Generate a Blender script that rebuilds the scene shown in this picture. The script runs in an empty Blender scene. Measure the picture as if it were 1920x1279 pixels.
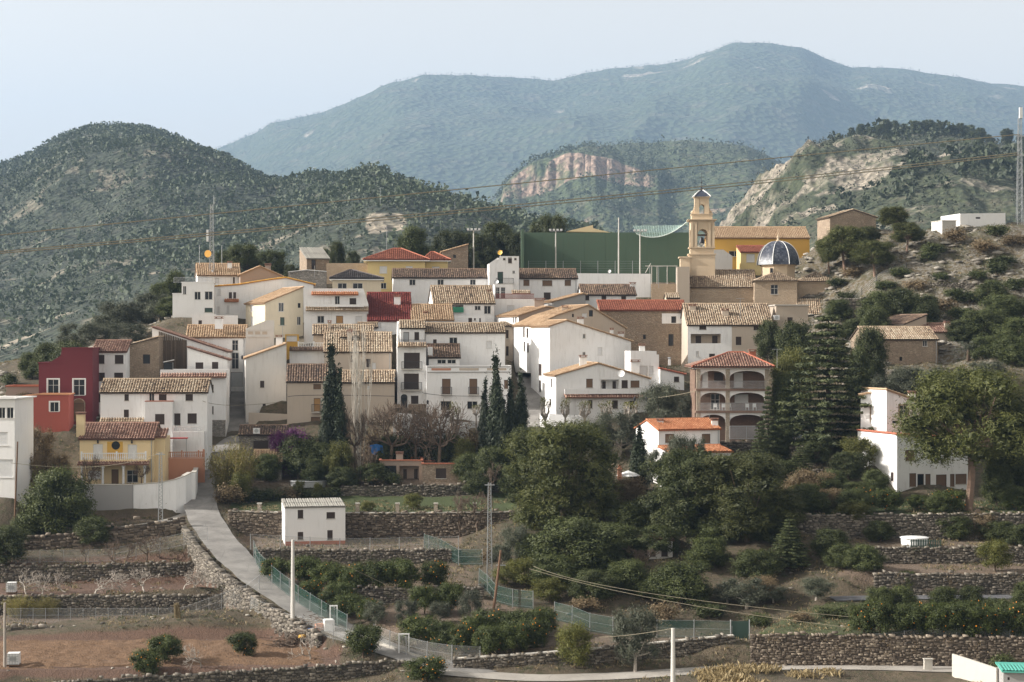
import bpy, math, random
import numpy as np
# ------------------------------------------------------------------ camera, sky, sun, exposure
SC = bpy.context.scene
COL = SC.collection
F, CX, CY = 3400.0, 960.0, 639.5            # focal length and centre in photograph pixels; eye level runs through the centre
cam = bpy.data.objects.new('camera', bpy.data.cameras.new('camera'))
COL.objects.link(cam); SC.camera = cam
cam.location = (0, 0, 0); cam.rotation_euler = (math.radians(90), 0, 0)
cam.data.sensor_width = 36; cam.data.lens = F/1920*36
cam.data.clip_start = 1; cam.data.clip_end = 30000
SUN_EL, SUN_FRONT = math.radians(27), math.radians(4)     # sun low on the left, a little on the viewer's side
SD = (-math.cos(SUN_FRONT)*math.cos(SUN_EL), -math.sin(SUN_FRONT)*math.cos(SUN_EL), math.sin(SUN_EL))
W = bpy.data.worlds.new('World'); SC.world = W; W.use_nodes = True
nt = W.node_tree; bg = nt.nodes['Background']
sky = nt.nodes.new('ShaderNodeTexSky'); sky.sky_type = 'NISHITA'; sky.sun_disc = False
sky.sun_elevation = SUN_EL; sky.sun_rotation = math.atan2(SD[0], SD[1])
sky.air_density = 1.0; sky.dust_density = 2.5; sky.ozone_density = 1.5; sky.altitude = 400
hs = nt.nodes.new('ShaderNodeHueSaturation'); hs.inputs['Saturation'].default_value = 0.05   # thin high cloud greys the whole sky
nt.links.new(sky.outputs[0], hs.inputs['Color']); vm = nt.nodes.new('ShaderNodeVectorMath'); vm.operation = 'MULTIPLY'; vm.inputs[1].default_value = (1.10, 1.0, .865)
nt.links.new(hs.outputs[0], vm.inputs[0]); nt.links.new(vm.outputs[0], bg.inputs[0])
bg.inputs[1].default_value = 0.116
sun = bpy.data.objects.new('sun', bpy.data.lights.new('sun', 'SUN')); COL.objects.link(sun)
sun.data.energy = 3.8; sun.data.angle = math.radians(0.6); sun.data.color = (1.0, 0.95, 0.88)
from mathutils import Vector
sun.rotation_euler = Vector(SD).to_track_quat('Z', 'Y').to_euler(); sun.location = (-60, 100, 90)
SC.view_settings.view_transform = 'Standard'; SC.view_settings.look = 'None'
SC.view_settings.gamma = 1.0; SC.view_settings.use_curve_mapping = False
SC.view_settings.exposure = 1.12
SC.render.engine = 'CYCLES'
SC.cycles.use_denoising = True
SC.cycles.max_bounces = 5; SC.cycles.diffuse_bounces = 2; SC.cycles.glossy_bounces = 2
SC.cycles.transmission_bounces = 2; SC.cycles.transparent_max_bounces = 6; SC.cycles.volume_bounces = 0

# ------------------------------------------------------------------ helpers
rng = np.random.default_rng(7); random.seed(7)
def P(px, py, D): return np.array([(px-CX)*D/F, D, (CY-py)*D/F])
def unit(v): v = np.asarray(v, float); return v/np.linalg.norm(v)
ORG = {}                                    # world origin of each thing
def link(o, parent, org):
    COL.objects.link(o); ORG[o] = np.asarray(org, float)
    if parent is None: o.location = org
    else: o.parent = parent; o.location = ORG[o]-ORG[parent]
    return o
def tag(o, label=None, cat=None, group=None, kind=None):
    if label: o['label'] = label
    if cat: o['category'] = cat
    if group: o['group'] = group
    if kind: o['kind'] = kind
    return o
def thing(name, label, cat, loc, group=None, rz=0):
    o = bpy.data.objects.new(name, None); o.empty_display_size = .5
    link(o, None, loc); o.rotation_euler.z = rz
    return tag(o, label, cat, group, 'thing')
def mesh_np(name, V, Fc, mat, tint=None):
    me = bpy.data.meshes.new(name)
    V = np.asarray(V, np.float32); Fc = np.asarray(Fc, np.int32); k = Fc.shape[1]; n = len(Fc)
    me.vertices.add(len(V)); me.vertices.foreach_set('co', V.ravel())
    me.loops.add(n*k); me.loops.foreach_set('vertex_index', Fc.ravel())
    me.polygons.add(n); me.polygons.foreach_set('loop_start', np.arange(n, dtype=np.int32)*k)
    if tint is not None:
        dom = 'FACE' if len(tint) == n else 'POINT'
        a = me.attributes.new('tint', 'FLOAT', dom); a.data.foreach_set('value', np.asarray(tint, np.float32))
    if mat: me.materials.append(mat)
    me.update(calc_edges=True)
    return me
class MB:
    """collects polygons in world coordinates; build() links them as one mesh object"""
    def __init__(s): s.v = []; s.f = []; s.t = []
    def poly(s, pts, t=.5):
        i = len(s.v); s.v += [tuple(p) for p in pts]; s.f.append(tuple(range(i, i+len(pts)))); s.t.append(t)
    def hexa(s, c, t=.5):                   # 8 corners: bottom ring then top ring
        i = len(s.v); s.v += [tuple(p) for p in c]
        for q in ((3,2,1,0),(4,5,6,7),(0,1,5,4),(1,2,6,5),(2,3,7,6),(3,0,4,7)):
            s.f.append(tuple(i+k for k in q)); s.t.append(t)
    def obox(s, o, a, b, c, t=.5):          # corner + three edge vectors
        o, a, b, c = map(np.asarray, (o, a, b, c))
        s.hexa([o, o+a, o+a+b, o+b, o+c, o+a+c, o+a+b+c, o+b+c], t)
    def box(s, c, size, rz=0, t=.5):        # centre of the base
        cx, cy, cz = c; a = np.array([math.cos(rz), math.sin(rz), 0]); b = np.array([-a[1], a[0], 0])
        o = np.array(c)-a*size[0]/2-b*size[1]/2
        s.obox(o, a*size[0], b*size[1], (0, 0, size[2]), t)
    def tube(s, p0, p1, r0, r1=None, n=6, cap=True, t=.5):
        p0 = np.asarray(p0, float); p1 = np.asarray(p1, float); r1 = r0 if r1 is None else r1
        d = p1-p0; L = np.linalg.norm(d)
        if L < 1e-6: return
        d /= L; a = np.cross(d, (0, 0, 1) if abs(d[2]) < .9 else (1, 0, 0)); a /= np.linalg.norm(a); b = np.cross(d, a)
        i = len(s.v)
        for p, r in ((p0, r0), (p1, r1)):
            for k in range(n):
                an = 2*math.pi*k/n; s.v.append(tuple(p+r*(math.cos(an)*a+math.sin(an)*b)))
        for k in range(n):
            s.f.append((i+k, i+(k+1) % n, i+n+(k+1) % n, i+n+k)); s.t.append(t)
        if cap: s.f.append(tuple(range(i+n-1, i-1, -1))); s.f.append(tuple(range(i+n, i+2*n))); s.t += [t, t]
    def path(s, pts, r0, r1=None, n=5, t=.5):
        r1 = r0 if r1 is None else r1; m = len(pts)-1
        for k in range(m): s.tube(pts[k], pts[k+1], r0+(r1-r0)*k/m, r0+(r1-r0)*(k+1)/m, n, True, t)
    def lathe(s, c, prof, n=12, t=.5, a0=0):
        c = np.asarray(c, float); i = len(s.v)
        for r, z in prof:
            for k in range(n):
                an = a0+2*math.pi*k/n; s.v.append((c[0]+r*math.cos(an), c[1]+r*math.sin(an), c[2]+z))
        for j in range(len(prof)-1):
            for k in range(n):
                s.f.append((i+j*n+k, i+j*n+(k+1) % n, i+(j+1)*n+(k+1) % n, i+(j+1)*n+k)); s.t.append(t)
        s.f.append(tuple(range(i+n-1, i-1, -1))); s.f.append(tuple(range(i+(len(prof)-1)*n, i+len(prof)*n))); s.t += [t, t]
    def ball(s, c, r, sz=1., t=.5, n=8, m=5):
        s.lathe(c, [(r*max(.02, math.sin(math.pi*k/m)), -r*sz*math.cos(math.pi*k/m)) for k in range(m+1)], n, t)
    def build(s, name, mat, parent=None, org=None, smooth=False):
        if org is None: org = ORG[parent] if parent is not None else (np.array(s.v).min(0)+np.array(s.v).max(0))/2*[1, 1, 0]+[0, 0, np.array(s.v)[:, 2].min()]
        org = np.asarray(org, float)
        me = bpy.data.meshes.new(name)
        me.from_pydata((np.array(s.v, float)-org).tolist(), [], s.f)
        a = me.attributes.new('tint', 'FLOAT', 'FACE'); a.data.foreach_set('value', np.array(s.t, np.float32))
        me.materials.append(mat)
        if smooth: me.polygons.foreach_set('use_smooth', [True]*len(me.polygons))
        return link(bpy.data.objects.new(name, me), parent, org)
def copy_tree(src, loc, scale=(1, 1, 1), rz=0):
    """copy of a thing and its parts at another place, sharing mesh data"""
    r = src.copy(); COL.objects.link(r); r.location = loc; r.scale = scale; r.rotation_euler = (0, 0, rz)
    for ch in list(src.children):
        c = ch.copy(); COL.objects.link(c); c.parent = r
        for g in list(ch.children):
            d = g.copy(); COL.objects.link(d); d.parent = c
    return r
# value noise
_T = np.random.default_rng(3).random((256, 256))
def vnoise(x, y):
    xi = np.floor(x).astype(int); yi = np.floor(y).astype(int); fx = x-xi; fy = y-yi
    fx = fx*fx*(3-2*fx); fy = fy*fy*(3-2*fy); g = lambda a, b: _T[a & 255, b & 255]
    return (g(xi, yi)*(1-fx)+g(xi+1, yi)*fx)*(1-fy)+(g(xi, yi+1)*(1-fx)+g(xi+1, yi+1)*fx)*fy
def fbm(x, y, o=4, rough=.5):
    s = 0; a = 1; n = 0
    for k in range(o): s = s+a*vnoise(x*2**k+17.3*k, y*2**k+9.1*k); n += a; a *= rough
    return s/n

# ------------------------------------------------------------------ materials
def _mat(name):
    m = bpy.data.materials.new(name); m.use_nodes = True; t = m.node_tree; b = t.nodes['Principled BSDF']
    return m, t, b
def N(t, kind, **kw):
    n = t.nodes.new('ShaderNode'+kind)
    for k, v in kw.items():
        if k in n.inputs: n.inputs[k].default_value = v
        else: setattr(n, k, v)
    return n
def mix(t, fac, a, b, blend='MIX'):
    n = t.nodes.new('ShaderNodeMix'); n.data_type = 'RGBA'; n.blend_type = blend
    for s, v in ((0, fac), (6, a), (7, b)):
        if hasattr(v, 'is_output'): t.links.new(v, n.inputs[s])
        elif s == 0: n.inputs[0].default_value = v
        else: n.inputs[s].default_value = (*v, 1)
    return n.outputs[2]
def ramp(t, fac, stops):
    n = t.nodes.new('ShaderNodeValToRGB'); e = n.color_ramp.elements
    while len(e) < len(stops): e.new(.5)
    for k, (p, c) in enumerate(stops):
        e[k].position = p; e[k].color = (*c, 1) if len(c) == 3 else c
    t.links.new(fac, n.inputs[0]); return n.outputs[0]
def coord(t, scale=(1, 1, 1), kind='Object'):
    c = t.nodes.new('ShaderNodeTexCoord'); m = t.nodes.new('ShaderNodeMapping'); m.inputs['Scale'].default_value = scale
    t.links.new(c.outputs[kind], m.inputs[0]); return m.outputs[0]
def noise(t, co, scale, detail=4, rough=.55):
    n = N(t, 'TexNoise', Scale=scale, Detail=detail, Roughness=rough); t.links.new(co, n.inputs['Vector']); return n.outputs['Fac']
def bump(t, b, h, strength=.4, dist=.05):
    n = N(t, 'Bump', Strength=strength, Distance=dist); t.links.new(h, n.inputs['Height']); t.links.new(n.outputs[0], b.inputs['Normal'])
def attr(t, name='tint'):
    n = t.nodes.new('ShaderNodeAttribute'); n.attribute_name = name; return n.outputs['Fac']
def plaster(name, c, dirt=(.30, .27, .23), amount=.35, rough=.9):
    m, t, b = _mat(name); co = coord(t); st = coord(t, (2.2, 2.2, .35))
    d1 = noise(t, co, .45, 5, .6); d2 = noise(t, st, 1.1, 5, .65)
    k1 = ramp(t, d1, [(.45, (0, 0, 0)), (.8, (amount,)*3)]); k2 = ramp(t, d2, [(.52, (0, 0, 0)), (.85, (amount*1.3,)*3)])
    base = mix(t, k1, c, tuple(x*.8+y*.2 for x, y in zip(c, dirt))); base = mix(t, k2, base, tuple(x*.55+y*.45 for x, y in zip(c, dirt)))
    t.links.new(base, b.inputs['Base Color']); b.inputs['Roughness'].default_value = rough
    bump(t, b, noise(t, co, 9, 3), .25, .03); return m
def plain(name, c, rough=.6, metal=0, var=.12, scale=3.):
    m, t, b = _mat(name); n = noise(t, coord(t), scale, 4)
    base = mix(t, n, tuple(x*(1-var) for x in c), tuple(min(1, x*(1+var)) for x in c))
    t.links.new(base, b.inputs['Base Color']); b.inputs['Roughness'].default_value = rough; b.inputs['Metallic'].default_value = metal
    return m
def tinted(name, stops, rough=.85, nscale=6., namt=.35, bumps=.3):
    """colour follows the piece's own tint, with weathering noise"""
    m, t, b = _mat(name); co = coord(t); base = ramp(t, attr(t), stops)
    n = noise(t, co, nscale, 4); k = ramp(t, n, [(.45, (0, 0, 0)), (.75, (namt,)*3)])
    base = mix(t, k, base, tuple(x*.45 for x in stops[0][1]))
    t.links.new(base, b.inputs['Base Color']); b.inputs['Roughness'].default_value = rough
    if bumps: bump(t, b, n, bumps, .04)
    return m
def masonry(name, c1, c2, mortar, scale=2.6, rough=.95):
    m, t, b = _mat(name); co = coord(t, (1, 1, 1.5))
    v = N(t, 'TexVoronoi', Scale=scale); t.links.new(co, v.inputs['Vector'])
    e = N(t, 'TexVoronoi', Scale=scale, feature='DISTANCE_TO_EDGE'); t.links.new(co, e.inputs['Vector'])
    base = mix(t, v.outputs['Color'], c1, c2)
    base = mix(t, ramp(t, noise(t, co, .5, 4), [(.4, (0, 0, 0)), (.75, (.6,)*3)]), base, tuple((x+y)/2.6 for x, y in zip(c1, mortar)))
    k = ramp(t, e.outputs['Distance'], [(.02, (1, 1, 1)), (.10, (0, 0, 0))])
    base = mix(t, k, base, mortar); t.links.new(base, b.inputs['Base Color']); b.inputs['Roughness'].default_value = rough
    bump(t, b, ramp(t, e.outputs['Distance'], [(0, (0, 0, 0)), (.2, (1, 1, 1))]), .8, .06); return m
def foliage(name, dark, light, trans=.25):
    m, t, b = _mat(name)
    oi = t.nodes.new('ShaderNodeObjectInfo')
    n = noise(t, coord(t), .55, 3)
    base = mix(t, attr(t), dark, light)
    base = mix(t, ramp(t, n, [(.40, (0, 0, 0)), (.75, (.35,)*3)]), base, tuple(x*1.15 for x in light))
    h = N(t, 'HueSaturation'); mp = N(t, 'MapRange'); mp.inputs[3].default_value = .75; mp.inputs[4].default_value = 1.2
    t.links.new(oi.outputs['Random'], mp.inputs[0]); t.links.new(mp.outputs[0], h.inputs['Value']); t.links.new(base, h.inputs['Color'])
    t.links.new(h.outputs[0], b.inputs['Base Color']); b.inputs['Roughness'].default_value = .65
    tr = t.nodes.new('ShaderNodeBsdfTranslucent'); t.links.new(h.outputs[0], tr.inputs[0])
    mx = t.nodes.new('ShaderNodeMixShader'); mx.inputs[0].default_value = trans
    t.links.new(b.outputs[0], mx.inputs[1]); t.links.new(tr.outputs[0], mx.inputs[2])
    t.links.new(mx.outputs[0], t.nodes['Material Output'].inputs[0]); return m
M = {}
M['white'] = plaster('white_plaster', (.83, .825, .82), amount=.62)
M['white2'] = plaster('bright_white_plaster', (.83, .82, .81), amount=.35)
M['greywhite'] = plaster('aged_white_plaster', (.66, .64, .61), amount=.6)
M['cream'] = plaster('cream_plaster', (.66, .58, .44), amount=.5)
M['beige'] = plaster('beige_plaster', (.52, .44, .36), amount=.6)
M['beige2'] = plaster('dull_beige_plaster', (.42, .35, .28), amount=.6)
M['brown'] = plaster('brown_render', (.36, .28, .23), amount=.5)
M['grey'] = plaster('grey_cement_render', (.34, .33, .32), amount=.5)
M['concrete'] = plaster('pale_concrete', (.50, .47, .42), amount=.5)
M['maroon'] = plaster('maroon_paint', (.16, .030, .038), (.09, .03, .03), .4)
M['redorange'] = plaster('brick_red_paint', (.34, .085, .065), (.2, .08, .06), .4)
M['yellow'] = plaster('yellow_paint', (.76, .60, .36), amount=.25)
M['ochre'] = plaster('ochre_paint', (.62, .37, .08), amount=.15)
M['paleyellow'] = plaster('pale_yellow_paint', (.70, .55, .26), amount=.2)
M['salmon'] = plaster('salmon_paint', (.50, .24, .15), amount=.35)
M['terracotta'] = plaster('terracotta_paint', (.42, .13, .07), amount=.35)
M['tower'] = plaster('church_tower_stone_render', (.60, .475, .335), (.32, .25, .18), .5)
M['green_wall'] = plaster('green_court_paint', (.088, .138, .092), (.11, .10, .05), .6)
M['stone'] = masonry('brown_rubble_masonry', (.30, .22, .16), (.44, .35, .26), (.24, .19, .14))
M['stone_tan'] = masonry('tan_church_masonry', (.44, .33, .23), (.52, .41, .30), (.40, .31, .22), 3.4)
M['stone_grey'] = masonry('grey_rubble_masonry', (.22, .20, .18), (.38, .35, .31), (.15, .14, .12))
M['shutter'] = plain('dark_brown_shutter', (.045, .028, .022), .55)
M['wood'] = plain('brown_wood', (.16, .095, .055), .6)
M['lightwood'] = plain('ochre_wood', (.40, .22, .075), .6)
M['blind'] = plain('white_roller_blind', (.70, .70, .70), .5)
M['green_door'] = plain('dark_green_paint', (.035, .07, .055), .5)
M['green_net'] = plain('green_shade_cloth', (.008, .05, .036), .8)
M['awning_green'] = plain('bright_green_awning', (.03, .22, .13), .7)
M['red'] = plain('red_paint', (.42, .03, .03), .6)
M['blue'] = plain('blue_tarpaulin', (.02, .14, .42), .5)
M['metal'] = plain('galvanised_metal', (.42, .43, .44), .45, .6)
M['darkmetal'] = plain('dark_iron', (.04, .04, .045), .5, .3)
M['rust'] = plain('brown_timber_pole', (.15, .085, .05), .9)
M['polecon'] = plain('pale_concrete_pole', (.56, .54, .50), .85)
M['frame'] = plain('pale_window_frame', (.62, .60, .57), .6)
M['darkframe'] = plain('dark_window_frame', (.07, .045, .035), .6)
M['whitepaint'] = plain('white_paint', (.80, .80, .79), .5)
M['orange_fruit'] = plain('orange_peel', (.80, .28, .01), .5)
M['cable'] = plain('weathered_cable', (.22, .19, .13), .7)
M['bark'] = plain('brown_bark', (.12, .085, .06), .95, var=.35)
M['paleBark'] = plain('pale_grey_bark', (.34, .30, .26), .9, var=.3)
M['whiteBark'] = plain('white_poplar_bark', (.60, .56, .50), .9, var=.2)
M['twig'] = plain('dry_twig', (.13, .095, .07), .95, var=.3)
M['pinkBark'] = plain('reddish_pine_bark', (.23, .155, .115), .95, var=.3)
m, t, b = _mat('dark_glass_and_opening_shade'); b.inputs['Base Color'].default_value = (.018, .02, .024, 1); b.inputs['Roughness'].default_value = .12; M['glass'] = m  # also fills unglazed openings, its dark colour standing for the shade inside
m, t, b = _mat('pool_water'); b.inputs['Base Color'].default_value = (.10, .24, .34, 1); b.inputs['Roughness'].default_value = .05; M['water'] = m
m, t, b = _mat('car_paint'); b.inputs['Base Color'].default_value = (.20, .26, .36, 1); b.inputs['Roughness'].default_value = .25; b.inputs['Metallic'].default_value = .4; M['car'] = m
M['tile_old'] = tinted('weathered_tan_roof_tiles', [(0, (.055, .042, .034)), (.25, (.27, .19, .125)), (.55, (.45, .34, .235)), (1, (.62, .52, .39))])
M['tile_dark'] = tinted('dark_lichened_roof_tiles', [(0, (.05, .04, .035)), (.35, (.15, .10, .075)), (.75, (.28, .19, .13)), (1, (.46, .33, .22))])
M['tile_tan'] = tinted('sandy_roof_tiles', [(0, (.30, .19, .11)), (.5, (.50, .34, .21)), (1, (.62, .46, .30))])
M['tile_red'] = tinted('red_clay_roof_tiles', [(0, (.22, .07, .045)), (.5, (.38, .12, .07)), (1, (.50, .19, .11))], namt=.2)
M['tile_brown'] = tinted('brown_red_roof_tiles', [(0, (.12, .06, .045)), (.5, (.30, .165, .12)), (1, (.50, .34, .26))], namt=.25)
M['tile_orange'] = tinted('new_orange_roof_tiles', [(0, (.36, .12, .05)), (.5, (.50, .20, .09)), (1, (.60, .31, .17))], namt=.15)
M['tile_gold'] = tinted('yellow_lichened_roof_tiles', [(0, (.40, .17, .04)), (.5, (.62, .33, .06)), (1, (.72, .45, .10))], namt=.15)
M['tile_painted'] = tinted('dark_red_painted_roof_tiles', [(0, (.14, .025, .02)), (.7, (.22, .035, .028)), (1, (.40, .12, .07))], namt=.3)
M['tile_grey'] = tinted('dark_grey_roof_tiles', [(0, (.05, .045, .05)), (.5, (.10, .085, .085)), (1, (.18, .15, .14))], namt=.2)
M['tile_blue'] = tinted('blue_glazed_dome_tiles', [(0, (.03, .036, .056)), (.5, (.068, .078, .11)), (1, (.17, .18, .21))], rough=.4, namt=.2)
M['fibro'] = tinted('corrugated_fibre_cement', [(0, (.26, .25, .22)), (.5, (.36, .34, .30)), (1, (.46, .44, .39))], namt=.3)
M['cladding'] = tinted('brown_corrugated_cladding', [(0, (.10, .075, .055)), (1, (.20, .15, .11))], namt=.4)
M['drystone'] = tinted('dry_stone_rubble', [(0, (.055, .047, .039)), (.5, (.145, .125, .10)), (1, (.30, .265, .22))], namt=.3, nscale=3)
M['drystone_warm'] = tinted('warm_dry_stone_rubble', [(0, (.065, .05, .038)), (.5, (.155, .122, .092)), (1, (.32, .265, .205))], namt=.3, nscale=3)
M['redrail'] = plain('faded_red_rail', (.30, .11, .09), .7)
M['brick'] = masonry('brown_brick', (.22, .14, .10), (.30, .19, .135), (.20, .14, .11), 6.)
M['rock'] = tinted('pale_limestone', [(0, (.13, .115, .095)), (.5, (.24, .215, .18)), (1, (.38, .35, .30))], namt=.35, nscale=2)
# ------------------------------------------------------------------ houses: measurements first, the ground is fitted to them
ZOOM = {'A': (0, 600, 3.996), 'B': (320, 460, 4.2625), 'C': (660, 440, 4.2625), 'D': (940, 540, 4.567), 'E': (1220, 300, 3.997),
        'F': (1260, 540, 3.997), 'G': (1560, 380, 3.997), 'I': (1560, 660, 3.997), 'J': (400, 620, 4.2625), 'K': (700, 580, 4.567),
        'M': (380, 800, 3.552), 'L': (1160, 740, 5.33), 'O': (900, 760, 2.465), 'N': (1640, 1060, 5.84), 'X': (0, 0, 1.0)}
def zx(Z, x): return ZOOM[Z][0]+x/ZOOM[Z][2]
def zy(Z, y): return ZOOM[Z][1]+y/ZOOM[Z][2]
class Fr:
    """a facade: corner, directions and the way back from photograph pixels to metres on it"""
    def __init__(s, Z, x0, x1, yb, D, yaw, depth):
        s.Z = Z; a = math.radians(yaw); s.a = a
        s.A = np.array([(zx(Z, x0)-CX)*D/F, D, 0.]); s.u = np.array([math.cos(a), math.sin(a), 0]); s.v = np.array([-math.sin(a), math.cos(a), 0])
        s.D = D; s.dep = depth; s.W, d = s.hit(x1); s.zb = s.z(yb, D)
    def hit(s, x):
        r = np.array([(zx(s.Z, x)-CX)/F, 1, 0]); k = (s.A@s.v)/(r@s.v); return (k*r-s.A)@s.u, k
    def z(s, y, D): return (CY-zy(s.Z, y))*D/F
    def tz(s, x, y, off=0):              # metres along the front and height, for a pixel seen on the plane pushed back by off
        r = np.array([(zx(s.Z, x)-CX)/F, 1, 0]); A = s.A+s.v*off; k = (A@s.v)/(r@s.v); return (k*r-A)@s.u, s.z(y, k)
    def sz(s, x, y):                     # the same on the left-hand side wall
        r = np.array([(zx(s.Z, x)-CX)/F, 1, 0]); k = (s.A@s.u)/(r@s.u); return (k*r-s.A)@s.v, s.z(y, k)
    def pt(s, t, w, z): return s.A+s.u*t+s.v*w+np.array([0, 0, z])
HS = []
def H(name, label, Z, x0, x1, yb, top, D, wall='white', roof='par', tile='tile_old', yaw=7, dep=8, wins=(), lwins=(), fr=.5, ctrl=True, drop=3.0, ov=.3, cat='house', **kw):
    HS.append(dict(name=name, label=label, Z=Z, x0=x0, x1=x1, yb=yb, top=top, D=D, wall=wall, roof=roof, tile=tile, yaw=yaw, dep=dep,
                   wins=wins, lwins=lwins, fr=fr, ctrl=ctrl, drop=drop, ov=ov, cat=cat, **kw))
# roof: 'par' top=(eave y, ridge y) | 'prof' top=[(x,y)...] | 'hip' top=(eave y, ridge x0, ridge x1, ridge y) | 'flat' top=y or [(x,y)...]
# ---- left edge and lower left
H('modern_house', 'white flat-roofed modern house with dark ribbon windows cut by the left edge', 'A', -260, 110, 1250, 592, 226, 'white2', 'flat', yaw=-4, dep=7,
  wins=[(-75, 655, -20, 735, 'g'), (-12, 655, 40, 735, 'g'), (50, 655, 102, 735, 'g'), (107, 660, 160, 740, 'g'), (-60, 840, 58, 940, 'b'), (-60, 1045, 98, 1180, 'b')], coping=.35)
H('garage', 'low brown garage with red coping beside the maroon house', 'A', 45, 290, 600, 500, 262, 'brown', 'flat', yaw=4, dep=6, wins=[(148, 550, 240, 600, 'o')], coping=.12, copmat='terracotta', cat='garage')
H('maroon_house', 'maroon stepped house with white framed tall windows and stone arch door', 'A', 290, 693, 800, [(290, 325), (465, 325), (465, 215), (693, 215)], 252, 'maroon', 'flat', yaw=5, dep=9,
  wins=[(358, 445, 440, 555, 'g+'), (550, 445, 635, 562, 'g+'), (550, 625, 630, 760, 'wA')], coping=.12)
H('red_annex', 'small brick-red annex with white framed window in front of maroon house', 'A', 175, 515, 800, [(175, 575), (285, 562), (515, 562)], 246, 'redorange', 'flat', yaw=5, dep=4.5, wins=[(375, 615, 440, 685, 'g+')], coping=.14, copmat='tile_orange', cat='annex')
H('white_house', 'narrow white house with four brown shuttered windows right of the maroon house', 'A', 690, 945, 690, (240, 160), 259, 'white', yaw=4, dep=9, tile='tile_brown',
  wins=[(715, 262, 782, 328, 's'), (860, 262, 925, 328, 's'), (715, 395, 785, 458, 's'), (855, 395, 922, 445, 's'), (718, 555, 752, 615, 's')], chim=())
H('stone_house', 'ruinous brown stone house with one dark window and sloping tiled top', 'A', 945, 1190, 470, [(945, 195), (1190, 130)], 263, 'stone', 'prof', yaw=3, dep=6, wins=[(1070, 258, 1125, 328, 'o')])
H('clad_house', 'house with brown corrugated cladding under long roof falling to the right', 'A', 1140, 1700, 420, [(1140, 58), (1700, 240)], 268, 'white', 'prof', 'tile_brown', yaw=4, dep=7, wins=[], clad=(1190, 95, 1400, 400))
H('white_house', 'white house with two small brown shutters beside the brown cladding', 'A', 1405, 1705, 430, [(1405, 208), (1705, 300)], 263, 'white', 'prof', 'tile_brown', yaw=4, dep=4, wins=[(1465, 318, 1523, 370, 's'), (1588, 315, 1635, 372, 's')])
H('terrace_house', 'white terrace house with tile strip below its parapet and grey stone base', 'A', 1200, 1692, 850, 372, 256, 'white', 'flat', yaw=4, dep=6, wins=[(1553, 485, 1600, 543, 's'), (1553, 647, 1600, 705, 's')],
  strips=[(1205, 1700, 402, 430, 'tile_brown')], base=(1553, 1690, 750, 'stone_grey'))
H('long_white_house', 'long white house with golden tiled roof and many small dark windows', 'A', 752, 1553, 990, (545, 450), 243, 'white', yaw=4, dep=7,
  wins=[(932, 556, 965, 605, 's'), (1117, 548, 1157, 605, 'g'), (1190, 556, 1248, 603, 's'), (1390, 556, 1445, 605, 's'), (928, 672, 965, 730, 's'), (1163, 705, 1232, 783, 's'),
        (1305, 700, 1352, 788, 's'), (1405, 700, 1474, 776, 's'), (1245, 865, 1300, 960, 'o'), (1362, 878, 1450, 985, 'o')], strips=[(752, 1080, 738, 778, 'tile_old')])
H('yellow_house', 'yellow house with white balustraded balcony and arched porch beside the road', 'A', 597, 1150, 1245, (893, 780), 233, 'yellow', yaw=3, dep=8, tile='tile_brown',
  wins=[(697, 930, 770, 1050, 'b'), (957, 933, 1027, 1050, 'b'), (660, 1130, 755, 1190, 'b'), (835, 1120, 888, 1235, 'w'), (950, 1125, 1035, 1215, 'g')])
H('salmon_house', 'salmon pink flat-roofed annex with balustrade at the road corner', 'A', 1230, 1535, 1225, 1035, 238, 'salmon', 'flat', yaw=10, dep=9, wins=[], cat='annex')
# ---- upper left
H('modern_house', 'white cubic modern house with wide dark windows on the hilltop edge', 'B', 15, 345, 560, [(15, 390), (88, 390), (88, 300), (345, 300)], 292, 'white2', 'flat', yaw=8, dep=8,
  wins=[(98, 325, 125, 392, 'g'), (190, 370, 240, 433, 'g'), (272, 368, 335, 433, 'g'), (272, 500, 335, 535, 'd')], coping=.08)
H('white_house', 'white house with two sandy roofs below the radio mast', 'B', 215, 555, 420, (240, 152), 306, 'white', yaw=12, dep=8, tile='tile_tan', wins=[(355, 262, 385, 300, 'b'), (498, 255, 513, 305, 's')], chim=[(472, 125, 2.5, .7), (335, 195, .8, .3)])
H('gabled_house', 'mauve-brown gabled house behind the orange-edged roof', 'B', 556, 890, 400, [(556, 238), (712, 172), (890, 250)], 304, 'brown', 'prof', 'tile_tan', yaw=12, dep=8, wins=[], chim=[(778, 145, 3., .9)])
H('white_house', 'white house with gold and red patched roof edge above the cream house', 'B', 345, 1140, 600, [(345, 332), (540, 318), (780, 280), (920, 262), (1140, 315)], 298, 'white', 'prof', 'tile_gold', yaw=6, dep=6,
  wins=[(375, 348, 398, 400, 'b'), (465, 375, 490, 425, 's'), (500, 375, 523, 425, 's'), (448, 482, 468, 540, 'b'), (375, 490, 390, 540, 'b')], strips=[(430, 545, 432, 452, 'tile_orange')])
H('cream_house', 'old cream stained house with broad sagging tile roof and open sided corner', 'B', 755, 1060, 730, [(755, 462), (1060, 338)], 287, 'cream', 'prof', 'tile_tan', yaw=26, dep=10,
  wins=[(862, 458, 905, 528, 'g'), (1016, 462, 1038, 500, 'o'), (875, 575, 910, 640, 'd'), (1010, 570, 1040, 635, 'g')], lwins=[(575, 470, 600, 527, 'b'), (637, 470, 660, 527, 'b'), (640, 570, 660, 650, 'b')])
H('white_annex', 'long low white annex with flat roof left of the cream house', 'B', 170, 535, 690, [(170, 548), (360, 548), (360, 560), (535, 560)], 284, 'white', 'flat', yaw=8, dep=4, wins=[(222, 600, 250, 640, 's')], cat='annex')
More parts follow.
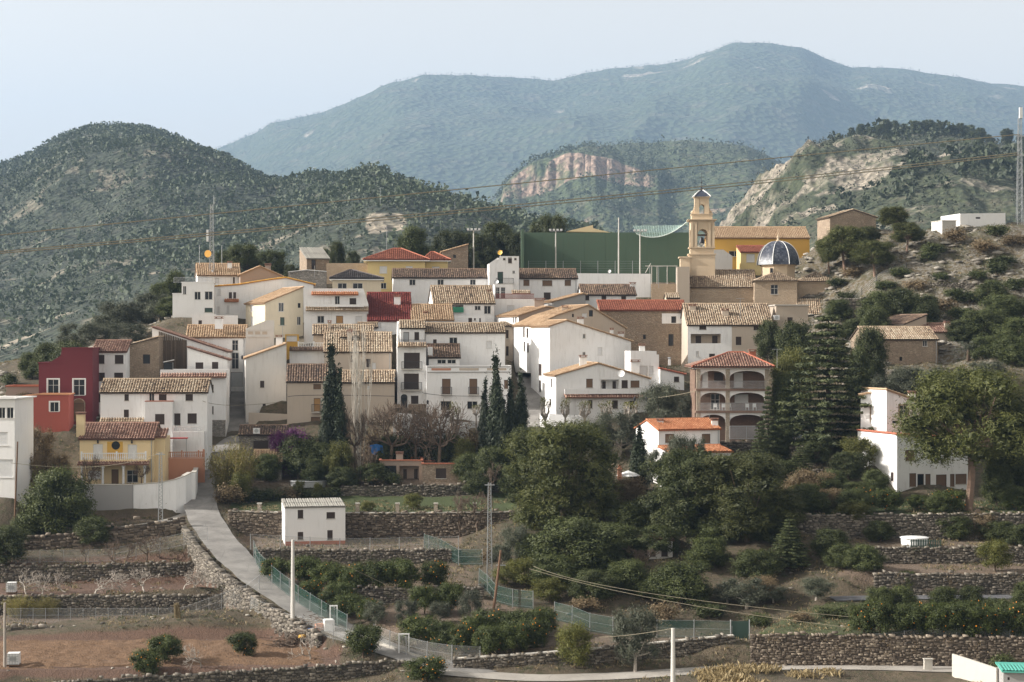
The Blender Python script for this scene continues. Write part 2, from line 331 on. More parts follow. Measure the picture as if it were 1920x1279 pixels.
H('white_house', 'white house with stepped chimney-like tile strip and two tall grey doors on the street', 'B', 130, 600, 1135, (735, 645), 275, 'white', yaw=6, dep=7, tile='tile_tan',
  wins=[(490, 757, 540, 840, 'g'), (487, 857, 545, 985, 'g'), (470, 1015, 575, 1130, 'm')], chim=[(386, 568, .6, 1.1)])
H('white_tower_house', 'plain pale tower-like house with stucco frieze at its top', 'B', 600, 825, 960, [(600, 665), (768, 665), (768, 600), (825, 600)], 271, 'greywhite', 'flat', yaw=7, dep=6, wins=[], frieze=(610, 780, 672, 728))
H('aged_white_house', 'tall aged white house with single-slope roof and one small window beside the street', 'B', 600, 925, 1330, [(600, 905), (925, 790)], 262, 'greywhite', 'prof', 'tile_tan', yaw=10, dep=8, wins=[(715, 1083, 748, 1138, 's'), (735, 1268, 760, 1300, 'o')], chim=[(868, 715, 1.5, .9)])
H('white_house', 'white house with orange tiled awning on its roof terrace left of the red roof', 'B', 1065, 1580, 775, [(1065, 345), (1540, 345), (1540, 470), (1580, 470)], 279, 'white', 'flat', yaw=6, dep=7,
  wins=[(1312, 405, 1352, 470, 'g'), (1430, 422, 1483, 473, 's'), (1172, 563, 1228, 620, 'g'), (1322, 563, 1378, 622, 'l'), (1478, 567, 1530, 622, 'b')],
  strips=[(1125, 1500, 374, 398, 'tile_orange'), (1080, 1580, 493, 526, 'tile_old')])
H('cream_bungalow', 'cream bungalow with dark grey hipped roof and two wide dark windows', 'B', 1293, 1680, 440, (265, 1430, 1450, 200), 301, 'cream', 'hip', 'tile_grey', yaw=4, dep=9, wins=[(1335, 302, 1408, 345, 'g'), (1455, 302, 1535, 348, 'g')], ov=.5)
H('tiled_house', 'low house with dark golden tile roof behind the bare poplar', 'B', 1140, 1620, 800, (713, 642), 269, 'beige2', yaw=6, dep=5, wins=[], chim=[(1270, 598, 1.5, .5)])
H('beige_house', 'beige house with broad tile roof and white shutters behind the bare poplar', 'B', 1228, 1765, 1060, (852, 703), 263, 'beige', yaw=5, dep=9, wins=[(1605, 937, 1642, 1035, 'b'), (1562, 908, 1597, 975, 's'), (1440, 880, 1465, 935, 's')], chim=[(1430, 675, 2.5, .7)])
H('terrace_house', 'small white roof terrace with tile edge between aged house and beige house', 'B', 950, 1232, 1000, 838, 265, 'white', 'flat', yaw=6, dep=4, wins=[], strips=[(950, 1225, 815, 842, 'tile_dark')], cat='terrace')
H('patched_house', 'patched beige old house with wooden doors left of the tall dark cypress', 'J', 590, 935, 760, (408, 278), 257, 'beige', yaw=5, dep=8, tile='tile_dark', wins=[(800, 428, 860, 470, 'w'), (803, 540, 856, 645, 'l'), (780, 690, 855, 752, 'w')], balc=[(785, 880, 655, 590)])
H('beige_house', 'plain beige house behind the white poplar trunks', 'J', 938, 1448, 770, (415, 325), 258, 'beige', yaw=5, dep=6, wins=[(1230, 440, 1252, 465, 'b')], chim=[(1395, 318, 3.5, 1.6)])
H('ochre_annex', 'small ochre annex with white blind behind the aged white house chimney', 'B', 915, 1024, 860, 712, 274, 'ochre', 'flat', yaw=6, dep=4, wins=[(925, 722, 1010, 765, 'b')], cat='annex', ctrl=False)
H('white_annex', 'little white rooftop room under the beige roofs by the poplar', 'B', 1362, 1500, 860, (735, 690), 266, 'white', yaw=5, dep=4, wins=[(1400, 745, 1430, 790, 's')], cat='annex', ctrl=False, chim=[(1440, 668, 1.5, .6)])
H('street_house', 'narrow beige house closing the street right of the big white house', 'D', 20, 100, 760, (330, 300), 284, 'beige', yaw=10, dep=6, wins=[(40, 360, 62, 430, 's'), (40, 500, 62, 580, 's')], cat='house')
H('cream_hut', 'tiny cream hut with tiled roof at the church corner', 'E', 122, 212, 1100, (1035, 1005), 305, 'cream', yaw=3, dep=3, wins=[], cat='hut', ctrl=False)
H('white_house', 'small white house half hidden behind the low tiled house', 'B', 1500, 1650, 760, (660, 625), 274, 'white', yaw=5, dep=5, wins=[(1560, 680, 1590, 715, 's')], ctrl=False)
# ---- centre back
H('yellow_villa', 'large yellow villa with red hipped roof above the white houses', 'C', 125, 585, 470, (200, 330, 395, 115), 319, 'paleyellow', 'hip', 'tile_red', yaw=3, dep=11, wins=[(220, 252, 280, 308, 'b'), (430, 252, 485, 290, 'b'), (230, 385, 275, 430, 'g')], ov=.8)
H('yellow_wing', 'lower yellow wing with red hipped roof right of the yellow villa', 'C', 588, 765, 350, (203, 630, 655, 142), 322, 'paleyellow', 'hip', 'tile_red', yaw=3, dep=9, wins=[(640, 255, 700, 290, 'b')], ov=.6, cat='house')
H('stone_shed', 'small stone shed with curling single-slope roof by the floodlight', 'C', 722, 928, 300, [(722, 140), (928, 82)], 336, 'stone', 'prof', 'tile_tan', yaw=4, dep=5, wins=[(808, 160, 832, 187, 'o')], cat='shed')
H('long_white_house', 'long plain white house with three small windows below the yellow villa', 'C', 330, 1100, 570, (345, 280), 307, 'white', yaw=5, dep=7, tile='tile_dark',
  wins=[(458, 358, 508, 403, 'g'), (683, 358, 733, 403, 'g'), (943, 358, 988, 400, 'g'), (413, 462, 437, 505, 'g')])
H('white_tower_house', 'white tower house with roof cabin and green door left of the green court wall', 'C', 1097, 1335, 500, [(1097, 230), (1180, 230), (1180, 172), (1335, 172)], 304, 'white', 'flat', yaw=4, dep=6,
  wins=[(1163, 297, 1208, 395, 'd'), (1282, 287, 1303, 310, 'g'), (1207, 185, 1227, 203, 's'), (1247, 182, 1278, 228, 's'), (1297, 185, 1315, 203, 's')], balc=[(1150, 1290, 398, 355)])
H('white_house', 'white house with brown framed windows below the green court wall', 'C', 1338, 1800, 560, (350, 280), 309, 'white', yaw=4, dep=7, tile='tile_dark',
  wins=[(1370, 360, 1418, 408, 'w'), (1522, 365, 1600, 410, 'w'), (1700, 362, 1750, 408, 'w'), (1533, 462, 1588, 520, 's')])
H('white_house', 'white house with open tiled loggia and green awning in the village centre', 'C', 655, 1138, 740, (548, 415), 289, 'white', yaw=9, dep=8,
  wins=[(672, 560, 890, 622, 'L'), (980, 568, 1028, 602, 'g'), (1055, 568, 1110, 632, 'g')], chim=[(1100, 440, 3., .8)])
H('terrace_house', 'white house with red railed roof terrace and blue glazed doors', 'C', 1140, 1462, 740, [(1140, 515), (1462, 515)], 293, 'white', 'flat', yaw=5, dep=6, wins=[(1240, 565, 1297, 613, 'b'), (1233, 685, 1262, 740, 'w')], redrail=(1145, 1455, 474, 513))
H('roof_cabin', 'white rooftop cabin with blue glazed doors above the red railing', 'C', 1138, 1285, 515, 398, 296, 'white', 'flat', yaw=5, dep=3, wins=[(1150, 420, 1180, 510, 'g'), (1190, 420, 1225, 510, 'g')], strips=[(1275, 1425, 447, 474, 'tile_old')], cat='cabin', ctrl=False, drop=.3)
H('red_roof_house', 'house with dark red painted tile roof in the village centre', 'C', 130, 478, 770, (690, 470), 278, 'white', 'par', 'tile_painted', yaw=5, dep=13, fr=.8, wins=[(190, 705, 232, 740, 'b')], chim=[(362, 480, 6., 1.0)])
H('sandy_roof_house', 'white house with sandy tile roof joined right of the dark red roof', 'C', 480, 810, 770, (684, 565), 278.4, 'white', 'par', 'tile_tan', yaw=5, dep=9, fr=.7, wins=[(605, 698, 635, 720, 's'), (705, 700, 735, 720, 's')], chim=[(590, 612, 2.5, .6)])
H('white_annex', 'small white box annex with tiny windows below the green awning', 'C', 815, 1062, 760, 648, 284, 'white2', 'flat', yaw=6, dep=3.5, wins=[(930, 665, 960, 705, 's'), (975, 668, 990, 685, 's'), (1017, 668, 1030, 700, 's')], cat='annex')
H('balcony_house', 'white narrow house with two big brown balcony doors and an arched doorway', 'K', 205, 452, 880, 322, 261, 'white', 'flat', yaw=5, dep=8, wins=[(262, 372, 398, 508, 's'), (262, 550, 390, 690, 's'), (235, 750, 292, 870, 'oA'), (322, 740, 386, 810, 's')],
  strips=[(208, 455, 287, 322, 'tile_old')], balc=[(240, 418, 518, 445), (238, 416, 695, 625)], base=(175, 232, 812, 'stone'), base2=(295, 450, 812, 'stone'))
H('roof_cabin', 'white rooftop room with blue door behind the arched terrace wall', 'K', 232, 440, 330, (162, 103), 266, 'white', yaw=5, dep=4, wins=[(258, 195, 306, 280, 'm'), (352, 195, 392, 265, 's')], cat='cabin', ctrl=False, drop=.3)
H('big_white_house', 'upper part of the big white house with long dark golden roof', 'K', 446, 1128, 560, (203, 127), 267, 'white', yaw=5, dep=8, wins=[(512, 258, 542, 300, 's'), (650, 240, 720, 305, 'g'), (968, 270, 1015, 333, 'b')], ctrl=False, drop=6)
H('lean_to', 'lean-to with dark tiled roof and strip windows on the white house terrace', 'K', 475, 740, 500, (413, 307), 263.5, 'white', 'par', 'tile_dark', yaw=5, dep=3.2, fr=.98, wins=[(548, 430, 622, 463, 'g'), (634, 430, 708, 463, 'g')], ctrl=False, drop=.5, cat='lean-to', chim=[(487, 300, .4, .7)])
H('big_white_house', 'lower front of the big white house with decorated parapet and wooden balcony doors', 'K', 455, 1182, 900, 482, 260, 'white', 'flat', yaw=5, dep=5,
  wins=[(588, 595, 662, 732, 'w'), (822, 595, 890, 732, 'w'), (575, 785, 668, 862, 'g'), (803, 787, 893, 852, 'g'), (1120, 605, 1155, 680, 'w'), (1105, 775, 1135, 812, 'o')], balc=[(578, 672, 735, 672), (812, 902, 735, 672)], frieze=(462, 1175, 490, 536))
# ---- street right of centre
H('gabled_house', 'dark grey gable wall behind the chimneyed street houses', 'D', 445, 720, 300, [(445, 118), (700, 52), (720, 58)], 296, 'grey', 'prof', 'tile_tan', yaw=12, dep=7, wins=[])
H('gabled_house', 'brown gabled street house with stout chimney on its roof edge', 'D', 148, 560, 480, [(148, 240), (385, 165), (560, 195)], 283, 'brown', 'prof', 'tile_tan', yaw=25, dep=8, lwall='white', lwins=[(98, 252, 108, 295, 's'), (118, 252, 130, 295, 's'), (104, 360, 118, 440, 's')], chim=[(325, 85, 2.5, 1.5)])
H('gabled_house', 'beige gabled street house with windows under its ridge', 'D', 300, 1060, 560, [(300, 320), (480, 235), (745, 152), (1060, 345)], 273, 'beige', 'prof', 'tile_tan', yaw=22, dep=9, lwall='white', wins=[(605, 222, 622, 250, 'o'), (690, 215, 735, 250, 'b'), (750, 190, 785, 245, 'o')],
  lwins=[(186, 335, 200, 420, 's'), (215, 345, 232, 425, 's'), (190, 460, 203, 540, 's'), (220, 470, 235, 550, 's')], chim=[(545, 148, 2.5, .9), (800, 200, 1., .6)])
H('gabled_white_house', 'large white gabled house with blank wall facing the valley', 'D', 415, 1110, 960, [(415, 330), (560, 282), (1110, 458)], 263, 'white', 'prof', 'tile_tan', yaw=17, dep=9, wins=[(697, 393, 722, 430, 'g'), (695, 547, 722, 575, 'g'), (825, 508, 865, 573, 'b')],
  lwins=[(320, 500, 352, 600, 'b'), (320, 650, 345, 750, 's'), (322, 790, 340, 890, 's')], chim=[(678, 245, 1.5, .9), (945, 340, 1.2, .5), (1025, 372, 1.2, .8)])
H('white_house', 'white house with roof terrace and tile strip behind the pollarded trees', 'D', 468, 1265, 1235, [(468, 752), (830, 650), (1265, 778)], 252, 'white', 'prof', 'tile_tan', yaw=10, dep=8,
  wins=[(727, 778, 783, 853, 'w'), (850, 785, 1010, 865, 'L'), (1030, 790, 1083, 858, 's'), (1107, 793, 1183, 853, 'w'), (745, 960, 780, 1030, 's'), (950, 962, 998, 1033, 's'), (1098, 965, 1140, 1035, 's')],
  lwins=[(425, 775, 437, 850, 's'), (418, 950, 428, 1020, 's')], strips=[(535, 1270, 903, 936, 'tile_brown')], chim=[(700, 572, 3., 1.), (1145, 612, 1.2, 1.2)])
H('white_block', 'white flat-roofed block with two white shutters beside the stone ruin', 'D', 1105, 1350, 860, [(1105, 540), (1330, 540), (1330, 570), (1350, 570)], 257, 'white', 'flat', yaw=4, dep=6, wins=[(1172, 667, 1252, 780, 'b'), (1267, 668, 1302, 740, 'b')], chim=[(1205, 475, 2., .8)])
H('white_hut', 'little white hut with thin stovepipe below the stone ruin', 'D', 1360, 1565, 870, [(1360, 695), (1565, 742)], 256, 'white', 'prof', 'tile_red', yaw=4, dep=4, wins=[(1478, 760, 1523, 805, 's')], chim=[(1440, 590, 1., .35)], cat='hut')
H('white_house', 'white house with dark striped roof between green court and stone ruin', 'D', 690, 1152, 200, (60, -22), 301, 'white', yaw=4, dep=7, tile='tile_dark', wins=[(715, 68, 752, 105, 's'), (858, 65, 898, 108, 's'), (1027, 70, 1068, 108, 's')], chim=[(1125, -50, 3, .9)])
H('stone_ruin', 'tall brown stone house with red roof strip and white painted door bay', 'D', 848, 1592, 720, (192, 114), 285, 'stone', 'par', 'tile_red', yaw=3, dep=5, fr=.95, wins=[(1213, 400, 1238, 438, 'o'), (1430, 395, 1475, 497, 'o'), (1455, 243, 1497, 300, 'o')], patch=(1375, 1590, 218, 305))
# ---- church quarter
H('ochre_hall', 'long ochre hall with sandy roof behind the church tower', 'E', 455, 1190, 860, (585, 508), 347, 'ochre', yaw=1, dep=10, tile='tile_tan', wins=[(585, 682, 672, 722, 'g')], cat='hall')
H('yellow_house', 'small pale yellow house with red roof left of the church dome', 'E', 675, 880, 850, (692, 648), 338, 'paleyellow', yaw=2, dep=5, fr=.9, tile='tile_red', wins=[(717, 705, 780, 765, 'b')])
H('grey_building', 'plain grey building right behind the church tower', 'E', 468, 612, 850, [(468, 672), (545, 672), (545, 690), (612, 720)], 333, 'greywhite', 'flat', yaw=2, dep=6, wins=[], cat='building')
H('two_tone_house', 'half white half beige house under one wide tile roof below the church', 'F', 118, 755, 560, (278, 125), 277, 'beige', yaw=1, dep=10, fr=.6,
  wins=[(205, 285, 257, 312, 's'), (612, 288, 688, 318, 's'), (633, 352, 672, 412, 'g'), (478, 365, 520, 428, 's'), (140, 345, 365, 415, 'L'), (180, 475, 202, 513, 'b'), (278, 493, 322, 525, 's')], whitebay=(118, 448), chim=[(152, 118, 4.2, 1.), (398, 152, 2.6, 1.)])
H('flat_house', 'beige flat-roofed house with air conditioner below the church apse', 'F', 780, 1020, 420, 132, 281, 'beige2', 'flat', yaw=1, dep=6, wins=[(865, 220, 905, 265, 's')], coping=.2)
H('stone_cottage', 'stone cottage with pale tile roof on the right hillside', 'G', 262, 792, 1215, (1025, 937), 262, 'stone', yaw=9, dep=7, wins=[(680, 1033, 715, 1075, 'g'), (505, 1155, 528, 1185, 'o')], cat='cottage')
H('gabled_house', 'low brown gabled house above the stone cottage', 'G', 545, 708, 1000, [(545, 912), (708, 845)], 273, 'beige2', 'prof', 'tile_dark', yaw=28, dep=9, wins=[], cat='house')
H('tiled_annex', 'dark tiled annex with little chimney right of the brown gabled house', 'G', 712, 930, 1035, (972, 912), 272, 'beige2', 'par', 'tile_brown', yaw=2, dep=4, fr=.9, wins=[], chim=[(860, 885, 1.5, .7)], cat='annex')
H('white_shed', 'pale cube shed on the rocky hilltop in front of long white building', 'G', 825, 930, 225, 138, 322, 'concrete', 'flat', yaw=14, dep=4, wins=[], coping=.1, cat='shed', lwall='white2')
H('white_building', 'long low white building on the right hilltop', 'G', 960, 1300, 185, [(960, 82), (1300, 78)], 330, 'white2', 'flat', yaw=12, dep=8, wins=[(1077, 108, 1112, 122, 'o')], cat='building')
H('stone_barn', 'ruined stone barn with shallow gable on the hilltop right of the ochre hall', 'G', -15, 330, 215, [(-15, 110), (160, 55), (330, 112)], 338, 'stone', 'prof', 'tile_old', yaw=10, dep=7, wins=[], cat='barn')
H('stone_ruin', 'small ruined stone hut with pale broken roof left of the yellow villa', 'B', 1088, 1265, 215, (105, 25), 332, 'stone', 'par', 'fibro', yaw=22, dep=5, fr=.9, wins=[(1125, 115, 1160, 190, 'o')], cat='ruin')
# ---- lower slopes
H('garden_house', 'dark garden house with dull tile roof behind the bougainvillea', 'J', 205, 578, 970, (835, 765), 249, 'stone_grey', yaw=3, dep=5, tile='tile_dark', wins=[(320, 880, 440, 950, 's'), (515, 875, 570, 950, 's'), (455, 875, 475, 950, 'b')])
H('garden_shed', 'small tiled garden shed behind the yellow-green bamboo', 'J', 325, 545, 1180, (1053, 962), 243, 'stone_grey', yaw=5, dep=4, tile='tile_tan', wins=[(370, 1085, 412, 1160, 'o')], cat='shed')
H('terracotta_house', 'low brick house with flat terracotta roof terrace in the gardens', 'M', 1462, 1758, 400, 250, 243, 'stone', 'flat', yaw=3, dep=6, wins=[(1553, 278, 1622, 345, 's')], coping=.14, copmat='tile_red')
H('porch_house', 'shady open porch with flat terracotta roof beside the brick house', 'M', 1180, 1462, 400, 228, 244, 'brown', 'flat', yaw=3, dep=6, wins=[(1200, 260, 1290, 390, 'o'), (1310, 262, 1440, 385, 'L')], coping=.14, copmat='tile_red', chim=[(1312, 165, 2, .9)], cat='porch')
H('farm_shed', 'white two-storey farm shed with red base band and corrugated roof', 'M', 548, 950, 808, (543, 490), 216, 'white2', 'par', 'fibro', yaw=11, dep=6, fr=.96, wins=[(633, 555, 670, 612, 's'), (825, 570, 882, 612, 's'), (633, 702, 670, 753, 's'), (830, 690, 866, 753, 's')],
  lwins=[(516, 688, 540, 780, 'l')], base=(553, 950, 766, 'terracotta'), cat='shed', ov=.12)
H('orange_roof_house', 'white cottage with bright orange tile roof below the arcaded house', 'L', 398, 1010, 900, (355, 258), 229, 'white2', 'par', 'tile_orange', yaw=20, dep=7, wins=[(465, 393, 555, 480, 'w'), (832, 393, 917, 487, 'w')], lwins=[(300, 612, 330, 690, 'l')], chim=[(415, 235, 2.5, .8), (960, 232, 1., .8)], cat='cottage')
H('orange_porch', 'low orange tiled porch in front of the white cottage', 'L', 520, 1125, 900, (585, 525), 223, 'white2', 'par', 'tile_orange', yaw=18, dep=4, fr=.95, wins=[(440, 600, 510, 720, 'o')], ctrl=False, drop=2, cat='porch')
H('white_house', 'upper white house with stone edged dark windows beside the big pine', 'I', 408, 660, 700, [(408, 287), (660, 375)], 226, 'white', 'prof', 'tile_tan', yaw=18, dep=6.5, wins=[(505, 400, 570, 485, 'gS'), (452, 515, 505, 535, 'o')], lwins=[], chim=[(598, 290, 2., .8)])
H('white_wing', 'shaded left wing of the upper white house by the cedar', 'I', 215, 392, 640, [(215, 325), (392, 290)], 230, 'white', 'prof', 'tile_tan', yaw=-14, dep=5, wins=[(293, 405, 338, 525, 'sS')])
H('white_house', 'lower white house with brown shutter and porch behind the big pine', 'I', 487, 1030, 1090, [(487, 622), (700, 640), (1030, 660)], 219, 'white', 'prof', 'tile_red', yaw=17, dep=10,
  wins=[(550, 735, 620, 815, 'w'), (580, 910, 632, 1010, 'w'), (640, 915, 690, 1010, 'o'), (700, 915, 740, 1010, 'w'), (780, 920, 860, 1010, 'w'), (885, 915, 920, 1010, 'w'), (925, 915, 1010, 990, 'w')], lwins=[(440, 900, 462, 970, 's')])
H('hidden_house', 'grey house with dark windows half hidden between the dark pines', 'O', 782, 890, 735, (625, 598), 202, 'greywhite', 'par', 'tile_brown', yaw=3, dep=5, wins=[(785, 650, 812, 700, 's'), (838, 650, 868, 700, 's')], ctrl=False, drop=4)
H('low_shed', 'block-built shed with turquoise roof at the bottom right corner', 'N', 1410, 1700, 1400, (1165, 1105), 156, 'grey', 'par', 'turq', yaw=-8, dep=4, fr=.6, wins=[(1455, 1225, 1480, 1258, 'o')], ctrl=False, drop=1, cat='shed')
M['turq'] = plain('turquoise_sheet', (.10, .42, .34), .5)
for h in HS:
    h['fr_'] = h.pop('fr'); h['F'] = Fr(h['Z'], h['x0'], h['x1'], h['yb'], h['D'], h['yaw'], h['dep'])
# ------------------------------------------------------------------ ground: terraces, roads, hill of the village
PATCH = [  # corners (photo x, photo y, distance), kind of ground
 ([(-80,1262,170),(640,1250,172),(610,1196,187),(-80,1198,187)], 'soil'), ([(-80,1178,191),(520,1174,191.5),(500,1152,199),(-80,1153,199)], 'tan'),
 ([(-80,1118,200),(470,1118,200),(440,1094,210),(-80,1092,211)], 'soil2'), ([(-80,1060,211.5),(390,1056,212),(395,1050,214.5),(-80,1052,215)], 'soil2'),
 ([(60,1003,219.5),(350,985,221),(360,962,229),(60,985,229)], 'dry'), ([(110,914,230.3),(350,908,230.5),(350,903,241),(110,910,241)], 'tan'),
 ([(430,1040,210.6),(862,1032,211),(862,1010,222),(450,1010,221)], 'tan'), ([(440,966,222.6),(970,960,222.6),(970,930,239.5),(440,936,239)], 'lawn'),
 ([(430,912,240.8),(970,907,241.2),(970,886,252),(430,872,252)], 'dry'), ([(520,1112,193.6),(900,1108,194),(880,1058,209.5),(480,1062,209)], 'dry'),
 ([(640,1190,178),(1050,1172,182),(920,1128,192.6),(560,1135,191)], 'tan'), ([(840,1228,171.2),(1390,1200,172.5),(1300,1180,181),(760,1202,177)], 'dry'),
 ([(1400,1196,169.6),(1990,1196,169),(1990,1142,185),(1500,1142,185)], 'green'), ([(1600,1132,185.6),(1990,1128,186),(1990,1105,188.8),(1600,1105,188.8)], 'tan'),
 ([(1590,1076,189.4),(1990,1078,189.4),(1990,1058,196.6),(1560,1056,196.6)], 'tan'), ([(1540,1027,197.4),(1990,1027,197.4),(1990,1012,203),(1540,1008,203)], 'dry'),
 ([(1480,968,203.8),(1990,966,203.8),(1990,938,216.5),(1490,940,215.5)], 'lawn'), ([(1280,832,237.6),(1570,830,237.6),(1570,820,247),(1280,822,247)], 'tan'),
 ([(740,805,252.5),(900,806,252.5),(900,798,259.5),(740,790,259.5)], 'tan'), ([(970,532,346),(1330,532,346),(1330,527,356),(970,527,356)], 'tan'),
]
ROADS = {'road': ([(905,1264,167.6),(800,1240,172),(700,1207,178),(610,1165,184.5),(545,1125,191),(485,1085,198),(440,1045,206),(405,1005,215),(382,970,224),(374,940,231),(385,905,239),(398,872,246),(425,835,253.5),(446,792,262),(446,745,273),(446,700,285)], 2.1),
 'valley_road': ([(830,1258,168),(905,1264,167.6),(1000,1271,166.2),(1150,1267,166.6),(1300,1257,168),(1440,1248,168.9),(1600,1248,168),(1780,1253,166.4),(2010,1258,165)], 1.7),
 'path': ([(-20,1030,219),(100,1008,221),(230,988,223),(320,976,226),(366,958,229.5)], 1.1),
 'asphalt_road': ([(1560,1122,186.5),(1700,1119,187.2),(2010,1117,187.2)], 1.6),
 'village_street': ([(900,800,254),(960,803,253),(1020,795,255),(1014,765,262),(1006,735,269),(992,705,279)], 2.2)}
FREE = [(1600,700,262),(1700,712,256),(1850,705,252),(1990,690,256),(1600,590,290),(1750,600,286),(1900,600,282),(1650,525,306),(1800,520,306),(1960,515,303),(1570,470,325),(1680,440,332),(1780,432,330),(1900,420,333),(2080,420,333),
 (1590,545,312),(1600,860,232),(1900,830,238),(1500,870,230),(1780,765,246),(1990,800,242),(1300,900,222),(1150,900,228),(1000,900,236),(1050,1010,212),(1200,1010,208),(1350,1000,210),(1450,1080,196),(1250,1100,193),(1050,1110,193),(1600,960,214),
 (-120,730,272),(0,722,274),(70,704,284),(150,662,298),(240,636,304),(310,612,309),(340,590,312),(0,812,252),(110,780,258),(-120,830,250),(40,960,226),(100,955,228),(-120,930,228),(-120,1005,221),(600,515,346),(700,505,350),(900,505,352),(1130,528,352),(1420,505,358),(480,545,325),(400,560,315),
 (850,860,248),(700,850,250),(960,850,249),(1270,830,240),(1100,830,245),(1250,720,262),(1480,720,262),(1520,640,280),(1560,600,290),(300,1370,160),(-120,1370,160),(600,1355,162),(740,1310,165),(900,1300,158),(1500,1290,159),(1990,1290,158),(1250,690,279),(300,966,227.6),(356,922,233),(366,908,238),(376,895,242.5),(345,932,231),(335,952,229.4),(352,936,231.2),(170,972,227.6),(1285,577,313),(1410,580,312),(1570,625,309),(1500,622,309),(1285,574,330),(1420,574,332),(1560,574,330),(1330,560,340),(1500,640,285),(1440,680,272),(1330,690,272)]
WORLD = [(-130,390,-16),(-90,400,-12),(-50,410,-6),(0,430,2),(50,430,8),(110,430,10),(160,420,10),(-130,470,-24),(0,480,-14),(140,480,-8),(-100,120,-40),(0,120,-40),(130,120,-40)]
pts = [P(*p) for p in FREE]+[np.array(p, float) for p in WORLD]
for poly, k in PATCH: pts += [P(*p) for p in poly]
for nm, (pl, w) in ROADS.items(): pts += [P(*p) for p in pl]
for h in HS:
    if not h['ctrl']: continue
    f = h['F']
    for t_, w_ in ((0, -.8), (f.W, -.8), (.15*f.W, f.dep*.85), (.85*f.W, f.dep*.85)): pts.append(f.pt(t_, w_, f.zb-.05))
C = np.array(pts)
K = np.linalg.norm(C[:, None, :2]-C[None, :, :2], axis=2)
n = len(C); A_ = np.zeros((n+3, n+3)); A_[:n, :n] = K-np.eye(n)*1.2; A_[:n, n] = 1; A_[:n, n+1:] = C[:, :2]/100; A_[n, :n] = 1; A_[n+1:, :n] = C[:, :2].T/100
sol = np.linalg.solve(A_, np.r_[C[:, 2], 0, 0, 0])
def rbf(x, y):
    out = np.empty(x.size); xf = x.ravel(); yf = y.ravel()
    for a in range(0, x.size, 20000):
        q = np.c_[xf[a:a+20000], yf[a:a+20000]]
        d = np.sqrt(((q[:, None, :]-C[None, :, :2])**2).sum(2))
        out[a:a+20000] = d@sol[:n]+sol[n]+(q/100)@sol[n+1:]
    return out.reshape(x.shape)
X0, X1, Y0, Y1, ST = -135., 150., 118., 480., .95
gx = np.arange(X0, X1+ST, ST); gy = np.arange(Y0, Y1+ST, ST)
GX, GY = np.meshgrid(gx, gy)
Zg = rbf(GX, GY)
Zg += (fbm(GX*.12, GY*.12, 4)-.5)*1.0+(fbm(GX*.6, GY*.6, 3)-.5)*.35
rough_hill = np.clip((GX-38)/25, 0, 1)*np.clip((GY-250)/15, 0, 1)*np.clip((345-GY)/20, 0, 1)
tr = GY*.22+fbm(GX*.05, GY*.05)*3; Zg += rough_hill*((np.abs((tr % 1)-.5)*2)**3*.9-.3+(fbm(GX*.35, GY*.35, 4)-.5)*2.2)
ATT = {k: np.zeros_like(Zg) for k in ('soil', 'lawn', 'tan', 'rock')}
ATT['rock'] = np.clip(rough_hill*1.1+np.clip((fbm(GX*.08+5, GY*.08)-.55)*3, 0, 1)*np.clip((GY-290)/30, 0, 1), 0, 1)
def inside(poly, X, Y):
    r = np.zeros(X.shape, bool); k = len(poly)
    for i in range(k):
        (xa, ya), (xb, yb) = poly[i], poly[(i+1) % k]
        c = ((ya > Y) != (yb > Y)) & (X < (xb-xa)*(Y-ya)/(yb-ya+1e-12)+xa); r ^= c
    return r
for poly, k in PATCH:
    q = np.array([P(*p) for p in poly]); m_ = inside(q[:, :2], GX, GY)
    co_, *_ = np.linalg.lstsq(np.c_[q[:, :2], np.ones(4)], q[:, 2], rcond=None)
    Zg[m_] = (co_[0]*GX+co_[1]*GY+co_[2])[m_]+((fbm(GX*.4, GY*.4, 3)-.5)*.18)[m_]
    for kk, a in {'soil': ('soil', 1), 'soil2': ('soil', .7), 'tan': ('tan', .8), 'lawn': ('lawn', .9), 'green': ('lawn', .35), 'dry': ('tan', .3)}.items():
        if kk == k: ATT[a[0]][m_] = a[1]
def dense(pl, step=1.0):
    q = np.array([P(*p) for p in pl]); d = np.r_[0, np.cumsum(np.linalg.norm(np.diff(q[:, :2], axis=0), axis=1))]
    s = np.arange(0, d[-1], step); o = np.c_[[np.interp(s, d, q[:, k]) for k in range(3)]].T
    for _ in range(6): o[1:-1] = (o[:-2]+2*o[1:-1]+o[2:])/4
    return o
ROADL = {}
for nm, (pl, w) in ROADS.items():
    q = dense(pl); ROADL[nm] = (q, w)
    m_ = (GX > q[:, 0].min()-5) & (GX < q[:, 0].max()+5) & (GY > q[:, 1].min()-5) & (GY < q[:, 1].max()+5)
    ii = np.argwhere(m_); g = np.c_[GX[m_], GY[m_]]
    d = np.linalg.norm(g[:, None]-q[None, :, :2], axis=2); j = d.argmin(1); dm = d[np.arange(len(j)), j]
    wgt = np.clip((w+1.1-dm)/.6, 0, 1); [ATT[k_].__setitem__(m_, ATT[k_][m_]*(dm > w+1.0)) for k_ in ('soil', 'tan')]; Zg[m_] = Zg[m_]*(1-wgt)+(q[j, 2]-.10)*wgt
def ground(x, y):
    fx = np.clip((x-X0)/ST, 0, len(gx)-1.001); fy = np.clip((y-Y0)/ST, 0, len(gy)-1.001); i = int(fx); j = int(fy); a = fx-i; b_ = fy-j
    return (Zg[j, i]*(1-a)+Zg[j, i+1]*a)*(1-b_)+(Zg[j+1, i]*(1-a)+Zg[j+1, i+1]*a)*b_
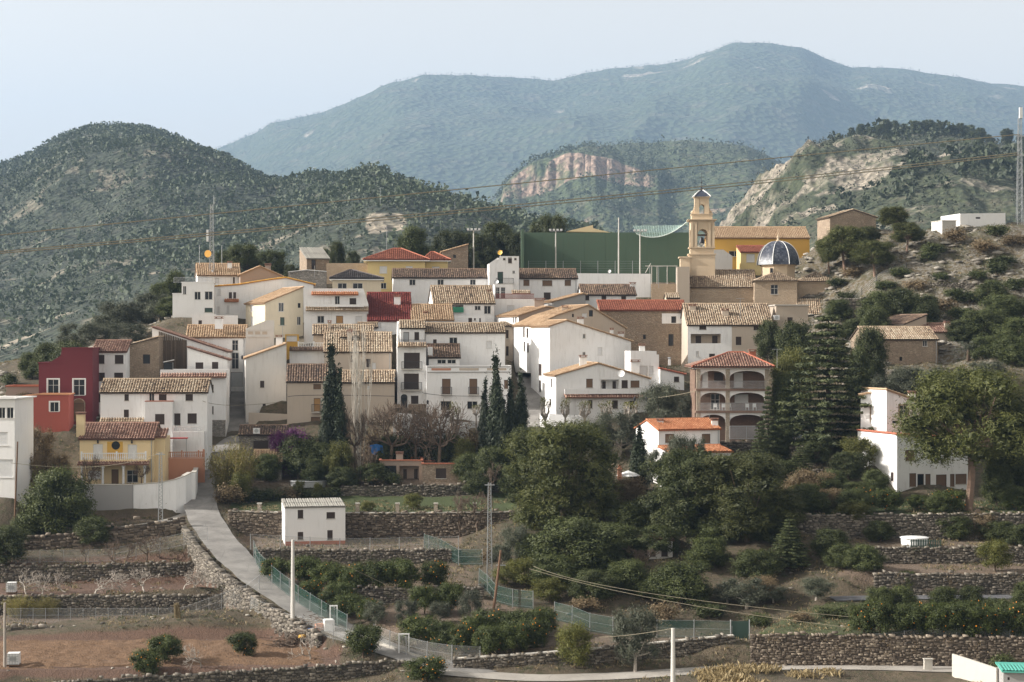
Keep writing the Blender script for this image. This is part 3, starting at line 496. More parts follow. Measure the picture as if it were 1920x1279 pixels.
def hit(px, py, dmin=150, dmax=470):
    """where the line of sight through a photo pixel meets the ground"""
    for D in np.arange(dmin, dmax, .25):
        p = P(px, py, D)
        if p[2] <= ground(p[0], p[1]): return np.array([p[0], p[1], ground(p[0], p[1])])
    p = P(px, py, dmax); return np.array([p[0], p[1], ground(p[0], p[1])])
def ground_mat():
    m, t, b = _mat('hillside_ground'); co = coord(t); n1 = noise(t, co, .25, 6, .6); n2 = noise(t, co, 1.6, 6, .65); n3 = noise(t, co, 7, 4, .6)
    base = mix(t, ramp(t, n1, [(.35, (0, 0, 0)), (.65, (1, 1, 1))]), (.072, .056, .036), (.125, .097, .063))
    base = mix(t, ramp(t, n2, [(.50, (0, 0, 0)), (.64, (.8,)*3)]), base, (.045, .050, .020))
    tan = mix(t, n2, (.12, .085, .06), (.215, .16, .118)); soil = mix(t, n2, (.09, .052, .036), (.165, .10, .070))
    lawn = mix(t, n3, (.035, .052, .014), (.075, .095, .028)); rock = mix(t, ramp(t, n3, [(.3, (0, 0, 0)), (.7, (1, 1, 1))]), (.11, .098, .078), (.31, .285, .245))
    rock = mix(t, ramp(t, n2, [(.44, (0, 0, 0)), (.56, (1, 1, 1))]), rock, (.125, .098, .055)); rock = mix(t, ramp(t, n1, [(.5, (0, 0, 0)), (.62, (.7,)*3)]), rock, (.07, .07, .032))
    def w(a):
        mm = t.nodes.new('ShaderNodeMath'); mm.operation = 'MULTIPLY_ADD'; t.links.new(n2, mm.inputs[0]); mm.inputs[1].default_value = .7
        s2 = t.nodes.new('ShaderNodeMath'); s2.operation = 'SUBTRACT'; t.links.new(attr(t, a), s2.inputs[0]); s2.inputs[1].default_value = .35
        t.links.new(s2.outputs[0], mm.inputs[2]); return ramp(t, mm.outputs[0], [(.1, (0, 0, 0)), (.42, (1, 1, 1))])
    for a, c in (('tan', tan), ('rock', rock), ('lawn', lawn), ('soil', soil)): base = mix(t, w(a), base, c)
    t.links.new(base, b.inputs['Base Color']); b.inputs['Roughness'].default_value = .97
    ad = t.nodes.new('ShaderNodeMath'); ad.operation = 'ADD'; t.links.new(n2, ad.inputs[0]); t.links.new(n3, ad.inputs[1]); bump(t, b, ad.outputs[0], .8, .25); return m
def grid_faces(nx, ny):
    i = np.arange(nx-1)[None, :]+nx*np.arange(ny-1)[:, None]; i = i.ravel(); return np.c_[i, i+1, i+nx+1, i+nx]
# furrows in the ploughed field
fm = ATT['soil'] > .9
me = mesh_np('hillside', np.c_[GX.ravel(), GY.ravel(), Zg.ravel()], grid_faces(len(gx), len(gy)), ground_mat())
for k, a in ATT.items(): at = me.attributes.new(k, 'FLOAT', 'POINT'); at.data.foreach_set('value', a.ravel().astype(np.float32))
me.polygons.foreach_set('use_smooth', [True]*len(me.polygons))
tag(link(bpy.data.objects.new('hillside', me), None, (0, 0, 0)), 'terraced hillside ground under the village', kind='structure')
# ploughed red soil sheet with furrows
q = np.array([P(*p) for p in PATCH[0][0]]); xs = np.arange(q[:, 0].min(), q[:, 0].max(), .30); ys = np.arange(q[:, 1].min()+.3, q[:, 1].max()-.2, .30)
SX, SY = np.meshgrid(xs, ys); SZ = np.array([ground(a, b_) for a, b_ in zip(SX.ravel(), SY.ravel())]).reshape(SX.shape)
ph = SY*5.2+SX*1.3+fbm(SX*.25, SY*.25, 3)*9; ed = np.min([np.abs((b_[0]-a[0])*(SY-a[1])-(b_[1]-a[1])*(SX-a[0]))/np.hypot(*(b_-a)) for a, b_ in zip(q[:, :2], np.roll(q[:, :2], -1, 0))], 0); ed = np.clip((ed-.3)/1.6, 0, 1)
SZ = SZ+ed*(.04+.15*np.sin(ph)*(.5+fbm(SX*.3+4, SY*.3, 2))+.34*fbm(SX*1.5, SY*1.5, 3)-.1)-(1-ed)*.35
pl_, *_ = np.linalg.lstsq(np.c_[q[:, :2], np.ones(4)], q[:, 2], rcond=None); off_ = np.abs(SZ-(pl_[0]*SX+pl_[1]*SY+pl_[2])).ravel()
ok = inside(q[:, :2], SX, SY).ravel() & (off_ < .75); fc = grid_faces(len(xs), len(ys)); fc = fc[ok[fc].all(1)]
def soil_mat(name, c1, c2):
    m, t, b = _mat(name); co = coord(t); n2 = noise(t, co, 1.1, 6, .65); n3 = noise(t, co, 6, 4)
    base = mix(t, n2, c1, c2); base = mix(t, ramp(t, n3, [(.5, (0, 0, 0)), (.8, (.5,)*3)]), base, tuple(x*1.5 for x in c2)); t.links.new(base, b.inputs['Base Color'])
    b.inputs['Roughness'].default_value = 1; bump(t, b, n3, .9, .15); return m
M['soil'] = soil_mat('ploughed_red_soil', (.11, .061, .033), (.19, .116, .068))
me = mesh_np('ploughed_field', np.c_[SX.ravel(), SY.ravel(), SZ.ravel()], fc, M['soil'])
tag(link(bpy.data.objects.new('ploughed_field', me), None, (0, 0, 0)), 'ploughed red soil field at the lower left', kind='structure')
# roads
def road_mat(name, c1, c2):
    m, t, b = _mat(name); co = coord(t); n1 = noise(t, co, .35, 5, .6); n2 = noise(t, co, 3., 5)
    base = mix(t, ramp(t, n1, [(.35, (0, 0, 0)), (.68, (1, 1, 1))]), c1, c2); base = mix(t, ramp(t, n2, [(.55, (0, 0, 0)), (.8, (.5,)*3)]), base, tuple(x*.6 for x in c1))
    v = N(t, 'TexVoronoi', Scale=.33, feature='DISTANCE_TO_EDGE'); t.links.new(co, v.inputs['Vector'])
    base = mix(t, ramp(t, v.outputs['Distance'], [(.004, (.35,)*3), (.012, (0, 0, 0))]), base, tuple(x*.55 for x in c1))
    t.links.new(base, b.inputs['Base Color']); b.inputs['Roughness'].default_value = .9; bump(t, b, n2, .3, .04); return m
M['road'] = road_mat('worn_concrete_road', (.175, .165, .155), (.30, .285, .265)); M['asphalt'] = road_mat('grey_asphalt', (.10, .10, .11), (.15, .15, .16)); M['pave'] = road_mat('pale_concrete_lane', (.30, .275, .245), (.41, .38, .34))
RM = {'road': 'road', 'valley_road': 'pave', 'path': 'pave', 'asphalt_road': 'asphalt', 'village_street': 'road'}
for nm, (q, w) in ROADL.items():
    d = np.gradient(q[:, :2], axis=0); d /= np.linalg.norm(d, axis=1)[:, None]; nn = np.c_[-d[:, 1], d[:, 0]]
    rows = []
    for i, k in enumerate(np.linspace(-1, 1, 7)):
        ww = w*(1+.10*(fbm(np.arange(len(q))*.35, np.full(len(q), 3.+i)) - .5)*(abs(k) > .9)*2)
        rows.append(np.c_[q[:, :2]+nn*(k*ww)[:, None] if np.ndim(ww) else q[:, :2]+nn*k*ww, q[:, 2]+.03-.05*k*k])
    V = np.stack(rows, 1).reshape(-1, 3)
    if nm == 'valley_road': V[:, 2] -= .02
    me = mesh_np(nm, V, grid_faces(7, len(q)), M[RM[nm]]); tag(link(bpy.data.objects.new(nm, me), None, (0, 0, 0)), kind='structure')
# ------------------------------------------------------------------ valley floor and hills
def far_mat(name, green, green2, bare, rock, sc, tufts):
    m, t, b = _mat(name); co = coord(t); n1 = noise(t, co, sc, 6, .6); n2 = noise(t, co, sc*6, 6, .65)
    v = N(t, 'TexVoronoi', Scale=tufts); t.links.new(co, v.inputs['Vector'])
    base = mix(t, ramp(t, v.outputs['Distance'], [(.15, (1, 1, 1)), (.65, (0, 0, 0))]), green, green2)
    base = mix(t, ramp(t, n2, [(.52, (0, 0, 0)), (.70, (.6,)*3)]), base, bare)
    ra = attr(t, 'rock'); mm = t.nodes.new('ShaderNodeMath'); mm.operation = 'MULTIPLY_ADD'; t.links.new(n2, mm.inputs[0]); mm.inputs[1].default_value = .9
    s2 = t.nodes.new('ShaderNodeMath'); s2.operation = 'SUBTRACT'; t.links.new(ra, s2.inputs[0]); s2.inputs[1].default_value = .45; t.links.new(s2.outputs[0], mm.inputs[2])
    n4 = noise(t, co, sc*22, 5, .7); rk = mix(t, ramp(t, n4, [(.38, (0, 0, 0)), (.62, (1, 1, 1))]), tuple(x*.42 for x in rock), tuple(x*1.1 for x in rock)); rk = mix(t, ramp(t, n2, [(.5, (0, 0, 0)), (.62, (.8,)*3)]), rk, green2)
    base = mix(t, ramp(t, mm.outputs[0], [(.25, (0, 0, 0)), (.5, (1, 1, 1))]), base, rk)
    t.links.new(base, b.inputs['Base Color']); b.inputs['Roughness'].default_value = 1
    bump(t, b, v.outputs['Distance'], .6, 1.5/tufts*.6); return m
def hill(name, label, ridge, Dr, Df, zf, back, na, nd, amp, mat, rockf=None, prof=None, seed=0, gully=1.0):
    """heightfield: ridge heights by direction, running down to its foot"""
    px = np.linspace(ridge[0][0], ridge[-1][0], na); rp = np.array(ridge, float); py = np.interp(px, rp[:, 0], rp[:, 1])
    D = np.interp(px, *np.array(Dr, float).T); Dft = np.interp(px, *np.array(Df, float).T); zft = np.interp(px, *np.array(zf, float).T)
    py = py+{'pine_hill': 13, 'rocky_hill': 11, 'butte': 0, 'far_mountain': 5}[name]
    jit = (fbm(px*.05+seed, px*0+seed, 3)-.5)*5; zr = (CY-py-jit)*D/F
    t = np.r_[np.linspace(0, 1, nd), 1+np.linspace(0, 1, nd//4+1)[1:]**1.3]
    T, PXg = np.meshgrid(t, px, indexing='ij')
    Dd = np.where(T <= 1, Dft+(D-Dft)*T, D+(T-1)*back)
    X = (PXg-CX)/F*Dd
    s = np.clip(T, 0, 1); pr = prof(s, PXg) if prof else s**.9*.55+.45*s*s*(3-2*s)
    Z = zft+(zr-zft)*pr; Z = np.where(T > 1, Z-(T-1)**1.2*np.maximum(zr-zft, 40)*.8, Z)
    sc = 1/amp/6; nz = fbm(X*sc+seed, Dd*sc+seed, 5, .55); rg = 1-np.abs(2*fbm(X*sc*1.3+seed*2, Dd*sc*.45+9, 4, .5)-1)
    env = np.clip(4*s*(1-s), 0, 1)**1.5*np.where(T > 1, 0, 1)
    Z = Z+env*((nz-.5)*amp*1.4+(rg-.6)*amp*gully)
    if name == 'rocky_hill':
        cr = np.clip((1600-PXg)/110, 0, 1)*np.clip((s-.35)*3, 0, 1)*env+.25*env; Z = Z+cr*((fbm(X*.06, Dd*.06, 4, .6)-.5)*24+(np.abs(fbm(X*.13, Dd*.08, 3)-.5))*-12)
    R = rockf(X, Dd, Z, PXg, CY-Z*F/Dd, s) if rockf else np.zeros_like(Z)
    me = mesh_np(name, np.c_[X.ravel(), Dd.ravel(), Z.ravel()], grid_faces(na, len(t)), mat)
    at = me.attributes.new('rock', 'FLOAT', 'POINT'); at.data.foreach_set('value', R.ravel().astype(np.float32))
    me.polygons.foreach_set('use_smooth', [True]*len(me.polygons))
    tag(link(bpy.data.objects.new(name, me), None, (0, 0, 0)), label, kind='structure')
    return X, Dd, Z, PXg, s, R
g = MB(); g.poly([(-9200, -800, -47), (9200, -800, -47), (9200, 11800, -47), (-9200, 11800, -47)])
tag(g.build('valley_floor', far_mat('valley_floor_scrub', (.05, .07, .025), (.09, .11, .04), (.20, .16, .10), (.3, .27, .22), .01, .12), org=(0, 0, 0)), kind='structure')
M['hillA'] = far_mat('pine_hill_scrub', (.030, .039, .023), (.044, .053, .031), (.070, .065, .048), (.34, .29, .22), .007, .17)
M['hillB'] = far_mat('rocky_hill_scrub', (.038, .048, .025), (.064, .074, .037), (.15, .13, .095), (.34, .295, .235), .013, .23)
M['hillC'] = far_mat('butte_scrub', (.045, .062, .030), (.078, .098, .042), (.16, .135, .09), (.36, .26, .20), .005, .085)
M['hillD'] = far_mat('mountain_woods', (.034, .052, .026), (.064, .084, .038), (.13, .115, .08), (.38, .34, .28), .0016, .036)
box = lambda v, a, b_, s=.04: np.clip((v-a)/s+.5, 0, 1)*np.clip((b_-v)/s+.5, 0, 1)
HA = hill('pine_hill', 'wooded hill behind the village at left', [(-700,470),(-300,400),(-100,340),(0,308),(60,285),(110,255),(160,238),(220,232),(270,237),(300,250),(340,264),(400,287),(450,310),(500,334),(560,338),(600,334),(650,338),(700,334),(750,342),(800,358),(850,376),(900,394),(950,412),(1000,432),(1100,470),(1200,510)],
  [(-700,2200),(220,2100),(600,1700),(1200,1250)], [(-700,620),(400,620),(1200,620)], [(-700,-46),(0,-36),(400,-20),(700,6),(1200,0)], 1000, 320, 130, 40, M['hillA'], seed=2,
  rockf=lambda X, D, Z, px, py, s: np.clip((fbm(X*.03, D*.045)-.62)*4, 0, .38)+.9*box(px, 690, 760, 20)*box(py, 400, 432, 8)+.45*np.clip((fbm(X*.03, D*.05+4)-.62)*6, 0, 1)*(s < .35))
RC = np.array([(780,480),(850,432),(900,397),(930,374),(950,352),(975,330),(1000,312),(1050,294),(1100,276),(1200,268),(1300,262),(1400,274),(1480,312),(1560,342),(1700,392),(1900,432)], float)
def bprof(s, px):
    base = s**.9*.6+.4*s*s*(3-2*s); c = box(px, 930, 1250, 30); w_ = (fbm(px*.03, px*0+2, 4)-.5)*.05+(fbm(px*.2, px*0+5, 3)-.5)*.02
    zr_ = (CY-np.interp(px, RC[:, 0], RC[:, 1]))*3150/F; fr = lambda y: ((CY-y)*2690/F+28)/(zr_+28)
    ft = fr(np.interp(px, [930, 960, 1000, 1100, 1225, 1260], [345, 322, 307, 312, 330, 345])); fb = fr(np.interp(px, [930, 1000, 1225], [357, 356, 360])); q = s+w_*np.clip(1-np.abs(s-.62)/.3, 0, 1)
    st = np.where(q < .60, fb*q/.60, np.where(q < .64, fb+(ft-fb)*(q-.60)/.04, ft+(1-ft)*(q-.64)/.36)); return base*(1-c)+st*c
HC = hill('butte', 'hazy flat hill with orange cliffs behind the village', RC.tolist(),
  [(780,3200),(1900,3000)], [(780,1900),(1900,1900)], [(780,-30),(1900,-10)], 1400, 300, 180, 52, M['hillC'], seed=5, prof=bprof, gully=.7,
  rockf=lambda X, D, Z, px, py, s: 1.25*np.clip(fbm(X*.02, D*.002+Z*.006, 4)*2.4-.30, 0, 1)*box(s+(fbm(px*.03, px*0+2, 4)-.5)*.05+(fbm(px*.2, px*0+5, 3)-.5)*.02, .597, .643, .012)*box(px, 935, 1230, 30)+.6*np.clip((fbm(X*.012, D*.018+3)-.66)*5, 0, .8))
HB = hill('rocky_hill', 'rocky scrub hill with orange crag on the right', [(1250,560),(1330,480),(1370,432),(1400,402),(1440,360),(1470,322),(1490,295),(1520,266),(1545,252),(1600,243),(1700,240),(1800,250),(1900,262),(2100,300),(2400,380),(2700,460)],
  [(1250,1250),(1500,1400),(2700,1480)], [(1250,620),(2700,640)], [(1250,-10),(2700,0)], 800, 340, 170, 30, M['hillB'], seed=8, gully=1.6,
  rockf=lambda X, D, Z, px, py, s: np.clip(1.15*np.clip((1575-px)/90, 0, 1)*np.clip((s-.42)*3, 0, 1)*np.clip(fbm(X*.035, D*.035+Z*.03, 4)*3.4-1.0, .15, 1)+np.clip((fbm(X*.026, D*.045)-.53)*5, 0, .55)*np.clip((s-.1)*3, 0, 1), 0, 1.2))
HD = hill('far_mountain', 'far hazy mountain with pale summit cliffs', [(-1500,330),(-300,330),(0,303),(60,312),(200,330),(350,300),(430,268),(480,246),(510,226),(560,222),(620,208),(680,190),(740,168),(790,160),(850,165),(950,158),(1050,152),(1120,131),(1200,122),(1280,115),(1320,100),(1360,85),(1400,80),(1450,82),(1500,88),(1540,105),(1590,125),(1650,128),(1750,140),(1850,150),(1920,158),(2100,175),(2600,230),(3400,330)],
  [(-1500,9000),(1400,8600),(3400,9000)], [(-1500,4200),(3400,4200)], [(-1500,-46),(400,-46),(900,60),(3400,90)], 1500, 360, 140, 290, M['hillD'], seed=11, gully=1.3,
  rockf=lambda X, D, Z, px, py, s: 1.1*np.clip(fbm(X*.008, D*.002+Z*.002, 4)*2.4-.5, 0, 1)*box(px, 1335, 1475, 14)*box(s, .925, .985, .02)+.6*np.clip((fbm(X*.009, D*.009)-.58)*8, 0, 1)*box(px, 1180, 1380, 60)*(s > .75)+.5*np.clip((fbm(X*.01, D*.005+7)-.70)*8, 0, 1)*(s > .5))
hz = MB(); hz.hexa([(-9500, -900, -49), (9500, -900, -49), (9500, 12000, -49), (-9500, 12000, -49), (-9500, -900, 1600), (9500, -900, 1600), (9500, 12000, 1600), (-9500, 12000, 1600)])
mh = bpy.data.materials.new('pale_haze'); mh.use_nodes = True; th = mh.node_tree; th.nodes.remove(th.nodes['Principled BSDF'])
pv = th.nodes.new('ShaderNodeVolumePrincipled'); pv.inputs['Color'].default_value = (.46, .68, 1.0, 1); pv.inputs['Density'].default_value = 0.95e-4; pv.inputs['Anisotropy'].default_value = .1
th.links.new(pv.outputs[0], th.nodes['Material Output'].inputs['Volume'])
ho = hz.build('haze', mh, org=(0, 0, -49)); tag(ho, kind='stuff')
# ------------------------------------------------------------------ building the houses
def tiles(o, e, s, poly, pitch=.35, row=.46, h=.125, seed=0, flat=False):
    """barrel tiles on a roof slope; poly in (along, up) metres. returns verts, quads, tints"""
    o = np.asarray(o, float); e = unit(e); s = unit(s); nrm = np.cross(e, s); nrm = nrm if nrm[2] > 0 else -nrm
    r_ = np.random.default_rng(seed+11); V = []; Q = []; T = []; poly = np.array(poly, float); lo, hi = poly[:, 0].min(), poly[:, 0].max()
    ncol = max(1, int(round((hi-lo)/pitch))); pitch = (hi-lo)/ncol; base = 0
    ang = np.linspace(0, math.pi, 5); ca, sa = -np.cos(ang), np.sin(ang)
    for i in range(ncol):
        c = lo+(i+.5)*pitch; ss = []
        for k in range(len(poly)):
            (xa, ya), (xb, yb) = poly[k], poly[(k+1) % len(poly)]
            if (xa-c)*(xb-c) < 0: ss.append(ya+(yb-ya)*(c-xa)/(xb-xa))
        if len(ss) < 2: continue
        s0, s1 = min(ss), max(ss)
        if s1-s0 < .15: continue
        nr = max(1, int(round((s1-s0)/row))); a = s0+(s1-s0)*np.arange(nr)/nr+r_.normal(0, .015, nr); b_ = a+(s1-s0)/nr*1.12
        jc = r_.normal(0, .018, nr); col = r_.random()*.25
        for (pos, rad, lift) in ((a, .46, .045), (b_, .36, .0)):
            ex = c+jc[:, None]+pitch*rad*ca[None, :]; hz_ = lift+h*sa[None, :]*(rad/.46)+.02+r_.normal(0, .008, nr)[:, None]
            V.append((o+ex[..., None]*e+pos[:, None, None]*s+hz_[..., None]*nrm))
        A0 = base; B0 = base+nr*5; k = np.arange(nr)[:, None]*5+np.arange(4)[None, :]
        Q.append(np.stack([A0+k, A0+k+1, B0+k+1, B0+k], -1).reshape(-1, 4)); base += nr*10
        tt = np.clip(r_.normal(.52, .15, nr)+col*.6-.05+.28*(fbm(np.full(nr, c*.35+seed*3.1), a*.35+seed, 3)-.5)*2, 0, 1); T.append(np.repeat(tt, 4))
    if not V: return None
    return np.concatenate([v.reshape(-1, 3) for v in V]), np.concatenate(Q), np.concatenate(T)
def tile_object(parts, mat, parent, name='roof_tiles'):
    parts = [p for p in parts if p is not None]
    if not parts: return
    off = 0; V, Q, T = [], [], []
    for v, q, t in parts: V.append(v); Q.append(q+off); T.append(t); off += len(v)
    V = np.concatenate(V)-ORG[parent]
    return tag(link(bpy.data.objects.new(name, mesh_np(name, V, np.concatenate(Q), mat, np.concatenate(T))), parent, ORG[parent]), kind='stuff')
def face(mb, f, org, ud, prof, zb, holes, inn, thick=.16):
    """wall with real openings: prof is the top line [(t,z)], holes are (t0,z0,t1,z1,depth)"""
    ts = [p[0] for p in prof]; br = sorted(set(round(t, 4) for t in ts+[x for h in holes for x in (h[0], h[2])] if ts[0]-1e-6 <= t <= ts[-1]+1e-6))
    pt = lambda t, z, w=0: org+ud*t+inn*w+np.array([0, 0, z])
    def top(t, side):
        for (a, za), (b_, zb_) in zip(prof, prof[1:]):
            if b_-a < 1e-5: continue
            if (side > 0 and a-1e-5 <= t < b_-1e-5) or (side < 0 and a+1e-5 < t <= b_+1e-5): return za+(zb_-za)*(t-a)/(b_-a)
        return prof[-1][1]
    for a, b_ in zip(br, br[1:]):
        if b_-a < 1e-4: continue
        z = zb; m = (a+b_)/2
        for h in sorted([h for h in holes if h[0] < m < h[2]], key=lambda h: h[1]):
            mb.poly([pt(a, z), pt(b_, z), pt(b_, h[1]), pt(a, h[1])]); z = h[3]
        mb.poly([pt(a, z), pt(b_, z), pt(b_, top(b_, -1)), pt(a, top(a, 1))])
    for (t0, z0, t1, z1, th) in holes:
        for (p, q_) in (((t0, z0), (t1, z0)), ((t1, z0), (t1, z1)), ((t1, z1), (t0, z1)), ((t0, z1), (t0, z0))):
            mb.poly([pt(*p), pt(*q_), pt(*q_, th), pt(*p, th)])
WM = {'s': 'shutter', 'g': 'glass', 'w': 'wood', 'l': 'lightwood', 'b': 'blind', 'd': 'green_door', 'o': 'glass', 'm': 'metal', 'L': None}  # plain openings have no glass: a dark pane paints the shade inside
def window(root, org, ud, inn, hole, typ, wallmat):
    t0, z0, t1, z1, th = hole; pt = lambda t, z, w=0: org+ud*t+inn*w+np.array([0, 0, z]); k = typ[0]; w, h = t1-t0, z1-z0; up = np.array([0, 0, 1.])
    bar = lambda mb, a, b_, c, d, w0, w1: mb.obox(pt(a, c, w0), ud*(b_-a), inn*(w1-w0), up*(d-c))
    if k == 'L':
        mb = MB(); bar(mb, t0, t1, z0, z1, th, th+.1); p = mb.build('recess_wall', M[wallmat], root)
        for q in np.linspace(.2, .75, max(2, int(w/2.2))):
            d = MB(); bar(d, t0+w*q, t0+w*q+min(.9, w*.18), z0, z0+h*.8, th-.06, th+.02); d.build('door', M['shutter'], root)
        return
    mb = MB(); bar(mb, t0, t1, z0, z1, th-.04, th)
    if k in 'sb':
        nsl = max(3, min(14, int(h/.14)))
        for i in range(nsl): bar(mb, t0+.05, t1-.05, z0+h*i/nsl, z0+h*(i+.72)/nsl, th-.065, th-.041)
    elif k in 'wl':
        for i in range(max(2, int(w/.35))):
            ww = w/max(2, int(w/.35)); bar(mb, t0+i*ww+.02, t0+(i+1)*ww-.02, z0+.03, z1-.03, th-.07, th-.041)
    isd = (z1-z0) > 1.65 and k in 'wldm'
    o = mb.build('door' if isd else 'window', M[WM[k]], root)  # for plain openings only a dark pane painted as inner shade
    f = MB(); fw = .065
    bar(f, t0, t1, z1-fw, z1, th-.10, th-.035); bar(f, t0, t0+fw, z0, z1-fw, th-.10, th-.035); bar(f, t1-fw, t1, z0, z1-fw, th-.10, th-.035)
    if k == 'g':
        bar(f, (t0+t1)/2-.03, (t0+t1)/2+.03, z0, z1-fw, th-.09, th-.035)
        if h > 1.4: bar(f, t0+fw, t1-fw, z0+h*.6-.025, z0+h*.6+.025, th-.085, th-.035)
    f.build('frame', M['frame' if k in 'gb' else 'darkframe'], o)
    if not isd and k != 'o':
        s = MB(); bar(s, t0-.08, t1+.08, z0-.08, z0-.003, -.07, .04); s.build('sill', M['frame' if k in 'gb' else 'concrete'], o)
    if '+' in typ or 'A' in typ or 'S' in typ:
        s = MB(); b_ = .16; nm = 'stone' if ('A' in typ and k == 'w') or 'S' in typ else 'whitepaint'
        bar(s, t0-b_, t0-.002, z0, z1, -.05, .03); bar(s, t1+.002, t1+b_, z0, z1, -.05, .03)
        if 'A' in typ:
            n_ = 8; r = w/2; cx = (t0+t1)/2; zc = z1-r
            for i in range(n_):
                a, c = math.pi*i/n_, math.pi*(i+1)/n_
                q = [pt(cx+(r+b_)*math.cos(a), z1+.0+(r+b_)*math.sin(a)*.8, -.05), pt(cx+(r+b_)*math.cos(c), z1+(r+b_)*math.sin(c)*.8, -.05), pt(cx+r*math.cos(c), z1+r*.8*math.sin(c), -.05), pt(cx+r*math.cos(a), z1+r*.8*math.sin(a), -.05)]
                s.hexa(q+[x+inn*.06 for x in q])
            ar = MB(); pp = [pt(cx+r*math.cos(math.pi*i/10), z1+r*.8*math.sin(math.pi*i/10), -.02) for i in range(11)]; ar.poly(pp); i0 = MB()
            ar.build('arch_head', M[WM[k]], o)
        else: bar(s, t0-b_, t1+b_, z1+.002, z1+b_, -.05, .03)
        s.build('surround', M[nm], o)
def slab(mb, pts, th, nrm):
    q = [np.asarray(p, float) for p in pts]; d = np.asarray(nrm)*th
    if len(q) == 4: mb.hexa([p-d for p in q]+q)
    else:
        mb.poly(q); mb.poly([p-d for p in q][::-1])
        for i in range(len(q)): mb.poly([q[i], q[(i+1) % len(q)], q[(i+1) % len(q)]-d, q[i]-d])
def railing(root, p0, p1, h, name='railing', mat='darkmetal', gap=.16, r=.018):
    p0, p1 = np.asarray(p0), np.asarray(p1); L = np.linalg.norm(p1-p0); d = (p1-p0)/L; mb = MB(); z = np.array([0, 0, 1.])
    mb.tube(p0+z*h, p1+z*h, r*1.5, n=4); mb.tube(p0+z*.08, p1+z*.08, r*1.2, n=4)
    for i in range(int(L/gap)+1): q = p0+d*min(L, i*gap); mb.tube(q, q+z*h, r, n=4, cap=False)
    return mb.build(name, M[mat], root)
def balusters(root, p0, p1, h, mat='whitepaint', name='balustrade'):
    p0, p1 = np.asarray(p0, float), np.asarray(p1, float); L = np.linalg.norm(p1-p0); d = (p1-p0)/L; mb = MB(); z = np.array([0, 0, 1.]); nn = np.cross(d, z)
    mb.obox(p0-nn*.09+z*(h-.1), d*L, nn*.18, z*.1); mb.obox(p0-nn*.09, d*L, nn*.18, z*.1)
    n_ = max(2, int(L/.24))
    for i in range(n_+1):
        q = p0+d*L*i/n_
        if i % 9 == 0 or i == n_: mb.obox(q-d*.1-nn*.11+z*.0, d*.2, nn*.22, z*(h+.18))
        else: mb.lathe(q+z*.1, [(.05, 0), (.085, (h-.2)*.35), (.04, (h-.2)*.75), (.06, h-.2)], 5)
    return mb.build(name, M[mat], root)
def chimney(root, base, top, w, mat):
    mb = MB(); d = w*.8; h = top-base[2]; mb.box(base, (w, d, h-.35))
    o = mb.build('chimney', M[mat], root); c = MB(); z = base[2]+h-.35; b3 = np.array([base[0], base[1], z+.002])
    if w > .45:
        c.box(b3, (w*1.2, d*1.2, .08))
        for sx in (-1, 1):
            for sy in (-1, 1): c.box(b3+[sx*w*.38, sy*d*.38, .08], (.12, .12, .14))
        c.box(b3+[0, 0, .22], (w*1.25, d*1.25, .10))
    else: c.lathe(b3, [(w*.45, 0), (w*.45, .15), (w*.8, .16), (w*.8, .22), (w*.1, .33)], 8)
    c.build('chimney_cap', M['tile_brown' if w > .45 else 'metal'], o)
HH = {}
up = np.array([0, 0, 1.])
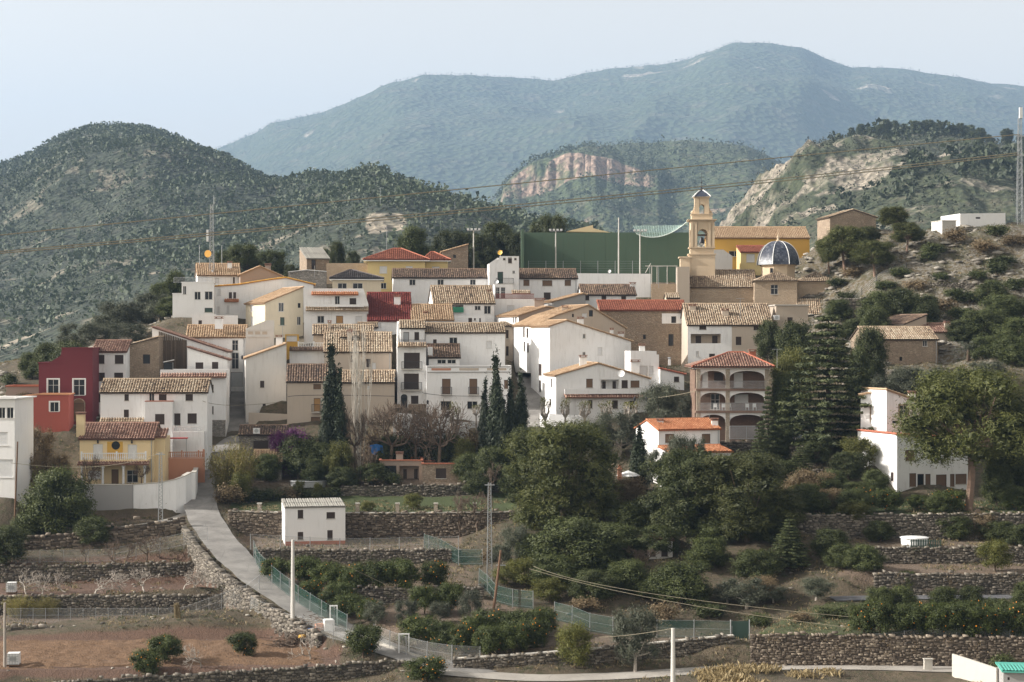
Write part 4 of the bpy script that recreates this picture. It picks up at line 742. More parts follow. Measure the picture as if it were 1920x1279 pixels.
for hi_, h in enumerate(HS):
    f = h['F']; Wd, dep, zb = f.W, f.dep, f.zb; zlow = zb-h['drop']; ov = h['ov']; tm = M[h['tile']]; corr = h['tile'] in ('fibro', 'turq')
    root = thing(h['name'], h['label'], h['cat'], f.pt(Wd/2, dep/2, zb)); HH[h['label']] = (root, h)
    front = np.array(f.A); wall = MB(); sidewall = wall if not h.get('lwall') else MB()
    # openings
    def holes_of(lst, fn):
        o = []
        for w in lst:
            a, z1 = fn(w[0], w[1]); b_, z0 = fn(w[2], w[3]); a, b_ = min(a, b_), max(a, b_); o.append(((a, z0, b_, z1, 1.3 if w[4][0] == 'L' else .16), w[4]))
        return o
    fh = [x for x in holes_of(h['wins'], lambda x, y: f.tz(x, y)) if x[0][0] > .02 and x[0][2] < Wd-.02]; lh = holes_of(h['lwins'], f.sz)
    lh = [x for x in lh if x[0][0] > .05 and x[0][2] < dep-.05]
    H_f = [x[0] for x in fh]; H_l = [x[0] for x in lh]; kind = h['roof']; tp = []; slabs = []; ridge = MB()
    if kind == 'par':
        ze = f.z(h['top'][0], f.D); vr = dep*h['fr_']; zr = f.z(h['top'][1], f.D+vr*f.v[1]); zbk = ze if h['fr_'] < .7 else max(ze, zr-(dep-vr)*.4)
        prof_f = [(0, ze), (Wd, ze)]; prof_s = [(0, ze), (vr, zr), (dep, zbk)]; prof_b = [(0, zbk), (Wd, zbk)]
        sl = np.array([0, 0, 0.])+f.v*vr+up*(zr-ze); su = unit(sl); S = np.linalg.norm(sl); nrm = unit(np.cross(f.u, su)); nrm = nrm if nrm[2] > 0 else -nrm
        o = f.pt(-ov*.6, 0, ze)-su*ov+nrm*.10; L = Wd+1.2*ov
        slabs.append(([o, o+f.u*L, o+f.u*L+su*(S+ov), o+su*(S+ov)], nrm)); tp.append((o, f.u, su, [(0, 0), (L, 0), (L, S+ov), (0, S+ov)]))
        sb = f.v*(vr-dep)+up*(zr-zbk); Sb = np.linalg.norm(sb); sbu = unit(sb); nb = unit(np.cross(f.u, sbu)); nb = nb if nb[2] > 0 else -nb
        if Sb > .6:
            o2 = f.pt(-ov*.6, dep, zbk)-sbu*ov+nb*.10; slabs.append(([o2, o2+f.u*L, o2+f.u*L+sbu*(Sb+ov), o2+sbu*(Sb+ov)], nb))
        ridge.path([f.pt(-ov*.5+L*k/12, vr, zr+.17+random.uniform(-.02, .02)) for k in range(13)], .13, n=6)
    elif kind == 'hip':
        ey, rx0, rx1, ry = h['top']; ze = f.z(ey, f.D); r0, _ = f.tz(rx0, ry, dep/2); r1, zr = f.tz(rx1, ry, dep/2)
        prof_f = [(0, ze), (Wd, ze)]; prof_s = [(0, ze), (dep, ze)]; prof_b = prof_f
        e = [f.pt(-ov, -ov, ze), f.pt(Wd+ov, -ov, ze), f.pt(Wd+ov, dep+ov, ze), f.pt(-ov, dep+ov, ze)]; ra, rb = f.pt(r0, dep/2, zr), f.pt(r1, dep/2, zr)
        for a, b_, pts in ((e[0], e[1], [rb, ra]), (e[1], e[2], [rb]), (e[2], e[3], [ra, rb]), (e[3], e[0], [ra])):
            ed = unit(b_-a); s_ = pts[0]-a; s_ = s_-ed*(s_@ed); su = unit(s_); nrm = unit(np.cross(ed, su)); nrm = nrm if nrm[2] > 0 else -nrm
            slabs.append(([a, b_]+pts, nrm)); tp.append((a, ed, su, [((p-a)@ed, (p-a)@su) for p in [a, b_]+pts]))
        for a, b_ in ((e[0], ra), (e[1], rb), (ra, rb), (e[2], rb), (e[3], ra)): ridge.tube(a+up*.12, b_+up*.12, .12, n=6)
        sf = MB(); sf.obox(f.pt(-ov, -ov, ze-.26), f.u*(Wd+2*ov), f.v*(dep+2*ov), up*.14); sf.build('eaves', M['whitepaint'], root)
    else:
        top = h['top'] if isinstance(h['top'], list) else [(h['x0'], h['top']), (h['x1'], h['top'])]
        prof_f = []
        for x, y in top: t_, z_ = f.tz(x, y); prof_f.append((min(max(t_, 0), Wd), z_))
        prof_f[0] = (0, prof_f[0][1]); prof_f[-1] = (Wd, prof_f[-1][1]); prof_s = [(0, prof_f[0][1]), (dep, prof_f[0][1])]; prof_b = prof_f
        for (ta, za), (tb, zb2) in zip(prof_f, prof_f[1:]):
            if tb-ta < .05: continue
            if kind == 'flat':
                rf = .25; slabs.append(([f.pt(ta+.02, .02, za-rf), f.pt(tb-.02, .02, zb2-rf), f.pt(tb-.02, dep-.02, zb2-rf), f.pt(ta+.02, dep-.02, za-rf)], up)); continue
            a, b_ = f.pt(ta, -ov*.6, za), f.pt(tb, -ov*.6, zb2)
            lo, hi2 = (a, b_) if za <= zb2 else (b_, a); s_ = hi2-lo; S = np.linalg.norm(s_); su = unit(s_); nrm = unit(np.cross(f.v, su)); nrm = nrm if nrm[2] > 0 else -nrm
            ext = ov if (ta < .05 and za <= zb2) or (tb > Wd-.05 and zb2 <= za) else 0
            o = lo-su*ext+nrm*.10; L = dep+1.0*ov; slabs.append(([o, o+f.v*L, o+f.v*L+su*(S+ext), o+su*(S+ext)], nrm)); tp.append((o, f.v, su, [(0, 0), (L, 0), (L, S+ext), (0, S+ext)]))
        if kind == 'prof':
            k = max(range(len(prof_f)), key=lambda i: prof_f[i][1]); ta, za = prof_f[k]; ridge.tube(f.pt(ta, -ov*.6, za+.15), f.pt(ta, dep+ov*.4, za+.15), .13, n=6)
    face(wall, f, front, f.u, prof_f, zlow, H_f, f.v); face(sidewall, f, front, f.v, prof_s, zlow, H_l, f.u)
    ps_r = [(a, (z_ if kind in ('par', 'hip') else prof_f[-1][1])) for a, z_ in prof_s]
    face(wall, f, front+f.u*Wd, f.v, ps_r, zlow, [], -f.u); face(wall, f, front+f.v*dep, f.u, prof_b, zlow, [], -f.v)
    wall.build('wall', M[h['wall']], root)
    if sidewall is not wall: sidewall.build('side_wall', M[h['lwall']], root)
    for x in fh: window(root, front, f.u, f.v, x[0], x[1], h['wall'] if h['wall'] != 'stone' else 'white')
    for x in lh: window(root, front, f.v, f.u, x[0], x[1], h['wall'])
    rm = MB()
    for pts_, nrm in slabs: slab(rm, pts_, .12, nrm)
    for k in range(len(rm.t)): rm.t[k] = .04  # bed under the tiles darkened: shade between the rows is in its colour
    if kind == 'flat': ro = rm.build('roof', M['concrete'], root)
    else:
        ro = rm.build('roof', tm, root)
        if corr:
            tile_object([tiles(o + 0*o, e, s, p, pitch=.28, row=2.4, h=.05, seed=hi_) for o, e, s, p in tp], tm, ro, 'corrugation')
        else:
            tile_object([tiles(o, e, s, p, seed=hi_) for o, e, s, p in tp], tm, ro)
            for k in range(len(ridge.t)): ridge.t[k] = .6
            if ridge.v: ridge.build('ridge_cap', tm, ro)
    if h.get('coping'):
        c = MB(); k = h['coping']
        for (ta, za), (tb, zb2) in zip(prof_f, prof_f[1:]):
            if tb-ta < .05: continue
            for w0, w1 in ((-k, .22), (dep-.2, dep+k)): c.hexa([f.pt(ta-k*.98, w0, za+.003), f.pt(tb+k*.98, w0, zb2+.003), f.pt(tb+k*.98, w1, zb2+.003), f.pt(ta-k*.98, w1, za+.003), f.pt(ta-k*.98, w0, za+.16), f.pt(tb+k*.98, w0, zb2+.16), f.pt(tb+k*.98, w1, zb2+.16), f.pt(ta-k*.98, w1, za+.16)], .8)
        za = prof_f[0][1]; zc = prof_f[-1][1]
        c.obox(f.pt(-k*.97, .222, za+.004), f.u*(.2+k), f.v*(dep-.425), up*.155, .8); c.obox(f.pt(Wd-.2, .222, zc+.004), f.u*(.2+k), f.v*(dep-.425), up*.155, .8)
        c.build('coping', M[h.get('copmat', h['wall'] if h['wall'] in ('white2', 'maroon') else 'concrete')], root)
    for i, (xa, xb, ya, yb_, mt) in enumerate(h.get('strips', ())):          # narrow tiled lean-to strips
        ta, z1 = f.tz(xa, ya); tb, z0 = f.tz(xb, yb_); rise = z1-z0; out = max(.45, rise*1.6)
        o = f.pt(ta, -out, z0+.02); s_ = f.v*out+up*rise; su = unit(s_); nrm = unit(np.cross(f.u, su)); nrm = nrm if nrm[2] > 0 else -nrm; S = np.linalg.norm(s_); L = tb-ta
        mb = MB(); slab(mb, [o, o+f.u*L, o+f.u*L+su*S, o+su*S], .10, nrm); so = mb.build('tiled_ledge', M[mt], root); tile_object([tiles(o, f.u, su, [(0, 0), (L, 0), (L, S), (0, S)], seed=hi_+40+i)], M[mt], so)
    for (x, yt, w_, cw) in h.get('chim', ()):
        t_, zt = f.tz(x, yt, w_); zz = zt-1.9 if cw > .45 else zt-1.2; p_ = f.pt(t_, w_, min(zz, zt-.8)); chimney(root, p_, zt, cw, 'white' if h['wall'] not in ('beige2', 'brown', 'stone', 'beige') else h['wall'])
    for (xa, xb, yf, yt) in h.get('balc', ()):
        ta, z0 = f.tz(xa, yf); tb, _ = f.tz(xb, yf); _, z1 = f.tz(xa, yt); mb = MB(); mb.obox(f.pt(ta, -.75, z0-.02), f.u*(tb-ta), f.v*.748, up*.14); bo = mb.build('balcony', M['concrete'], root)
        railing(bo, f.pt(ta+.03, -.72, z0+.12), f.pt(tb-.03, -.72, z0+.12), min(1.05, z1-z0)); railing(bo, f.pt(ta+.03, -.72, z0+.12), f.pt(ta+.03, -.02, z0+.12), min(1.05, z1-z0)); railing(bo, f.pt(tb-.03, -.72, z0+.12), f.pt(tb-.03, -.02, z0+.12), min(1.05, z1-z0))
    for key in ('base', 'base2'):
        if h.get(key):
            xa, xb, yt, mt = h[key]; ta, z1 = f.tz(xa, yt); tb, _ = f.tz(xb, yt); hs_ = [(max(a, ta), z0, min(b_, tb), min(z1_, z1), th) for (a, z0, b_, z1_, th) in H_f if z0 < z1 and b_ > ta and a < tb and z1_ < z1]
            mb = MB(); mb.obox(f.pt(ta, -.05, zlow), f.u*(tb-ta), f.v*.047, up*(z1-zlow)); mb.build('base_course', M[mt], root)
    if h.get('patch') or h.get('whitebay'):
        if h.get('patch'): xa, xb, ya, yb_ = h['patch']; ta, z1 = f.tz(xa, ya); tb, z0 = f.tz(xb, yb_); mt = 'white'
        else: xa, xb = h['whitebay']; ta, _ = f.tz(xa, 0); tb, _ = f.tz(xb, 0); z1 = prof_f[0][1]-.02; z0 = zlow; mt = 'white'
        mb = MB(); ta = max(ta, 0); hs_ = [x for x in H_f if x[0] > ta and x[2] < tb and x[1] > z0 and x[3] < z1]
        face(mb, f, front-f.v*.012, f.u, [(ta, z1), (tb, z1)], z0, [(a, b_, c_, d_, .02) for a, b_, c_, d_, e_ in hs_], f.v); mb.build('whitewashed_bay', M[mt], root)
    if h.get('clad'):
        xa, ya, xb, yb_ = h['clad']; ta, z1 = f.tz(xa, ya); tb, z0 = f.tz(xb, yb_); mb = MB(); k = int((tb-ta)/.25)
        for i in range(k):
            a = ta+(tb-ta)*i/k; zt = np.interp(a, [p[0] for p in prof_f], [p[1] for p in prof_f])-.25; mb.obox(f.pt(a, -.10, z0), f.u*(tb-ta)/k*.72, f.v*.095, up*(zt-z0), random.random())
        mb.obox(f.pt(ta, -.03, z0), f.u*(tb-ta), f.v*.026, up*(np.interp(tb, [p[0] for p in prof_f], [p[1] for p in prof_f])-.2-z0), .1); mb.build('cladding', M['cladding'], root)
    if h.get('frieze'):
        xa, xb, ya, yb_ = h['frieze']; ta, z1 = f.tz(xa, ya); tb, z0 = f.tz(xb, yb_); mb = MB(); L = tb-ta
        mb.obox(f.pt(ta, -.08, z1-.12), f.u*L, f.v*.078, up*.12); mb.obox(f.pt(ta, -.12, z0-.1), f.u*L, f.v*.118, up*.14); k = max(3, int(L/3.2))
        mb.build('cornice', M['grey' if h['wall'] == 'white' else 'greywhite'], root)
        for i in range(k):
            pm = MB(); pm.obox(f.pt(ta+L*(i+.15)/k, -.03, z0+.28*(z1-z0)), f.u*L/k*.7, f.v*.028, up*(z1-z0)*.42); pm.build('relief_panel', M['salmon' if h['wall'] == 'white' and i % 4 == 0 else 'beige'], root)
    if h.get('redrail'):
        xa, xb, ya, yb_ = h['redrail']; ta, z1 = f.tz(xa, ya); tb, z0 = f.tz(xb, yb_); railing(root, f.pt(ta, .1, z0), f.pt(tb, .1, z0), z1-z0, 'terrace_railing', 'redrail', .13, .03)
    if Wd > 5 and kind == 'par' and hi_ % 2 == 0:          # drainpipe
        mb = MB(); x = Wd-.25; mb.tube(f.pt(x, -.08, ze-.05), f.pt(x, -.08, zb+.1), .05, n=5); mb.build('drainpipe', M['metal'], root)
# ------------------------------------------------------------------ trees and plants
M['f_pine'] = foliage('aleppo_pine_needles', (.028, .038, .008), (.118, .124, .026))
M['f_pine_dark'] = foliage('dark_pine_needles', (.020, .030, .008), (.080, .092, .022))
M['f_cypress'] = foliage('cypress_scales', (.012, .022, .009), (.036, .050, .018), .12)
M['f_cedar'] = foliage('cedar_needles', (.022, .034, .012), (.11, .125, .038), .15)
M['f_orange'] = foliage('citrus_leaves', (.022, .036, .006), (.085, .105, .016))
M['f_olive'] = foliage('olive_leaves', (.055, .062, .038), (.125, .135, .088))
M['f_broad'] = foliage('dark_evergreen_leaves', (.020, .030, .008), (.095, .112, .026))
M['f_yellow'] = foliage('yellow_green_leaves', (.070, .080, .016), (.165, .16, .034), .35)
M['f_bamboo'] = foliage('bamboo_leaves', (.11, .105, .022), (.27, .235, .06), .35)
M['f_purple'] = foliage('bougainvillea_bracts', (.10, .02, .10), (.21, .045, .20), .35)
M['f_dry'] = foliage('dry_leaves', (.12, .085, .045), (.22, .16, .085), .2)
M['f_straw'] = foliage('dry_grass_blades', (.20, .15, .07), (.36, .28, .15), .2)
M['f_grass'] = foliage('green_grass_blades', (.05, .08, .015), (.12, .15, .04), .3)
def rquads(c, size, aspect, r, upb=0., face=None):
    n = len(c); a = r.normal(size=(n, 3)); a[:, 2] += upb
    if face is not None: nn = face+r.normal(size=(n, 3))*.42; nn /= np.linalg.norm(nn, axis=1)[:, None]; a -= nn*(a*nn).sum(1)[:, None]
    a /= np.linalg.norm(a, axis=1)[:, None]
    b_ = np.cross(a, r.normal(size=(n, 3)) if face is None else nn); b_ /= np.linalg.norm(b_, axis=1)[:, None]
    s = (size*r.uniform(.6, 1.3, n))[:, None]; a = a*s*.5; b_ = b_*s*.5*aspect
    V = np.stack([c-a-b_*.6, c-b_+a*.1, c+a, c+b_+a*.1], 1).reshape(-1, 3)
    return V, np.arange(4*n).reshape(-1, 4)
def crown_mesh(name, blobs, ncl, nl, lsize, spread, mat, seed, aspect=.45, shell=(.55, 1.02), flat=1.0, upb=0., core=.46):
    r = np.random.default_rng(seed); B = np.array(blobs, float); w = (B[:, 3]*B[:, 4]+B[:, 3]*B[:, 5]); w /= w.sum()
    k = r.choice(len(B), ncl, p=w); d = r.normal(size=(ncl, 3)); d /= np.linalg.norm(d, axis=1)[:, None]
    c = B[k, :3]+d*B[k, 3:6]*r.uniform(*shell, ncl)[:, None]**.6
    ct = r.random(ncl); L = np.repeat(c, nl, 0)+r.normal(size=(ncl*nl, 3))*spread*[1, 1, flat]
    fc = np.repeat(d*[1, 1, 1.1]+[0, 0, .25], nl, 0)+r.normal(size=(ncl*nl, 3))*.15
    V, Q = rquads(L, lsize, aspect, r, upb, fc); T = np.clip(np.repeat(ct, nl)*.65+r.random(ncl*nl)*.4, 0, 1)
    ni = int(ncl*nl*core*.35); ki = r.choice(len(B), ni, p=w); di = r.normal(size=(ni, 3)); di /= np.linalg.norm(di, axis=1)[:, None]      # inner leaves, added to block light; darker tint paints the crown's inner shade
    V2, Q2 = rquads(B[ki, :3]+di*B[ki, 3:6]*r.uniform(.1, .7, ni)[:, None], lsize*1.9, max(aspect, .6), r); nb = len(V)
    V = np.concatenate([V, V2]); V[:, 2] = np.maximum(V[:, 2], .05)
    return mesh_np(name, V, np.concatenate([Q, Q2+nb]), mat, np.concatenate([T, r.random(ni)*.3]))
def branches(seed, p, d, L, r0, depth, kids=3, spread=.7, shrink=.68, n=4, upw=.15, mb=None, wob=.18, rmin=.008):
    mb = mb or MB(); rr = random.Random(seed)
    def go(p, d, L, r, k):
        pts = [np.array(p, float)]; d = np.array(d, float); seg = 3
        for i in range(seg):
            d = unit(d+np.array([rr.gauss(0, wob), rr.gauss(0, wob), rr.gauss(0, wob)+upw*.4])); pts.append(pts[-1]+d*L/seg)
        mb.path(pts, r, max(rmin, r*.62), n)
        if k <= 0: return
        for i in range(kids if k > 1 else kids+1):
            j = rr.choice((2, 3)) if i else 3; a = rr.uniform(0, 2*math.pi); q = unit(np.cross(d, (math.cos(a), math.sin(a), .3)))
            go(pts[j], unit(d+q*spread*rr.uniform(.6, 1.3)+np.array([0, 0, upw])), L*shrink*rr.uniform(.75, 1.15), max(rmin, r*.6), k-1)
    go(p, d, L, r0, depth); return mb
TPL = {}
def template(kind, parts, w, h):
    """parts: list of (part name, mesh). one hidden-free source per kind is placed by its first use"""
    TPL.setdefault(kind, []).append((parts, w, h))
def trunk_mesh(name, mb, mat):
    me = bpy.data.meshes.new(name); me.from_pydata([tuple(v) for v in mb.v], [], mb.f); me.materials.append(mat)
    a = me.attributes.new('tint', 'FLOAT', 'FACE'); a.data.foreach_set('value', np.array(mb.t, np.float32)); return me
def limbs(blobs, base_h, r0, seed, lean=.5):
    rr = random.Random(seed); mb = MB(); top = np.array([rr.uniform(-lean, lean), rr.uniform(-lean, lean), base_h]); mid = top*[.4, .8, .5]
    mb.path([(0, 0, -.6), mid, top], r0, r0*.75, 7)
    for b_ in blobs:
        q = np.array(b_[:3]); m = (top+q)/2+np.array([0, 0, -.15*abs(q[2]-top[2])]); mb.path([top, m, q], r0*.45, r0*.12, 5)
    return mb
def blobs_dome(seed, n, w, z0, z1, rb, top=.55):
    rr = random.Random(seed); out = []
    for i in range(n):
        z = z0+(z1-z0)*((i+.5)/n); f_ = math.sqrt(max(.05, 1-((z-(z0+(z1-z0)*.40))/((z1-z0)*.64))**2)); a = i*2.4+rr.uniform(-.4, .4); R = w*.5*f_*rr.uniform(.35, .95)
        s = rb*rr.uniform(.75, 1.25)*(.75+.4*f_); R = max(0, min(R, w*.5-s*.7)); out.append((R*math.cos(a), R*math.sin(a), min(z, z1-s*.6), s, s, s*.8))
    return out
for v in range(2):   # broad umbrella pine with bare trunk, bushy pine, dark pine
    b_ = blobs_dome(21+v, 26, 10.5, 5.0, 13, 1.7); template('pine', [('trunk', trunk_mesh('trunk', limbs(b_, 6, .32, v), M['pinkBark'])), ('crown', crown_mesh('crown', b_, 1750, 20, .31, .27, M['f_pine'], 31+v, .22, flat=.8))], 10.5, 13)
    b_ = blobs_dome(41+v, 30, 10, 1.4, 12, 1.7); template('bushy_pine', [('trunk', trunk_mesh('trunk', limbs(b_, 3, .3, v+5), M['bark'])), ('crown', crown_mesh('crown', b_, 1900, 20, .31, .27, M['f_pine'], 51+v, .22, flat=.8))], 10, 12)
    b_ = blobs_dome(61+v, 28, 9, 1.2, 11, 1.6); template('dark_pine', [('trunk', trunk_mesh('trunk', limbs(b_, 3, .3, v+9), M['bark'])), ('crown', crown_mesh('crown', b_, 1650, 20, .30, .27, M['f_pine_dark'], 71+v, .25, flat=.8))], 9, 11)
for v in range(2):
    b_ = [(random.uniform(-.1, .1), random.uniform(-.1, .1), z, max(.14, .95*math.sin(math.pi*min(1, (.08+z/10.4)**.62))), max(.14, .95*math.sin(math.pi*min(1, (.08+z/10.4)**.62))), .75) for z in np.linspace(.7, 9.6, 18)]
    mb = MB(); mb.tube((0, 0, -.5), (0, 0, 9), .16, .03); template('cypress', [('trunk', trunk_mesh('trunk', mb, M['bark'])), ('crown', crown_mesh('crown', b_, 620, 14, .34, .13, M['f_cypress'], 81+v, .3, (.75, 1.05), 2.2, 1.6))], 2.1, 10.2)
b_ = []; rr = random.Random(5); mb = MB(); mb.tube((0, 0, -.5), (0, 0, 15.6), .35, .04, 8)
for i in range(17):
    z = 1.2+14.2*i/16; R = 4.9*(1-(i/16.6)**1.15)+.35
    for j in range(8 if i < 12 else 5):
        a = j*2*math.pi/(8 if i < 12 else 5)+i*.8+rr.uniform(-.3, .3); L = R*rr.uniform(.75, 1.08); tip = np.array([L*math.cos(a), L*math.sin(a), z-.06*L+rr.uniform(-.2, .2)]); mb.tube((0, 0, z+.1), tip, .06, .02, 4, False)
        for q in (.35, .62, .9): s = .42+.5*(1-q)*R/4; b_.append((tip[0]*q, tip[1]*q, z-.06*L*q+.05, s*1.3, s*1.3, .17))
template('cedar', [('trunk', trunk_mesh('trunk', mb, M['bark'])), ('crown', crown_mesh('crown', b_, 3000, 15, .36, .2, M['f_cedar'], 91, .3, (.2, 1.0), .4, core=.5))], 9.8, 16)
for v in range(3):
    b_ = blobs_dome(101+v, 12, 3.7, .75, 3.1, .72); fr = MB(); rr = random.Random(v)
    for i in range(13 if v else 34):
        q = rr.choice(b_); d = unit([rr.gauss(0, 1), rr.gauss(0, 1)-.5, rr.gauss(0, .8)-.2]); fr.ball(np.array(q[:3])+d*np.array(q[3:6])*1.02, .065, n=5, m=4)
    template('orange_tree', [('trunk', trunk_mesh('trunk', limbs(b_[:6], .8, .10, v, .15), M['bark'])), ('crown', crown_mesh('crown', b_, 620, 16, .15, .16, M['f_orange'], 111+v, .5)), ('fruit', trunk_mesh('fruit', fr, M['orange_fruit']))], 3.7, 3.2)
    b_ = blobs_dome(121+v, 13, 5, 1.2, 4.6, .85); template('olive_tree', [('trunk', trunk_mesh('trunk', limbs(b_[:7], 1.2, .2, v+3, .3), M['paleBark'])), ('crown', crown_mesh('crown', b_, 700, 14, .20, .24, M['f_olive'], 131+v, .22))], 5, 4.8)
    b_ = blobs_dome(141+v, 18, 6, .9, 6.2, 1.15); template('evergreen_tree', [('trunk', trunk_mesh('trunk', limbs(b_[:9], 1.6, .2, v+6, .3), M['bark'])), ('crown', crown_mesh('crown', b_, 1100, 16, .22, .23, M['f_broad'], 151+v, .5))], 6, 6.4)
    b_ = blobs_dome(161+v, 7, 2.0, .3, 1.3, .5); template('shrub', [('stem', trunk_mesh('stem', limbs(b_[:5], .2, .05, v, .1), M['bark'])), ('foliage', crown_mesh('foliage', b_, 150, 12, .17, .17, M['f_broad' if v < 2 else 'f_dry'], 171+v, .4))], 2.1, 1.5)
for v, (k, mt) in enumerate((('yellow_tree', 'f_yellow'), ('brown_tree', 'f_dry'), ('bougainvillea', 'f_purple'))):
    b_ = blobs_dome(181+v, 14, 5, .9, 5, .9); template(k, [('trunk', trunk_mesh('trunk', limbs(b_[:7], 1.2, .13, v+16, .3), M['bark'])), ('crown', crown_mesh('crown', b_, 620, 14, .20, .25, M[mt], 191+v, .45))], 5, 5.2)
r_ = np.random.default_rng(9); mb = MB(); C_ = []
for i in range(150):
    a = r_.uniform(0, 6.28); R = 1.7*math.sqrt(r_.random()); h_ = r_.uniform(3.8, 6.4)*(1-.16*R); tip = np.array([R*math.cos(a)*1.75, R*math.sin(a)*1.75, h_]); mb.path([(R*math.cos(a)*.8, R*math.sin(a)*.8, -.2), (R*math.cos(a)*1.2, R*math.sin(a)*1.2, h_*.6), tip], .03, .01, 4)
    tt = r_.uniform(.12, 1.02, 60)[:, None]; C_.append(np.array([R*math.cos(a)*.8, R*math.sin(a)*.8, 0])*(1-tt)+tip*tt+r_.normal(size=(60, 3))*.26)
V, Q = rquads(np.concatenate(C_), .36, .18, r_, .9); template('bamboo_clump', [('cane', trunk_mesh('cane', mb, M['f_straw'])), ('foliage', mesh_np('foliage', V, Q, M['f_bamboo'], r_.random(len(Q))))], 6.0, 6.5)
for v in range(3):
    template('almond_tree', [('trunk', trunk_mesh('trunk', branches(v+3, (0, 0, -.3), (0, 0, 1), 1.25, .10, 4, 3, .95, .78, 4, .10, wob=.26, rmin=.018), M['paleBark']))], 4.2, 3.4)
    template('bare_tree', [('trunk', trunk_mesh('trunk', branches(v+13, (0, 0, -.4), (0, 0, 1), 1.9, .14, 5, 3, .75, .74, 4, .22, rmin=.014), M['twig']))], 5.5, 6.2)
mb = MB()
for i in range(6): branches(40+i, (random.uniform(-.35, .35), random.uniform(-.35, .35), -.4), (random.uniform(-.22, .22), random.uniform(-.22, .22), 1), 5.2, .085, 3, 3, .30, .62, 4, .55, mb=mb, wob=.06, rmin=.012)
template('white_poplar', [('trunk', trunk_mesh('trunk', mb, M['whiteBark']))], 4.6, 12)
for v in range(2):
    mb = MB(); mb.path([(0, 0, -.4), (.08, 0, 1), (.0, .05, 1.9)], .17, .15, 7); rr = random.Random(v+2); tips = []
    for i in range(7):
        a = i*.9+rr.uniform(-.2, .2); m_ = np.array([.62*math.cos(a), .62*math.sin(a), 2.35+rr.uniform(-.1, .2)]); mb.path([(0, .05, 1.85), m_], .11, .10, 6); mb.ball(m_, .16)
        for j in range(4): tp_ = m_+np.array([rr.uniform(-.35, .35), rr.uniform(-.35, .35), rr.uniform(.5, 1.0)]); mb.tube(m_, tp_, .045, .02, 4); tips.append(tp_)
    L_ = np.repeat(np.array(tips), 7, 0); L_ = L_+np.random.default_rng(v).normal(size=L_.shape)*.16; V, Q = rquads(L_, .2, .5, np.random.default_rng(v+1))
    template('pollard_tree', [('trunk', trunk_mesh('trunk', mb, M['paleBark'])), ('leaves', mesh_np('leaves', V, Q, M['f_yellow'], np.random.default_rng(v).random(len(Q))))], 2.4, 3.3)
    mb = MB(); mb.path([(0, 0, -.4), (.1, 0, 1.2), (0, 0, 2.4)], .22, .17, 7)
    for i in range(9): a = i*.7; branches(60+i+v*20, (0, 0, 2.3), (math.cos(a), math.sin(a), .30), 1.7, .09, 3, 4, .65, .72, 4, .12, mb=mb, rmin=.012)
    template('plane_tree', [('trunk', trunk_mesh('trunk', mb, M['twig']))], 8, 4.3)
mb = MB(); mb.path([(0, 0, -.3), (.05, 0, 1.2)], .16, .13, 7); fr = []; r_ = np.random.default_rng(4)
for i in range(26):
    a = i*2.4; e_ = r_.uniform(-.3, 1.1); d0 = np.array([math.cos(a)*math.cos(e_), math.sin(a)*math.cos(e_), math.sin(e_)]); tt = np.linspace(.05, 1, 22)[:, None]; fr.append(np.array([0, 0, 1.25])+d0*tt*1.5-np.array([0, 0, .7])*tt**2+r_.normal(size=(22, 3))*.05)
V, Q = rquads(np.concatenate(fr), .30, .25, r_); template('palm', [('trunk', trunk_mesh('trunk', mb, M['bark'])), ('fronds', mesh_np('fronds', V, Q, M['f_olive'], r_.random(len(Q))))], 3, 2.6)
ORD = ['', 'second', 'third', 'fourth', 'fifth', 'sixth', 'seventh', 'eighth', 'ninth', 'tenth', 'eleventh', 'twelfth', 'thirteenth', 'fourteenth', 'fifteenth', 'sixteenth']
CAT = {'pine': 'pine tree', 'bushy_pine': 'pine tree', 'dark_pine': 'pine tree', 'cypress': 'cypress', 'cedar': 'cedar', 'orange_tree': 'orange tree', 'olive_tree': 'olive tree', 'evergreen_tree': 'tree', 'shrub': 'shrub', 'yellow_tree': 'tree', 'brown_tree': 'tree',
       'bougainvillea': 'bougainvillea', 'bamboo_clump': 'bamboo', 'almond_tree': 'bare tree', 'bare_tree': 'bare tree', 'white_poplar': 'poplar', 'pollard_tree': 'pollard tree', 'plane_tree': 'plane tree', 'palm': 'palm'}
NT = [0]
def ordw(i, n):
    if i == 0: return 'leftmost'
    if i == n-1: return 'rightmost'
    side, k = ('left', i+1) if i < n/2 else ('right', n-i)
    return (ORD+['seventeenth', 'eighteenth', 'nineteenth', 'twentieth', 'twenty-first', 'twenty-second', 'twenty-third', 'twenty-fourth', 'twenty-fifth'])[k-1]+' from '+side
